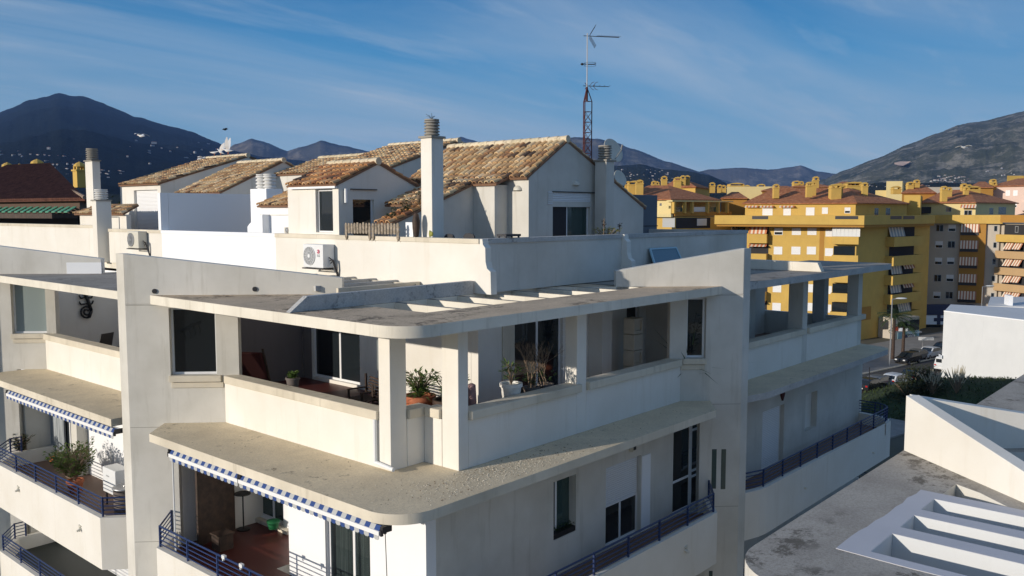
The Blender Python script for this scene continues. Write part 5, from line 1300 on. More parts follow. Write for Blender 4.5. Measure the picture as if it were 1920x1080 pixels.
strip('road','asphalt',-14,0,GZ)
strip('pavement','pavement',0,12,GZ+.13);strip('kerb','coping',-.16,-.002,GZ+.14)
strip('street_pavement','pavement',-18,-14.2,GZ+.13)
m=MB()
for k in range(-6,12):
    p=ra_+rd*(k*9)+rn*-6.9;q=p+rd*4;w=rn*.07;m.add([tuple(x+Vector((0,0,.006))) for x in (p-w,q-w,q+w,p+w)],[(0,1,2,3)])
tag(m.build('road_markings','awn_white'),kind='structure')
# grassy bank in front of the road
bk=MB();nx,ny=60,26
c0=place(1640,760,GZ+1);
def bank_h(a,b): # a 0..1 along, b 0..1 across
    e=math.sin(math.pi*min(1,max(0,b)))**.8*min(1,a*3.5)*min(1,(1-a)*6)
    e*=min(1,max(.0,1-(a-.36)*3.2))
    return 3.0*e+.5*noise.noise(Vector((a*9,b*5,0)))*e
A_=atz(1600,775,GZ);Bv=atz(1960,690,GZ)
u_=(Bv-A_);u_.z=0;Lb=u_.length;u_.normalize();w_=Vector((-u_.y,u_.x,0))
if w_.dot(Vector((FW[0],FW[1],0)))>0: w_=-w_
vs=[];
for i in range(nx+1):
    for j in range(ny+1):
        a=i/nx;b=j/ny;p=A_+u_*(Lb*a)+w_*(30*b-5);vs.append((p.x,p.y,GZ-.01+bank_h(a,b)))
bk.add(vs,[(i*(ny+1)+j,(i+1)*(ny+1)+j,(i+1)*(ny+1)+j+1,i*(ny+1)+j+1) for i in range(nx) for j in range(ny)])
tag(bk.build('grass_bank','grass_m',smooth=True,ang=180),kind='structure')
varied('grass_blade',(.022,.04,.01),(.055,.085,.022),1.5,.9);simple('pampas',(.42,.38,.28),.9);varied('bush_dark',(.018,.032,.012),(.07,.075,.035),2.,.9)
gr=MB();rg=random.Random(3)
for k in range(8000):
    a=rg.random();b=rg.random();p=A_+u_*(Lb*a)+w_*(30*b-5);p.z=GZ-.05+bank_h(a,b)
    t=rg.uniform(0,6.28);h=rg.uniform(.1,.35);gr.leaf(p,p+Vector((math.cos(t)*.25,math.sin(t)*.25,h)),.12)
tag(gr.build('grass','grass_blade'),'rough green grass and weeds covering the bank beside the white wall','grass',kind='stuff')
def bankpt(u,v,lift=0):
    best=None
    for dz in range(0,40):
        z=GZ+dz*.12;p=atz(u,v,z);q=p-A_;a=q.dot(u_)/Lb;b=(q.dot(w_)+5)/30
        if 0<=a<=1 and 0<=b<=1 and GZ+bank_h(a,b)>=z: best=p
    return best if best is not None else atz(u,v,GZ)
def clump(name,label,c,r,h,n,mt,seed,cat='bush',group=None,lw=.16,ll=.5,upb=.9):
    T=thing(name,label,cat,c,group);rnd=random.Random(seed);l=MB();s=MB()
    for k in range(n):
        a=rnd.uniform(0,6.28);ph=rnd.random();rr=r*math.sqrt(rnd.random())*math.cos(ph*1.2);p=Vector(c)+Vector((math.cos(a)*rr,math.sin(a)*rr,h*ph*rnd.uniform(.6,1)))
        b=rnd.uniform(0,6.28);l.leaf(p,p+Vector((math.cos(b)*ll,math.sin(b)*ll,ll*rnd.uniform(-.2,upb))),lw)
    for k in range(9):
        a=rnd.uniform(0,6.28);s.tube(c,Vector(c)+Vector((math.cos(a)*r*.5,math.sin(a)*r*.5,h*.7)),.05,.02,5)
    s.build('stems','twig',T);l.build('foliage',mt,T);return T
def scal(p): return p
pb1=bankpt(1728,738);clump('bush','large dark dry bush on the bank in front of the parked cars',pb1,2.7,3.1,1000,'bush_dark',1)
pb2=bankpt(1700,745);clump('bush','low dark bush at the left end of the grassy bank',pb2,2.4,2.,350,'bush_dark',2)
def pampas(c,label,seed,n=34,h=3.0,up=True):
    T=thing('pampas_grass',label,'pampas grass',c,'pampas clumps on the bank');rnd=random.Random(seed);l=MB();s=MB()
    for k in range(n):
        a=rnd.uniform(0,6.28);t=rnd.uniform(.15,.55);L=h*rnd.uniform(.6,1);d=Vector((math.cos(a)*math.sin(t),math.sin(a)*math.sin(t),math.cos(t)))
        s.tube(c,c+d*L,.025,.012,4);l.tube(c+d*L*.72,c+d*L,.07,.02,5)
    s.build('stems','twig',T);l.build('plumes','pampas',T)
pampas(bankpt(1748,742),'pale pampas plumes in front of the dark bush',4)
pampas(bankpt(1793,738),'pale pampas clump at the foot of the white wall',5,40,3.0)
# ================================================================= VEHICLES
simple('car_white',(.62,.65,.68),.25);simple('car_dark',(.02,.022,.026),.2);simple('car_grey',(.12,.13,.14),.3);simple('tyre',(.015,.015,.015),.9);simple('rim',(.35,.35,.36),.35,.8)
simple('lamp_red',(.4,.01,.01),.3);simple('lamp_clear',(.7,.72,.72),.15);simple('plate',(.75,.75,.7),.5)
def car(pos,ang,label,paint,van=False,group='cars parked along the street'):
    T=thing('parked_car' if not van else 'parked_van',label,'car' if not van else 'van',pos,group,ang);o=ORG[T.name];ORG[T.name]=Vector((0,0,0))
    W2=.88
    if van: prof=[(-2.2,.35),(-2.25,.9),(-2.2,1.75),(-2.05,1.88),(.9,1.88),(1.5,1.25),(2.1,1.05),(2.25,.75),(2.2,.35)]
    else: prof=[(-2.05,.4),(-2.1,.75),(-2.0,.98),(-1.55,1.42),(-1.1,1.5),(.2,1.49),(1.0,1.0),(1.9,.85),(2.1,.65),(2.08,.35)]
    m=MB();n=len(prof);sec=[(-W2,.9),(-W2*.97,1.),(W2*.97,1.),(W2,.9)]
    def ring(y,k): return [(x*(.985 if abs(y)>W2*.98 else 1),(y*(1-.16*max(0,(z-.95)/.6))),z if True else z) for x,z in prof]
    rings=[ring(-W2,0),ring(-W2*.9,1),ring(W2*.9,1),ring(W2,0)]
    # bottom line with wheel arches
    vs=[p for r in rings for p in r]
    fs=[(k*n+i,k*n+i+1,(k+1)*n+i+1,(k+1)*n+i) for k in range(3) for i in range(n-1)]+[tuple(range(n)),tuple(range(3*n,4*n))[::-1]]+[(k*n,(k+1)*n,(k+1)*n+n-1,k*n+n-1) for k in range(3)]
    m.add(vs,fs);m.build('body',paint,T,bevel=.03)
    # windows
    for s in (-1,1):
        m=MB();f=lambda x,z:(x,s*(W2*(1-.16*max(0,(z-.95)/.6))+.006),z)
        if van: q=[(.1,1.2),(1.25,1.2),(.85,1.7),(.1,1.7)]
        else: q=[(-1.75,1.02),(.85,1.0),(.2,1.4),(-1.05,1.42),(-1.5,1.33)]
        m.add([f(*a) for a in q],[tuple(range(len(q)))]);m.build('side_window','glass_dark',T)
    def band(x0,z0,x1,z1,name,mt,off=.012,ins=.82):
        dx,dz=x1-x0,z1-z0;L=math.hypot(dx,dz);nx_,nz_=(dz/L*off,-dx/L*off)
        if nz_<0 and abs(nz_)>1e-4: nx_,nz_=-nx_,-nz_
        m=MB();w0=W2*ins*(1-.16*max(0,(z0-.95)/.6));w1=W2*ins*(1-.16*max(0,(z1-.95)/.6));m.add([(x0+nx_,-w0,z0+nz_),(x0+nx_,w0,z0+nz_),(x1+nx_,w1,z1+nz_),(x1+nx_,-w1,z1+nz_)],[(0,1,2,3)]);m.build(name,mt,T)
    if van:
        band(.98,1.8,1.46,1.3,'windscreen','glass_dark');m=MB();m.box(-2.262,-2.245,-.6,.6,1.2,1.65);m.build('rear_window','glass_dark',T)
    else: band(.27,1.45,.95,1.04,'windscreen','glass_dark');band(-1.94,1.04,-1.6,1.38,'rear_window','glass_dark')
    for x in (-1.3,1.35):
        for s in (-1,1):
            m=MB();m.tube((x,s*(W2-.16),.32),(x,s*(W2+.015),.32),.32,n=18);w=m.build('wheel','tyre',T);m=MB();m.tube((x,s*(W2+.016),.32),(x,s*(W2+.022),.32),.2,n=12);m.build('rim','rim',w)
    for s in (-1,1):
        m=MB();m.box(1.98 if not van else 2.18,2.12 if not van else 2.262,s*.55-.14*1,s*.55+.14,.6,.74);m.build('headlight','lamp_clear',T)
        m=MB();m.box(-2.12 if not van else -2.262,-2.0,s*.68-.12,s*.68+.12,.78,.95);m.build('tail_light','lamp_red',T)
    m=MB();m.box(-2.115 if not van else -2.262,-2.08,-.25,.25,.52,.63);m.build('number_plate','plate',T)
    ORG[T.name]=o;return T
ra2=math.atan2(rd.y,rd.x)
yawv=math.atan2(FW[1],FW[0])
def cp(u,v): p=atz(u,v,GZ+.0);return p
car(cp(1741,671),ra2+math.pi,'white hatchback parked across the street beside the blue fronted shop','car_white')
car(cp(1716,676),ra2+math.pi,'grey blue car parked nose to tail left of the far white hatchback','car_grey')
car(cp(1702,681),ra2+math.pi,'black car parked leftmost across the street below the palm','car_dark')
car(cp(1766,662),ra2+math.pi,'dark car just behind the far white hatchback','car_dark')
car(cp(1681,723),ra2,'white hatchback parked on the near side of the street','car_white')
car(cp(1651,727),ra2,'dark car parked directly behind the near white hatchback','car_grey')
car(cp(1632,733),ra2,'dark car half hidden by the building end','car_dark')
car(cp(1713,715),ra2+.1,'black car seen from behind beside the dark bush','car_dark')
car(cp(1779,694),ra2,'white van half hidden behind the big white wall','car_white',van=True,group=None)
# ================================================================= YELLOW AND TAN BLOCKS
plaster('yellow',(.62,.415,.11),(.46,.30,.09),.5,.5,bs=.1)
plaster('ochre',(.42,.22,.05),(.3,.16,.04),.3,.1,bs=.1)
plaster('pale_yellow',(.72,.60,.30),(.55,.45,.25),.3,.1,bs=.1)
plaster('tan',(.50,.44,.36),(.38,.33,.28),.3,.1,bs=.1)
plaster('tan_white',(.52,.47,.40),(.38,.34,.29),.4,.4,bs=.1)
plaster('salmon',(.50,.34,.18),(.38,.26,.15),.4,.4,bs=.1)
plaster('pink',(.72,.55,.47),(.55,.42,.36),.3,.1,bs=.1)
m,nt,b=mat('roof_far');v=pos(nt);n=nz(nt,v,1.8,6,.75);c=ramp(nt,n,[(.3,(.22,.075,.03)),(.5,(.40,.15,.062)),(.72,(.54,.27,.13))]);nt.links.new(c,b.inputs['Base Color']);b.inputs['Roughness'].default_value=.9;bump(nt,b,nz(nt,v,7,3),.9,.12)
simple('stripe_a',(.62,.22,.1),.9);simple('stripe_b',(.8,.72,.6),.9);simple('stripe_c',(.45,.2,.12),.9)
simple('hvac',(.7,.72,.72),.5)
def pd(u,d): # plan point at pixel column u, forward distance d
    t=(u-960)/(CF*math.cos(CP)+ (540-398)*math.sin(CP));return Vector((FW[0]*d+RT[0]*t*d,FW[1]*d+RT[1]*t*d))
def facing(a,b):
    p=Pl(a,b,1);c=(p.A+p.e*p.L/2)
    return p if p.n.dot(c)>0 else Pl(a,b,-1)
def fwin(par,pl,u0,v0,u1,v1,kind='shut',w=.12):
    um=(u0+u1)/2;s0,s1=sorted((pl.s(u0),pl.s(u1)));z1,z0=pl.z(um,v0),pl.z(um,v1)
    m=MB();m.pgrid(pl,s0,s1,z0,z1,[(s0+.07,s1-.07,z0+.07,z1-.07)],-.03,-.003)
    if kind=='dark' and s1-s0>1: c=(s0+s1)/2;m.pbox(pl,c-.04,c+.04,-.028,-.004,z0+.07,z1-.07)
    o=m.build('window','frame_white' if kind!='dark' else 'frame_grey',par)
    g=MB()
    if kind=='shut': g.pbox(pl,s0+.07,s1-.07,-.02,-.002,z0+.07,z1-.07);g.build('shutter_slats','shutter_white',o)
    elif kind=='half':
        zm=z0+(z1-z0)*.42;g.pbox(pl,s0+.07,s1-.07,-.02,-.002,zm,z1-.07);g.build('shutter_slats','shutter_white',o);g=MB();g.pbox(pl,s0+.07,s1-.07,-.01,-.002,z0+.07,zm-.01);g.build('pane','glass_dark',o)
    else: g.pbox(pl,s0+.07,s1-.07,-.012,-.002,z0+.07,z1-.07);g.build('pane','glass_dark',o)
def fdark(par,pl,u0,v0,u1,v1,name='loggia_sheet',mt='dark_room',w0=-.02,w1=-.002):  # flat sheet on the wall; dark_room ones paint the shade of an opening
    um=(u0+u1)/2;s0,s1=sorted((pl.s(u0),pl.s(u1)));m=MB();m.pbox(pl,s0,s1,w0,w1,pl.z(um,v1),pl.z(um,v0));return m.build(name,mt,par)
def fawn(par,pl,u0,v0,u1,v1,out=1.1,n=None,ma='stripe_a',mb_='stripe_b',name='striped_awning'):
    um=(u0+u1)/2;s0,s1=sorted((pl.s(u0),pl.s(u1)));z1,z0=pl.z(um,v0),pl.z(um,v1);n=n or max(4,round((s1-s0)/.3));m=MB()
    for i in range(n):
        a=s0+(s1-s0)*i/n;b=s0+(s1-s0)*(i+1)/n;m.k=i%2
        m.add([pl.pt(a,-.1,z1),pl.pt(b,-.1,z1),pl.pt(b,-out,z0),pl.pt(a,-out,z0),pl.pt(a,-.1,z1-.04),pl.pt(b,-.1,z1-.04),pl.pt(b,-out,z0-.04),pl.pt(a,-out,z0-.04)],[(0,1,2,3),(4,7,6,5),(0,4,5,1),(2,6,7,3)])
    return m.build(name,[ma,mb_],par)
def fbalc(par,pl,u0,v0,u1,v1,out,mt,dark=None,name='balcony'):
    """solid balcony box: v0 top of parapet, v1 bottom; dark gap above up to v=dark"""
    um=(u0+u1)/2;s0,s1=sorted((pl.s(u0),pl.s(u1)));z1,z0=pl.z(um,v0),pl.z(um,v1)
    m=MB();m.pbox(pl,s0,s1,-out,-.002,z0,z0+.15);m.pbox(pl,s0,s1,-out,-out+.12,z0+.151,z1);m.pbox(pl,s0,s0+.12,-out+.121,-.002,z0+.151,z1);m.pbox(pl,s1-.12,s1,-out+.121,-.002,z0+.151,z1);o=m.build(name,mt,par)
    return o
def fchim(par,u,d,v0,v1,w=.8,mt='yellow',cap=True,dep=None):
    c=pd(u,d);z1=(398-v0)/1636*d;z0=(398-v1)/1636*d;dep=dep or w*.8
    m=MB();pl=facing(c-Vector((RT[0],RT[1]))*w/2,c+Vector((RT[0],RT[1]))*w/2);h=z1-z0
    if cap:
        m.pbox(pl,0,w,0,dep,z0,z1-.75);m.pbox(pl,-.08,w+.08,-.08,dep+.08,z1-.749,z1-.6)
        for a in (.02,w-.2): m.pbox(pl,a,a+.18,.02,dep-.02,z1-.599,z1-.3)
        m.vprism(pl,[(-.08,z1-.299),(w+.08,z1-.299),(w*.7,z1-.05),(w*.5,z1),(w*.3,z1-.05)],-.06,dep+.06)
    else: m.pbox(pl,0,w,0,dep,z0,z1)
    o=m.build('chimney',mt,par)
    return o
def hiproof(par,poly,zf,top,zt,mt='roof_far',over=.6,name='roof',fascia='pale_yellow'):
    """poly plan eave points, top: list of ridge points matched per eave vertex index, zt height"""
    n=len(poly);m=MB()
    c=sum((Vector(p) for p in poly),Vector((0,0)))/n
    ev=[Vector(p)+(Vector(p)-c).normalized()*over for p in poly]
    vs=[(p.x,p.y,zf) for p in ev]+[(t[0],t[1],zt) for t in top]+[(p.x,p.y,zf-.15) for p in ev]
    fs=[]
    for i in range(n):
        j=(i+1)%n;a,b=n+i,n+j
        if (Vector(top[i])-Vector(top[j])).length<.01: fs.append((i,j,a))
        else: fs.append((i,j,b,a))
        fs.append((i,2*n+i,2*n+j,j))
    fs.append(tuple(range(2*n,3*n)))
    m.add(vs,fs);return m.build(name,mt,par)
def zat(v,d): return (398-v)/1636*d
# ---- Y1 main yellow block
D=134.
Y1=thing('yellow_apartment_block','bright yellow apartment block with shaded right side, red tiled roof and many chimneys','building',(*pd(1608,D),GZ),'yellow and ochre apartment blocks across the street')
cA=pd(1608,D);cL=pd(1398,D+8);cR=pd(1662,D+5.5);cR2=pd(1745,D+16)
fL=facing(cL,cA);fR=facing(cA,cR);fR2=facing(cR,cR2)
def walls(par,pts,z0,z1,mt,name='wall'):
    m=MB();m.prism([tuple(p) for p in pts],z0,z1);return m.build(name,mt,par)
back=pd(1745,D+34);bl=pd(1420,D+26)
walls(Y1,[cL,cA,cR,cR2,back,bl],GZ,zat(424,D),'yellow')
# parapet storey slab
pL=pd(1340,D+7);pA=pd(1621,D-3.);pR=pd(1754,D+14)
walls(Y1,[pL,pA,pR,back,bl],zat(420,D)-.1,zat(404,D)+.0,'yellow','terrace_parapet')
walls(Y1,[pd(1344,D+7.2),pd(1621,D-2.7),pd(1752,D+14.2),back,bl],zat(424.5,D)-.1,zat(420.2,D)-.11,'ochre','cornice')
sA=pd(1604,D+2);sL=pd(1397,D+9);sR=pd(1700,D+12);sBk=pd(1690,D+24);sB2=pd(1410,D+22)
walls(Y1,[sL,sA,sR,sBk,sB2],zat(404,D)+.001,zat(381,D),'yellow','upper_storey')
uL=facing(sL,sA);uR=facing(sA,sR)
r1p=pd(1590,D+12);r0p=pd(1450,D+14)
hiproof(Y1,[sL,sA,sR,sBk,sB2],zat(380,D),[r0p,r1p,r1p,r1p,r0p],zat(352,D+10))
for u0,v0,u1,v1,k in ((1427,389,1446,404,'shut'),(1466,389,1480,404,'shut'),(1508,389,1524,405,'shut'),(1538,389,1549,401,'shut'),(1580,389,1591,400,'half')): fwin(Y1,uL,u0,v0,u1,v1,k)
for u0,v0,u1,v1 in ((1636,390,1643,405),(1657,390,1665,405)): fwin(Y1,uR,u0,v0,u1,v1,'dark')
for u0,u1 in ((1395,1420),(1423,1448),(1459,1487)): fawn(Y1,uL,u0,385.5,u1,388.5,.7,8,'stripe_b','stripe_a')
# front facade grid, rows
rows=[(428,436),(462.5,476.5),(497,511),(531,546),(566,581),(601,615)]
rows=[(427.5,440.5),(462.5,477),(497.5,512),(533,548),(568,583)]
for r,(v0,v1) in enumerate(rows):
    for c_,(u0,u1) in enumerate(((1450,1466),(1483,1500),(1512,1529))):
        k=['shut','shut','dark','half'][(r*5+c_*2+(r>1))%4] if not(r<2 and c_<2) else ('half' if r==0 and c_==0 else 'shut')
        fwin(Y1,fL,u0,v0,u1,v1,k)
    fwin(Y1,fL,1546,v0+3,1561,v1+3,'shut')
    # left balconies
    if r<5:
        fdark(Y1,fL,1404,v0-6,1440,v1+1);fbalc(Y1,fL,1404,v1-2,1439,v1+15,1.2,'yellow')
        fawn(Y1,fL,1405,v0-5,1438,v0+10 if r==0 else v0-1,1.1)
for r,(v0,v1) in enumerate(rows): # right balcony with white screen
    fdark(Y1,fL,1562,v0-1,1602,v1+3,'loggia_sheet','glass_dark')
    fbalc(Y1,fL,1561,v1+1,1610,v1+17,1.3,'yellow')
    if r==0:
        m=MB();s0,s1=fL.s(1561),fL.s(1612);m.pbox(fL,s0,s1,-1.35,-1.3,fL.z(1580,443),fL.z(1580,424));
        for k in range(8): s=s0+(s1-s0)*k/7;m.pbox(fL,s-.03,s+.03,-1.39,-1.351,fL.z(1580,443),fL.z(1580,424))
        m.build('balcony_screen','hvac',Y1)
m=MB();m.pbox(fL,fL.s(1535),fL.s(1544),-.02,-.002,GZ+3,fL.z(1540,425));m.build('recess_strip','ochre',Y1)
# side: balconies column
for r in range(6):
    v=425+35*r
    if r<6:
        fdark(Y1,fR2,1666,v+1,1712,v+30,'loggia_sheet','dark_room')
        fbalc(Y1,fR2,1659,v+18,1714,v+36,1.4,'yellow')
        if r in (0,): fawn(Y1,fR2,1662,v+1,1690,v+18,.5,10,'stripe_b','frame_grey')
        if r in (2,3): fawn(Y1,fR2,1668,v+2,1688,v+18,.4,8,'stripe_b','frame_grey');fawn(Y1,fR2,1692,v+1,1712,v+8,.4,8,'stripe_b','stripe_c')
        if r==4: fawn(Y1,fR2,1684,v+3,1706,v+18,.5,10,'stripe_b','frame_grey')
# railing balconies on parapet level
for pl,u0,v0,u1,v1 in ((facing(pL,pA),1408,405,1438,411),(facing(pL,pA),1563,405,1606,411),(facing(pA,pR),1666,405,1687,411),(facing(pA,pR),1690,405,1711,411)):
    fdark(Y1,pl,u0,v0,u1,v1,'terrace_grille','dark_metal')
# chimneys on the roof
for u,v0,v1,w,d in ((1517,341,366,.9,0),(1524,340,366,.9,3),(1529,331,355,.9,8),(1567,345,372,1.6,-1),(1574,344,370,.9,1),(1581,346,362,.7,6),(1600,341,360,2.4,8),(1611,341,358,.9,10),(1621,342,368,.9,3),(1595,343,362,1.1,10),(1455,345,368,.9,3)): fchim(Y1,u,D+6+d,v0,v1+4,w)
# ground floor shops on the side
gfp=facing(pd(1612,D+.2),pd(1690,D+7))
fdark(Y1,fR,1612,575,1636,600,'garage_opening','ochre');fdark(Y1,fR2,1664,612,1686,645,'shop_window','glass_dark')
# ---- blue fronted shop corner with signs
m=MB();sp_=facing(pd(1686,D+2),pd(1732,D+5));m.pbox(sp_,0,sp_.L,0,3,GZ,sp_.z(1710,594));SH=m.build('shop_front','tan_white',Y1)
simple('shop_blue',(.20,.38,.45),.6);simple('sign_red',(.55,.03,.03),.5);simple('sign_dark',(.02,.03,.08),.5);simple('text_light',(.75,.8,.85),.5)
for u0,v0,u1,v1 in ((1688,603,1704,620),(1710,599,1728,618),(1704,634,1724,652)):
    fdark(Y1,sp_,u0,v0,u1,v1,'shop_window','glass_dark',-.03,-.004)
fdark(Y1,sp_,1688,621,1728,633,'sign_board','shop_blue',-.06,-.004);fdark(Y1,sp_,1697,626,1718,634,'sign_board','sign_dark',-.09,-.061)
def text(pl,u,v,body,size,mt,par,name='lettering',w=-.1,s=None):
    c=bpy.data.curves.new(name,'FONT');c.body=body;c.size=size;c.extrude=.004;c.align_x='CENTER';c.align_y='CENTER'
    o=bpy.data.objects.new('tmp_text',c);COL.objects.link(o)
    dg=bpy.context.evaluated_depsgraph_get();me=bpy.data.meshes.new_from_object(o.evaluated_get(dg));bpy.data.objects.remove(o)
    me.materials.clear();me.materials.append(M[mt]);ss,z=pl.at(u,v) if s is None else s
    right=Vector((pl.e.x,pl.e.y,0));
    # text must read left to right from outside
    out=-Vector((pl.n.x,pl.n.y,0))
    if right.cross(Vector((0,0,1))).dot(out)<0: right=-right
    Mx=Matrix((( right.x,0,out.x,0),(right.y,0,out.y,0),(0,1,0,0),(0,0,0,1)))
    p=Vector(pl.pt(ss,w,z));off=ORG[par.name]
    me.transform(Matrix.Translation(p-off)@Mx);ob=bpy.data.objects.new(name,me);COL.objects.link(ob);ob.parent=par;ORG[ob.name]=off
    return ob
text(sp_,1714,623,'Apartamentos',.62,'text_light',Y1,w=-.08)
text(sp_,1708,630,'VENTA',.6,'text_light',Y1,w=-.11)
sg=pd(1697,D-1);sgp=facing(sg,sg+Vector((RT[0],RT[1]))*1.5)
m=MB();m.pbox(sgp,-.3,1.1,0,.12,sgp.z(1697,621),sgp.z(1697,615));m.k=1;m.pbox(sgp,-.9,-.301,0,.12,sgp.z(1697,620),sgp.z(1697,613));m.build('projecting_sign',['text_light','sign_red'],Y1)
# ---- T1 tan block right
D2_=152.
T1=thing('tan_apartment_block','grey tan apartment block with brown awning column and pharmacy shop beneath','building',(*pd(1800,D2_),GZ),'yellow and ochre apartment blocks across the street')
a=pd(1738,D2_+6);b_=pd(1876,D2_);c=pd(1960,D2_+20);d=pd(1760,D2_+40)
walls(T1,[a,b_,c,pd(1940,D2_+45),d],GZ,zat(418,D2_),'tan_white');tf=facing(a,b_)
bp=[tf.s(1798),tf.s(1846)];m=MB();m.pbox(tf,bp[0],bp[1],-.5,-.002,GZ+4,zat(418,D2_)-.01);m.build('bay_front','tan' if False else 'ochre',T1)
m=MB();m.pbox(tf,tf.s(1738),tf.s(1876),-.9,.3,tf.z(1800,419),tf.z(1800,403));m.build('terrace_parapet','yellow',T1)
bay=facing(Vector(tf.pt(bp[0],-.52,0)[:2]),Vector(tf.pt(bp[1],-.52,0)[:2]))
for r in range(5):
    v=[421,452,483,515,547][r]
    for u0 in (1752,1775): fwin(T1,tf,u0,v,u0+14,v+13,'half' if (r+u0)%3 else 'dark')
    fawn(T1,bay,1799,v-1,1833,v+14,.5,12,'stripe_b','stripe_c');fdark(T1,bay,1798,v+14.5,1832,v+20,'balcony_rail','dark_metal',-.12,-.01)
    fwin(T1,tf,1860,v+2,1867,v+13,'dark')
# upper set back storey with roof
e1=pd(1725,D2_+8);e2=pd(1829,D2_+3);e3=pd(1903,D2_+14);e4=pd(1890,D2_+30);e5=pd(1735,D2_+30)
walls(T1,[e1,e2,e3,e4,e5],zat(404,D2_)+.001,zat(379.5,D2_),'pale_yellow','upper_storey')
hiproof(T1,[e1,e2,e3,e4,e5],zat(379,D2_),[pd(1770,D2_+16),pd(1812,D2_+15),pd(1815,D2_+15),pd(1815,D2_+17),pd(1770,D2_+18)],zat(356,D2_+15))
ef=facing(e1,e2);er=facing(e2,e3)
fwin(T1,ef,1769,388,1779,397,'dark');fwin(T1,ef,1803,394,1818,406,'dark');fawn(T1,ef,1797,383.5,1826,389.5,1.2,10)
fwin(T1,er,1850,390,1857,402,'dark');fwin(T1,er,1867,388,1881,402,'dark')
for i,(u0,u1) in enumerate(((1696,1716),(1720,1744))): fdark(T1,facing(pd(1694,D2_+7),pd(1746,D2_+7)),u0,388,u1,400,'loggia_sheet','dark_room')
for u,v0,v1,w,dd in ((1770,349,374,1.,0),(1779,351,372,.9,4),(1807,344,360,1.,8),(1816,346,360,.9,10),(1826,349,364,2.2,8),(1811,350,362,.8,4)): fchim(T1,u,D2_+6+dd,v0,v1+4,w)
# pharmacy floor
pf2=facing(pd(1734,D2_-1.2),pd(1850,D2_-1.2))
fdark(T1,pf2,1734,571,1830,590,'shop_fascia','sign_dark',-.3,.8)
fdark(T1,pf2,1736,591,1775,608,'shop_sign','text_light',-.2,.3);fdark(T1,pf2,1736,609,1768,632,'shop_window','glass_dark',-.1,.3)
s0,z0=pf2.at(1759,599);m=MB();m.pbox(pf2,s0-.3,s0+.3,-.26,-.201,z0-.85,z0+.85);m.pbox(pf2,s0-.85,s0-.301,-.26,-.201,z0-.3,z0+.3);m.pbox(pf2,s0+.301,s0+.85,-.26,-.201,z0-.3,z0+.3);m.build('cross_sign','sign_dark',T1)
simple('sign_violet',(.18,.2,.75),.5,emit=.5)
text(pf2,1800,585.5,'Bar',1.2,'sign_violet',T1,w=-.35);m=MB();s0,z0=pf2.at(1820,587);m.pbox(pf2,s0-1,s0+1,-.36,-.31,z0-.3,z0+.3);m.build('lit_sign','sign_violet',T1)
# ---- T2 far right orange balconies
T2=thing('orange_apartment_block','orange and tan apartment block with striped awnings at the right edge','building',(*pd(1900,D2_-4),GZ),'yellow and ochre apartment blocks across the street')
a=pd(1872,D2_+1);b_=pd(1990,D2_-10)
walls(T2,[a,b_,pd(1990,D2_+20),pd(1890,D2_+24)],GZ,zat(419,D2_),'tan');t2=facing(a,b_)
m=MB();m.pbox(t2,0,t2.L,-1.2,.2,t2.z(1890,417),t2.z(1890,403));m.build('terrace_parapet','ochre',T2)
for r in range(5):
    v=421+31*r
    fdark(T2,t2,1880,v,1935,v+24,'loggia_sheet','dark_room');fbalc(T2,t2,1874,v+19,1935,v+33,1.2,'salmon' if r else 'yellow')
    if r>=1:
        for u0 in (1887,1904): fawn(T2,t2,u0,v+1,u0+15,v+15,1.1,6,'stripe_b','stripe_c')
    fwin(T2,t2,1900,v+3,1906,v+15,'dark')
# ---- pink building
PK=thing('pink_apartment_building','pale pink apartment building with dark red tiled roof at the right edge','building',(*pd(1890,190),GZ))
a=pd(1853,192);b_=pd(1990,182);walls(PK,[a,b_,pd(1990,215),pd(1860,215)],GZ,zat(350,190),'pink');pk=facing(a,b_)
hiproof(PK,[a,b_,pd(1990,215),pd(1860,215)],zat(349,190),[pd(1905,198),pd(1985,192),pd(1985,200),pd(1905,206)],zat(335,198))
for u0,v0 in ((1879,357),(1893,357),(1893,379),(1911,379)): fwin(PK,pk,u0,v0,u0+8,v0+10,'shut' if v0<360 else 'half')
m=MB();m.pbox(pk,pk.s(1911),pk.s(1940),-1.2,-.002,pk.z(1915,395),pk.z(1915,378));m.build('balcony','pink',PK)
YB=thing('yellow_stair_tower','pale yellow block with chimneys behind the pink building','building',(*pd(1900,225),GZ))
walls(YB,[pd(1885,225),pd(1960,225),pd(1960,240),pd(1885,240)],GZ,zat(330,225),'yellow');fchim(YB,1861,205,336,352,1.2);
# ---- Y2 left yellow block with terrace
D3=140.
Y2=thing('yellow_apartment_block','yellow apartment block with columned terrace just right of the white rooftop house','building',(*pd(1230,D3),GZ),'yellow and ochre apartment blocks across the street')
a=pd(1150,D3+6);b_=pd(1260,D3);c=pd(1372,D3+9);walls(Y2,[a,b_,c,pd(1390,D3+30),pd(1170,D3+34)],GZ,zat(407,D3),'yellow')
yf=facing(a,b_);yr=facing(b_,c)
e1,e2,e3,e4,e5=pd(1160,D3+8),pd(1258,D3+2),pd(1345,D3+10),pd(1350,D3+24),pd(1180,D3+28)
walls(Y2,[e1,e2,pd(1300,D3+14),pd(1350,D3+18),e4,e5],zat(407,D3)+.001,zat(374,D3),'pale_yellow','upper_storey')
hiproof(Y2,[e1,e2,e3,e4,e5],zat(373,D3),[pd(1215,D3+14),pd(1252,D3+13),pd(1252,D3+13),pd(1255,D3+17),pd(1220,D3+19)],zat(347.5,D3+12))
for u in (1263,1283,1297,1326,1346,1363): 
    p=pd(u,D3+1.5+(u-1263)*.075);m=MB();m.box(p.x-.25,p.x+.25,p.y-.25,p.y+.25,zat(400,D3),zat(377,D3));m.build('terrace_column','yellow',Y2)
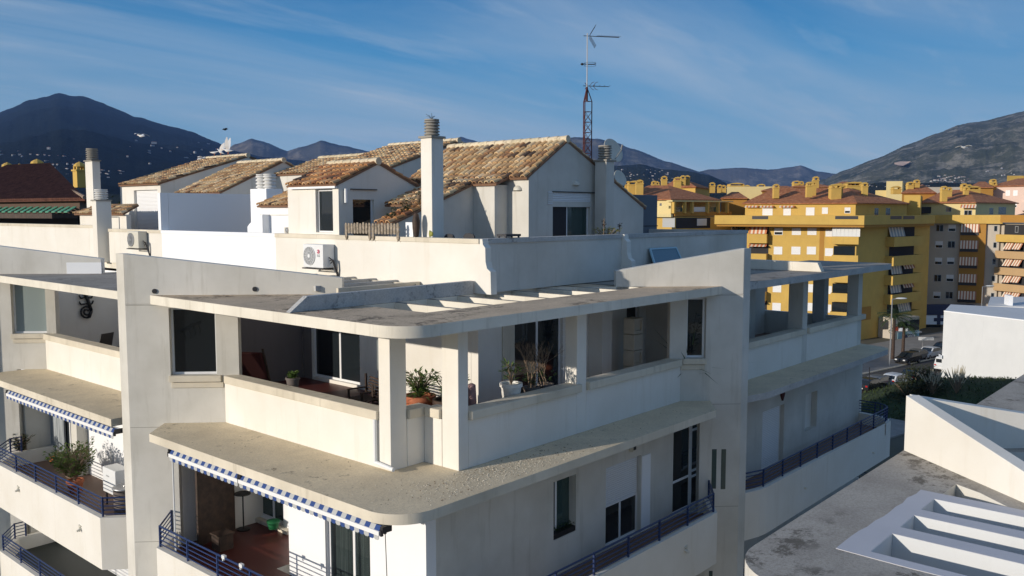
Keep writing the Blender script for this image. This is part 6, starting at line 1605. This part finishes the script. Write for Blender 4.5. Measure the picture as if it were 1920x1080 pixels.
yr2=facing(pd(1258,D3+1.2),pd(1372,D3+9.8));m=MB();m.pbox(yr2,0,yr2.L,-.3,1.,yr2.z(1300,378.5),yr2.z(1300,375.8));m.build('terrace_beam','pale_yellow',Y2)
m=MB();m.pbox(yr2,yr2.s(1264),yr2.L,.0,.15,yr2.z(1300,405),yr2.z(1300,397));m.build('terrace_parapet','ochre',Y2)
for u0,u1 in ((1266,1281),(1300,1322),(1329,1343)): fdark(Y2,yr2,u0,388,u1,397,'glass_screen','hvac' if u0==1300 else 'glass_green',.2,.25)
m=MB();m.pbox(yf,yf.s(1150),yf.s(1260),-.7,-.002,yf.z(1220,407),yf.z(1220,402));m.build('cornice','pale_yellow',Y2)
fdark(Y2,yf,1241,408,1264,426,'loggia_sheet','frame_grey');fdark(Y2,yr,1266,408,1330,428,'loggia_sheet','dark_room')
fdark(Y2,yr,1305,410,1323,423,'glass_screen','hvac',-.06,-.03)
fdark(Y2,yf,1235,381,1239,386,'window','dark_metal')
for u,v0,v1,w,dd in ((1177,340,360,1.,4),(1190,339,362,2.2,2),(1199,337,366,1.2,0),(1245,330,350,1.,10),(1270,332,355,1.2,8),(1280,329,345,.9,12),(1288,329,345,.9,13),(1226,339,350,.9,14),(1231,340,350,.9,14)): fchim(Y2,u,D3+6+dd,v0,v1+3,w)
# gable on Y2 rear
Y3=thing('yellow_roof_block','small yellow gabled block rising behind the columned terrace','building',(*pd(1280,D3+26),GZ),'yellow and ochre apartment blocks across the street')
a,b_=pd(1245,D3+26),pd(1303,D3+22);walls(Y3,[a,b_,pd(1330,D3+34),pd(1265,D3+38)],GZ,zat(352,D3+24),'yellow');hiproof(Y3,[a,b_,pd(1330,D3+34),pd(1265,D3+38)],zat(351,D3+24),[pd(1266,D3+28),pd(1282,D3+27),pd(1284,D3+30),pd(1268,D3+31)],zat(336.5,D3+28))
# row of roofs between
def blk(lab,u0,u1,d,v_e,v_r,mt='yellow',roof=True,ch=(),name='yellow_roof_block',group='yellow and ochre apartment blocks across the street',cat='building',depth=16):
    T=thing(name,lab,cat,(*pd((u0+u1)/2,d),GZ),group);a,b_,c,d_=pd(u0,d+1),pd(u1,d),pd(u1+4,d+depth),pd(u0+4,d+depth+1)
    walls(T,[a,b_,c,d_],GZ,zat(v_e,d),mt)
    if roof: hiproof(T,[a,b_,c,d_],zat(v_e-.6,d),[a.lerp(c,.35),b_.lerp(d_,.35),b_.lerp(d_,.45),a.lerp(c,.45)],zat(v_r,d+depth*.4))
    for u,v0,v1,w in ch: fchim(T,u,d+3,v0,v1,w)
    return T
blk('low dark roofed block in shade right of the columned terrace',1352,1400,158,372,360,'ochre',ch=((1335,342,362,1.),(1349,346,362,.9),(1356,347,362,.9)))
blk('pale yellow flat roofed block behind the chimneys, middle distance',1362,1450,190,350,350,'pale_yellow',False,ch=((1381,343,366,3.2),(1400,347,366,1.3),(1427,345,368,1.6)))
blk('long low pale block between the main yellow block and the tan block',1480,1560,200,351,345,'yellow',True,ch=((1493,339,352,1.6),(1501,340,352,1.2)))
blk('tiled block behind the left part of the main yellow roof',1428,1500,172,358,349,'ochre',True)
blk('square pale block with white awning roof behind the yellow blocks',1660,1690,205,340,340,'pale_yellow',False)
blk('tiled yellow block wedged between the yellow and tan blocks',1690,1752,172,362,347,'ochre',True,ch=((1706,341,358,1.2),(1718,337,352,1.),(1681,349,364,1.6)))
blk('yellow cube storey below the wedged tiled roof',1694,1725,150,366,366,'yellow',False)
blk('long pale parapet block behind the yellow chimneys right',1640,1700,215,357,357,'pale_yellow',False)
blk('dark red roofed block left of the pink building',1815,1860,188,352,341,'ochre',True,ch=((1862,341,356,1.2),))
blk('pale block row below the white hill town',1730,1800,230,351,351,'tan_white',False,group=None)
blk('low yellow strip block in the far middle',1560,1600,225,347,341,'yellow',True)
# ---- white buildings at right
WB=thing('white_building','large blank white building wall standing above the grassy bank','building',(*pd(1850,99),GZ))
a=pd(1778,102);b_=pd(1990,90);zt=a;zz=(398-585.5)/1630*90*1.0
a_=Pl(a,b_,1);a_=facing(a,b_);zz=a_.z(1782,585.5)
walls(WB,[a,b_,pd(1990,104),pd(1790,110)],GZ,zz,'white_dull')
m=MB();m.pbox(a_,0,a_.L,-.04,.2,zz,zz+.12);m.build('coping','white',WB)
m=MB();m.pbox(facing(pd(1775,102),pd(1779,101)),-.9,.3,0,.1,a_.z(1780,674),a_.z(1780,668));m.build('street_sign','text_light',WB)
WC=thing('white_rooftop_building','lower white building with roof boxes behind the big white wall','building',(*pd(1890,104),GZ))
a=pd(1860,112);b_=pd(1990,110);wc=facing(a,b_);walls(WC,[a,b_,pd(1990,124),pd(1865,124)],GZ,wc.z(1880,574),'white_dull')
m=MB();m.pbox(wc,wc.s(1899),wc.s(1907),1,3,wc.z(1880,574),wc.z(1900,556));m.build('roof_turret','white',WC)
m=MB();m.pbox(wc,wc.s(1888),wc.s(1905),-1.,-.2,wc.z(1880,595),wc.z(1880,588));m.pbox(wc,wc.s(1905),wc.s(1925),-1.,-.1,wc.z(1880,590),wc.z(1880,582));m.build('roof_unit','hvac',WC)
# ---- left brown roofed building
D4=62.
BR=thing('brown_roofed_building','dark brown tiled building in shade with green striped slats at the left edge','building',(*pd(60,D4),GZ))
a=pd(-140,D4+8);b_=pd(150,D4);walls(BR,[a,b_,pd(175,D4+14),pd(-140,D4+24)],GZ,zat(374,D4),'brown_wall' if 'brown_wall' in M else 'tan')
m,nt,b=mat('roof_brown');v=pos(nt,(1,1,1));n=nz(nt,v,2.5,5,.7);c=ramp(nt,n,[(.3,(.07,.025,.018)),(.7,(.19,.07,.045))])
nt.links.new(c,b.inputs['Base Color']);b.inputs['Roughness'].default_value=.9
rp=facing(a,b_)
T_=MB();E0=(*pd(-140,D4+7),zat(373,D4)-.1);E1=(*pd(160,D4-1),zat(373,D4-1));R0=(*pd(-120,D4+18),zat(329,D4+11)+.9);R1=(*pd(78,D4+10),zat(329,D4+9))
rows_=20;cols=90
E0,E1,R0,R1=map(Vector,(E0,E1,R0,R1));nrm=(E1-E0).cross(R0-E0).normalized();nrm=nrm if nrm.z>0 else -nrm;sd_v=(E1-E0).normalized()
T_.add([E0,E1,R1,R0]+[p-nrm*.15 for p in (E0,E1,R1,R0)],[(0,1,2,3),(4,7,6,5),(0,4,5,1),(1,5,6,2),(2,6,7,3),(3,7,4,0)])
for i in range(cols):
    u=(i+.5)/cols;p=E0.lerp(E1,u)+nrm*.02
    # ribs run up the slope, clipped by the hip
    L0=E0.lerp(E1,u);dirv=(R0-E0)- (R0-E0).dot(sd_v)*sd_v
    lim=1.
    x=(E1-L0).length;hipx=(E1-R1).dot(sd_v)
    if x<hipx: lim=x/hipx
    if lim>.03: T_.tube(p,p+dirv*lim*.98,.11,.11,6)
BRr=T_.build('roof','roof_brown',BR,smooth=True)
m=MB();m.add([E1,(*pd(190,D4+13),zat(373,D4)),R1,E1-Vector((0,0,.15)),Vector((*pd(190,D4+13),zat(373,D4)-.15)),R1-Vector((0,0,.15))],[(0,1,2),(3,5,4),(0,3,4,1)]);m.build('roof_hip','roof_brown',BR)
m=MB();ridge(m,E1+Vector((0,0,.1)),R1+Vector((0,0,.1)),.14,.5,[(.30,.22,.16)]);m.build('hip_tiles','tile',BR)
m=MB();
for k in range(16):
    u=-20+k*11.5
    p=Vector(rp.pt(rp.s(u),-.3,zat(387,D4)));q=Vector(rp.pt(rp.s(u+22),-2.0,zat(397,D4-2)));s_=Vector((rp.e.x,rp.e.y,0))*.18
    m.add([p-s_,p+s_,q+s_,q-s_,p-s_-Vector((0,0,.05)),p+s_-Vector((0,0,.05)),q+s_-Vector((0,0,.05)),q-s_-Vector((0,0,.05))],[(0,1,2,3),(4,7,6,5),(0,4,5,1),(1,5,6,2),(2,6,7,3),(3,7,4,0)])
m.build('slat_awning','slat_green',BR)
m=MB();m.pbox(rp,0,rp.L,-2.2,-.1,zat(400,D4)-.35,zat(400,D4));m.build('terrace_beam','brown_wood',BR)
m=MB();m.pbox(rp,0,rp.L,-.2,-.01,zat(470,D4),zat(402,D4));m.build('terrace_shade','dark_room',BR)  # near black sheet painting the shade below the terrace beam
# chimneys beyond it + dish
YL=thing('yellow_chimney_block','yellow building behind the brown roof with domed chimneys and a dish','building',(*pd(90,95),GZ))
walls(YL,[pd(-20,95),pd(170,93),pd(175,105),pd(-20,108)],GZ,zat(372,95),'yellow')
def dome(u,d,v0,v1,w):
    c=pd(u,d);z1,z0=zat(v0,d),zat(v1,d);m=MB();m.box(c.x-w/2,c.x+w/2,c.y-w/2,c.y+w/2,z0,z1-.95);m.box(c.x-w/2-.1,c.x+w/2+.1,c.y-w/2-.1,c.y+w/2+.1,z1-.949,z1-.8)
    for sx in (-1,1):
        for sy in (-1,1): m.box(c.x+sx*w*.33-.12,c.x+sx*w*.33+.12,c.y+sy*w*.33-.12,c.y+sy*w*.33+.12,z1-.799,z1-.5)
    m.lathe(c.x,c.y,[(w*.62,z1-.499),(w*.55,z1-.3),(w*.3,z1-.12),(w*.1,z1-.05),(w*.08,z1)],10);m.build('chimney','yellow',YL)
dome(74,93,299,345,1.1);dome(41,95,308,345,1.2);dome(18,99,305,345,1.);dome(153,88,304,352,1.0)
# tree tops at left gap and palms at the street
def tree(name,label,u,d,v_top,zb,r,n,mt,seed,group=None,ll=.7):
    c=pd(u,d);zt=zat(v_top,d);T=thing(name,label,'tree',(c.x,c.y,zb),group);rnd=random.Random(seed)
    m=MB();m.tube((c.x,c.y,zb),(c.x,c.y,zb+(zt-zb)*.7),.3,.14,8)
    for k in range(5):
        a=rnd.uniform(0,6.28);m.tube((c.x,c.y,zb+(zt-zb)*rnd.uniform(.4,.6)),(c.x+r*.6*math.cos(a),c.y+r*.6*math.sin(a),zb+(zt-zb)*.8),.1,.04,5)
    m.build('trunk','twig',T);l=MB();h=(zt-zb)*.33
    lob=[(rnd.uniform(-.5,.5)*r,rnd.uniform(-.5,.5)*r,rnd.uniform(-.6,.35)*h,rnd.uniform(.35,.6)) for _ in range(9)]
    for k in range(n):
        lx,ly,lz,lr=rnd.choice(lob);v=Vector((rnd.gauss(0,1),rnd.gauss(0,1),rnd.gauss(0,1))).normalized()*rnd.uniform(.55,1)
        p=Vector((c.x+lx+v.x*r*lr,c.y+ly+v.y*r*lr,zt-h+lz+v.z*h*lr));b=rnd.uniform(0,6.28);l.leaf(p,p+Vector((math.cos(b)*ll,math.sin(b)*ll,ll*rnd.uniform(-.3,.7))),ll*.55)
    l.build('crown',mt,T)
for i,(u,d,v,r) in enumerate(((208,120,350,5),(228,140,345,5),(190,110,372,4),(120,150,332,6),(236,200,352,6),(1404,150,372,3.5),(1392,146,378,3))):
    tree('dark_tree',('dark tree between the tall and the short left chimney','dark tree left of the leftmost rooftop house','low dark tree beside the short left chimney','dark cypress like tree behind the brown roof','farther dark tree above the lower tiled roof','green tree between the yellow blocks','smaller green tree in front of the dark roofed block')[i],u,d,v,GZ,r,420,'leaf_dark',i,'trees between the buildings')
def palm(u,v,d,lab,seed,h=6.5):
    c=pd(u,d);T=thing('palm_tree',lab,'palm tree',(c.x,c.y,GZ),'short palms by the street');rnd=random.Random(seed)
    m=MB();m.tube((c.x,c.y,GZ),(c.x+.2,c.y,GZ+h),.24,.18,10);m.build('trunk','brown_wood',T);l=MB()
    for k in range(46):
        a=rnd.uniform(0,6.28);e=rnd.uniform(-.5,1.3);P=[];Lf=2.3;p=Vector((c.x+.2,c.y,GZ+h));dd=Vector((math.cos(a)*math.cos(e),math.sin(a)*math.cos(e),math.sin(e)))
        sdv=Vector((-math.sin(a),math.cos(a),0))
        for i in range(6):
            q=p+dd*Lf/6;dd=(dd-Vector((0,0,.16))).normalized()
            for s in (1,-1):
                for j in (0,.5): b0=p.lerp(q,j);l.leaf(b0,b0+sdv*s*.42+dd*.2-Vector((0,0,.12)),.09)
            p=q
    l.build('fronds','leaf_dark',T)
palm(1684,0,117,'dark palm beside the street lamp on the pavement',1,6.)
palm(1703,0,119,'smaller dark palm in front of the blue shop',2,4.6)
# street lamps
def lamp(u,d,vt,lab):
    c=pd(u,d);zt=zat(vt,d);T=thing('street_lamp',lab,'street lamp',(c.x,c.y,GZ),'street lamps');m=MB();m.tube((c.x,c.y,GZ),(c.x,c.y,zt),.11,.07,8);m.build('pole','grey_metal',T)
    e=Vector((RT[0],RT[1],0));m=MB();p=Vector((c.x,c.y,zt));m.tube(p,p+e*.9+Vector((0,0,.12)),.05,n=6);m.build('arm','grey_metal',T)
    m=MB();q=p+e*1.2+Vector((0,0,.12));m.ell(q,.75,.24,.12,10,6,Matrix.Rotation(math.atan2(e.y,e.x),3,'Z'));m.build('lamp_head','hvac',T,smooth=True)
lamp(1679,112,562,'grey street lamp on the pavement in front of the yellow block')
lamp(1849,140,538,'thin street lamp behind the white rooftop building')
c=pd(1641,96);T=thing('street_post','dark thin post on the near pavement by the parked cars','post',(c.x,c.y,GZ));m=MB();m.tube((c.x,c.y,GZ),(c.x,c.y,zat(692,96)),.07,.05,8);m.build('pole','dark_metal',T);m=MB();m.lathe(c.x,c.y,[(.12,GZ),(.12,GZ+.2),(.08,GZ+.25)],10);m.build('base','dark_metal',T)
# street direction sign
c=pd(1740,124);T=thing('direction_sign','small white direction sign beside the blue shop','sign',(c.x,c.y,GZ));m=MB();pl=facing(c,c+Vector((RT[0],RT[1])));m.pbox(pl,-.6,1.6,-.03,.03,zat(640,124)*1.0+0.0,zat(636,124)+.15);m.build('sign_panel','hvac',T);m=MB();m.tube((c.x,c.y,GZ),(c.x,c.y,zat(637,124)),.05);m.build('post','grey_metal',T)
# ================================================================= MOUNTAINS, FAR HOUSES, HAZE
def terrain_mat(name,stops,scale,scale2,rock=None):
    m,nt,b=mat(name);v=pos(nt);n=nz(nt,v,scale,10,.68);c=ramp(nt,n,stops)
    if rock:
        n2=nz(nt,v,scale2,12,.75);f=ramp(nt,n2,[(.50,(0,0,0)),(.60,(1,1,1))]);c=mix(nt,mathn(nt,'MULTIPLY',f,.75),c,rock)
    nt.links.new(c,b.inputs['Base Color']);b.inputs['Roughness'].default_value=1;b.inputs['Specular IOR Level'].default_value=0
    bump(nt,b,nz(nt,v,scale2*1.3,10,.7),1.,18)
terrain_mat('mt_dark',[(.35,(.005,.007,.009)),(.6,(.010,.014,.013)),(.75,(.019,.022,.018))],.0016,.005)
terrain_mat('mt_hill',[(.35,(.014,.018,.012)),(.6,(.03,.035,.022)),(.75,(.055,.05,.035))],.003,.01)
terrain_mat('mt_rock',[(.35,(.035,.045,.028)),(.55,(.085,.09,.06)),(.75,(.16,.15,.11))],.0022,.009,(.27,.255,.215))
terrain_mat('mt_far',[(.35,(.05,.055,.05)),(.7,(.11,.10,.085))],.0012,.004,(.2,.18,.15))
MT={}
def mountain(name,pts,dR,dF,mt,amp=.10,us=(-300,2250),nu=420,nv=60,pw=1.15,back=.3,nsc=1.):
    us=(pts[0][0],pts[-1][0])
    def sil(u):
        for (a,va),(b,vb) in zip(pts[:-1],pts[1:]):
            if a<=u<=b:
                t=(u-a)/(b-a);w=.35;t=t+(t*t*(3-2*t)-t)*w;q=va+(vb-va)*t
                return q+1.1*noise.noise(Vector((u*.06,dR*.01,0)))+.6*noise.noise(Vector((u*.2,dR*.01,3)))
        return pts[-1][1]
    def P(i_u,t):
        d=dF+(dR-dF)*min(t,1) if t<=1 else dR+(dR-dF)*back*(t-1)
        q=pd(i_u,d);H=(398-sil(i_u))/1636*dR-GZ
        base=H*(t**pw if t<=1 else max(0,1-(t-1))**1.2)
        s=nsc*.0011
        r=noise.multi_fractal(Vector((q.x*s,q.y*s,1.7)),1.,2.1,6) if False else 0
        n=0;a=1.;f=s
        for o in range(6):
            n+=a*(1-2*abs(noise.noise(Vector((q.x*f,q.y*f,o*3.1+dR*.001)))));a*=.52;f*=2.05
        n-=.85
        w=max(0,math.sin(math.pi*min(1,t)))*.9+.10
        edge=min(1,(i_u-us[0])/120 if pts[0][1]>345 else 1,(us[1]-i_u)/120 if pts[-1][1]>345 else 1)
        z=GZ+base+H*amp*n*w*(1 if t<.97 else .55)
        return Vector((q.x,q.y,max(GZ-1,z)))
    MT[name+str(dR)]=P
    m=MB();vs=[P(us[0]+(us[1]-us[0])*i/nu,2.*j/nv if True else 0) for i in range(nu+1) for j in range(nv+1)]
    m.add(vs,[(i*(nv+1)+j,(i+1)*(nv+1)+j,(i+1)*(nv+1)+j+1,i*(nv+1)+j+1) for i in range(nu) for j in range(nv)])
    o=m.build(name,mt,smooth=True,ang=180);tag(o,kind='structure');return P
def proj(p):
    d=p.x*FW[0]+p.y*FW[1];l=p.x*RT[0]+p.y*RT[1];zf=d*math.cos(CP)-p.z*math.sin(CP);dn=-p.z*math.cos(CP)-d*math.sin(CP)
    return 960+CF*l/zf,540+CF*dn/zf
def on_mount(P,u,v):
    best=None
    for k in range(2,80):
        p=P(u,k/80);pv=proj(p)[1]
        if pv<=v: return p
    return P(u,.9)
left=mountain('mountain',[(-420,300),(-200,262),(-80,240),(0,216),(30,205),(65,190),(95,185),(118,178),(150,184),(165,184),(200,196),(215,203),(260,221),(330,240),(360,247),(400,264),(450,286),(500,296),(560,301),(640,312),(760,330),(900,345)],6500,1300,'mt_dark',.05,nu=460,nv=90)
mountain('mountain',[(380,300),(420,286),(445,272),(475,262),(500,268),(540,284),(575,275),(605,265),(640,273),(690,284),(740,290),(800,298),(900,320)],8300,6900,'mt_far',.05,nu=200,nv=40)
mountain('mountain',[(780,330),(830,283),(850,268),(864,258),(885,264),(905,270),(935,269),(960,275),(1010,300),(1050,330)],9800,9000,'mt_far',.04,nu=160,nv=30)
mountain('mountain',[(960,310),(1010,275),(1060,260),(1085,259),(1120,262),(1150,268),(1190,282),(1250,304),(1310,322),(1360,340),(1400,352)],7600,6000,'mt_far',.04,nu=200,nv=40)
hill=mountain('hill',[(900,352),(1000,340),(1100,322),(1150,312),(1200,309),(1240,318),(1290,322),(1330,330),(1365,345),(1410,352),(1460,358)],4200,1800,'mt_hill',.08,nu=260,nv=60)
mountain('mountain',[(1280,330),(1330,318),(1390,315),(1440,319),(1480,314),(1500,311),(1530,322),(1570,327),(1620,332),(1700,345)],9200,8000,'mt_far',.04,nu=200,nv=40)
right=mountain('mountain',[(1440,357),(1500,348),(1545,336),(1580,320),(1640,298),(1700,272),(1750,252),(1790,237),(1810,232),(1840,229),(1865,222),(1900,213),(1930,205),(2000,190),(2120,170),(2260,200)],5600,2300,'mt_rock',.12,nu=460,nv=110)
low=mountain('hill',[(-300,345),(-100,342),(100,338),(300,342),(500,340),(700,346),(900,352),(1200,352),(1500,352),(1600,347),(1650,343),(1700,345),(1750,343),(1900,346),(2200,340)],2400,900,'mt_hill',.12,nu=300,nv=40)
# landslide scar on the right mountain
simple('house_far',(.36,.37,.38),.9);simple('house_roof',(.30,.14,.09),.9);simple('scar',(.45,.33,.26),1.)
HS=[];FH=random.Random(12)
proto={}
def far_house(p,s,lab,grp,kind=0,yaw=None):
    if (kind,) not in proto:
        m=MB();hw=5;m.box(-6,6,-4,4,-6,5);m.k=1;m.vprism(Pl((-6.4,-4.4),(6.4,-4.4),1),[(0,5.01),(12.8,5.01),(12.8,5.3),(6.4,7.4),(0,5.3)],0,8.8)
        m.k=2
        for x in (-4,-1,2.5): m.box(x,x+1.4,-4.03,-4.005,1.5,3.2)
        o=m.build('far_house',['house_far','house_roof','dark_room'],world=False);proto[(kind,)]=o
    else: o=proto[(kind,)].copy();COL.objects.link(o)
    o.location=p;o.scale=(s*FH.uniform(1,1.9),s*FH.uniform(.8,1.3),s*FH.uniform(.6,1.));o.rotation_euler=(0,0,yaw if yaw is not None else FH.uniform(0,3.14))
    tag(o,lab,'house',grp);return o
def cluster(P,u0,u1,v0,v1,n,s0,s1,lab,grp,dens=None):
    for k in range(n):
        u=FH.uniform(u0,u1);v=FH.uniform(v0,v1)
        if dens and not dens(u,v): continue
        p=on_mount(P,u,v);far_house(p,FH.uniform(s0,s1)*1.5*(p.x*FW[0]+p.y*FW[1])/1636/12,lab,grp)
cluster(right,1742,1818,332,347,95,1.5,2.6,'tiny white house in the hill town below the right mountain','white hill town houses',lambda u,v:v>347-15*math.sin(math.pi*(u-1735)/90)-1)
cluster(left,120,235,313,328,16,1.6,2.6,'tiny pale house low on the dark mountain between the left chimneys','houses at the foot of the dark mountain')
cluster(left,84,112,312,334,34,1.4,2.2,'tiny white building in the bright cluster above the brown roof','bright cluster on the dark mountain')
cluster(left,186,215,322,336,14,1.4,2.2,'tiny house right of the tall left chimney','houses beside the tall left chimney')
cluster(left,5,170,284,312,22,1.8,3.2,'small pale villa scattered on the left slope of the dark mountain','villas on the left of the dark mountain')
cluster(left,230,470,263,320,30,1.8,3.4,'small pale villa scattered on the right slope of the dark mountain','villas on the right of the dark mountain')
cluster(hill,1160,1260,318,345,34,1.0,2.,'tiny house on the dark hill behind the yellow chimneys','houses on the middle dark hill')
cluster(low,1620,1740,347,352,16,1.,1.8,'tiny pale block between the yellow roofs and the mountain','far town blocks')
cluster(right,1840,1900,318,330,10,1.4,2.2,'tiny villa on the lower slope of the right mountain','villas below the right mountain')
# pinkish quarry scar
sc_=MB();ps=[(1673,309),(1684,306.5),(1696,307.5),(1704,309),(1700,312),(1690,315),(1680,314),(1674,312.5)]
vs=[]
for u,v in ps:
    p=on_mount(right,u,v);vs.append(p*.995+Vector((0,0,8)))
cpt=sum(vs,Vector((0,0,0)))/len(vs);sc_.add(vs+[cpt],[(i,(i+1)%len(vs),len(vs)) for i in range(len(vs))]);tag(sc_.build('quarry','scar'),kind='structure')
# haze
hm=bpy.data.materials.new('haze');hm.use_nodes=True;M['haze']=hm;hn=hm.node_tree;hn.nodes.clear()
ho=hn.nodes.new('ShaderNodeOutputMaterial');hv=hn.nodes.new('ShaderNodeVolumePrincipled');hv.inputs['Color'].default_value=(.25,.47,1.,1);hv.inputs['Density'].default_value=4.0e-5;hv.inputs['Anisotropy'].default_value=.0
hn.links.new(hv.outputs[0],ho.inputs['Volume'])
m=MB();m.box(-10600,10600,-10600,10600,-22,1080);tag(m.build('haze','haze'),kind='stuff')
# ================================================================= LIGHT, SKY, CAMERA
W=bpy.data.worlds.new("World");SC.world=W;W.use_nodes=True
nt=W.node_tree;bg=nt.nodes['Background']
SUN_EL=math.radians(12.5);sd=Vector((-.957,.29,0)).normalized()
sky=N(nt,'ShaderNodeTexSky');sky.sky_type='NISHITA';sky.sun_disc=False;sky.sun_elevation=SUN_EL;sky.sun_rotation=math.atan2(sd.x,sd.y)
sky.altitude=50;sky.air_density=1.;sky.dust_density=.3;sky.ozone_density=3.
tc=N(nt,'ShaderNodeTexCoord');sp=N(nt,'ShaderNodeSeparateXYZ');nt.links.new(tc.outputs['Generated'],sp.inputs[0])
zc=mathn(nt,'MAXIMUM',sp.outputs[2],.0);den=mathn(nt,'ADD',zc,.09)
cx=mathn(nt,'DIVIDE',sp.outputs[0],den);cy=mathn(nt,'DIVIDE',sp.outputs[1],den)
cb=N(nt,'ShaderNodeCombineXYZ');nt.links.new(cx,cb.inputs[0]);nt.links.new(cy,cb.inputs[1])
mp=N(nt,'ShaderNodeMapping');mp.inputs['Rotation'].default_value=(0,0,math.radians(-35));mp.inputs['Scale'].default_value=(.33,1.25,1);nt.links.new(cb.outputs[0],mp.inputs[0])
n1=N(nt,'ShaderNodeTexNoise');n1.inputs['Scale'].default_value=.5;n1.inputs['Detail'].default_value=8;n1.inputs['Roughness'].default_value=.58;n1.inputs['Distortion'].default_value=.7;nt.links.new(mp.outputs[0],n1.inputs['Vector'])
cl=ramp(nt,n1.outputs['Fac'],[(.38,(0,0,0)),(.68,(1,1,1))])
n2=N(nt,'ShaderNodeTexNoise');n2.inputs['Scale'].default_value=2.2;n2.inputs['Detail'].default_value=10;n2.inputs['Roughness'].default_value=.6;nt.links.new(mp.outputs[0],n2.inputs['Vector'])
c2=ramp(nt,n2.outputs['Fac'],[(.54,(0,0,0)),(.74,(1,1,1))])
cm=mathn(nt,'MINIMUM',mathn(nt,'ADD',mathn(nt,'MULTIPLY',cl,.62),mathn(nt,'MULTIPLY',c2,.3)),1.)
# clear blue gradient of the dry winter air blended into the physical sky
gr_=ramp(nt,zc,[(0.,(3.0,4.7,6.0)),(.08,(2.1,4.2,6.0)),(.17,(.6,2.8,5.5)),(.27,(.12,1.6,4.2)),(1.,(.1,.9,2.6))])
dv=N(nt,'ShaderNodeVectorMath',operation='DOT_PRODUCT');nt.links.new(tc.outputs['Generated'],dv.inputs[0]);dv.inputs[1].default_value=(sd.x,sd.y,.1)
wf=ramp(nt,mathn(nt,'ADD',mathn(nt,'MULTIPLY',dv.outputs['Value'],.5),.5),[(.35,(.92,.92,.92)),(.95,(.12,.12,.12))])
base=mix(nt,wf,sky.outputs[0],gr_)
cc=mix(nt,cm,base,(4.7,5.5,6.4))
nt.links.new(cc,bg.inputs['Color']);bg.inputs['Strength'].default_value=.108
L=bpy.data.lights.new('sun','SUN');L.energy=5.;L.angle=math.radians(.55);L.color=(1,.895,.765)
lo=bpy.data.objects.new('sun',L);COL.objects.link(lo);to=Vector((sd.x*math.cos(SUN_EL),sd.y*math.cos(SUN_EL),math.sin(SUN_EL)));lo.rotation_euler=to.to_track_quat('Z','Y').to_euler();lo.location=(0,0,60)
cam=bpy.data.cameras.new('camera');co=bpy.data.objects.new('camera',cam);COL.objects.link(co);SC.camera=co
cam.sensor_width=36;cam.lens=CF/1920*36;cam.clip_start=.1;cam.clip_end=60000
f=Vector((FW[0]*math.cos(CP),FW[1]*math.cos(CP),-math.sin(CP)));co.rotation_euler=f.to_track_quat('-Z','Y').to_euler()
SC.view_settings.view_transform='Standard';SC.view_settings.look='None';SC.view_settings.exposure=-.12;SC.view_settings.gamma=1
SC.cycles.use_denoising=True
SC.cycles.max_bounces=6;SC.cycles.volume_bounces=0
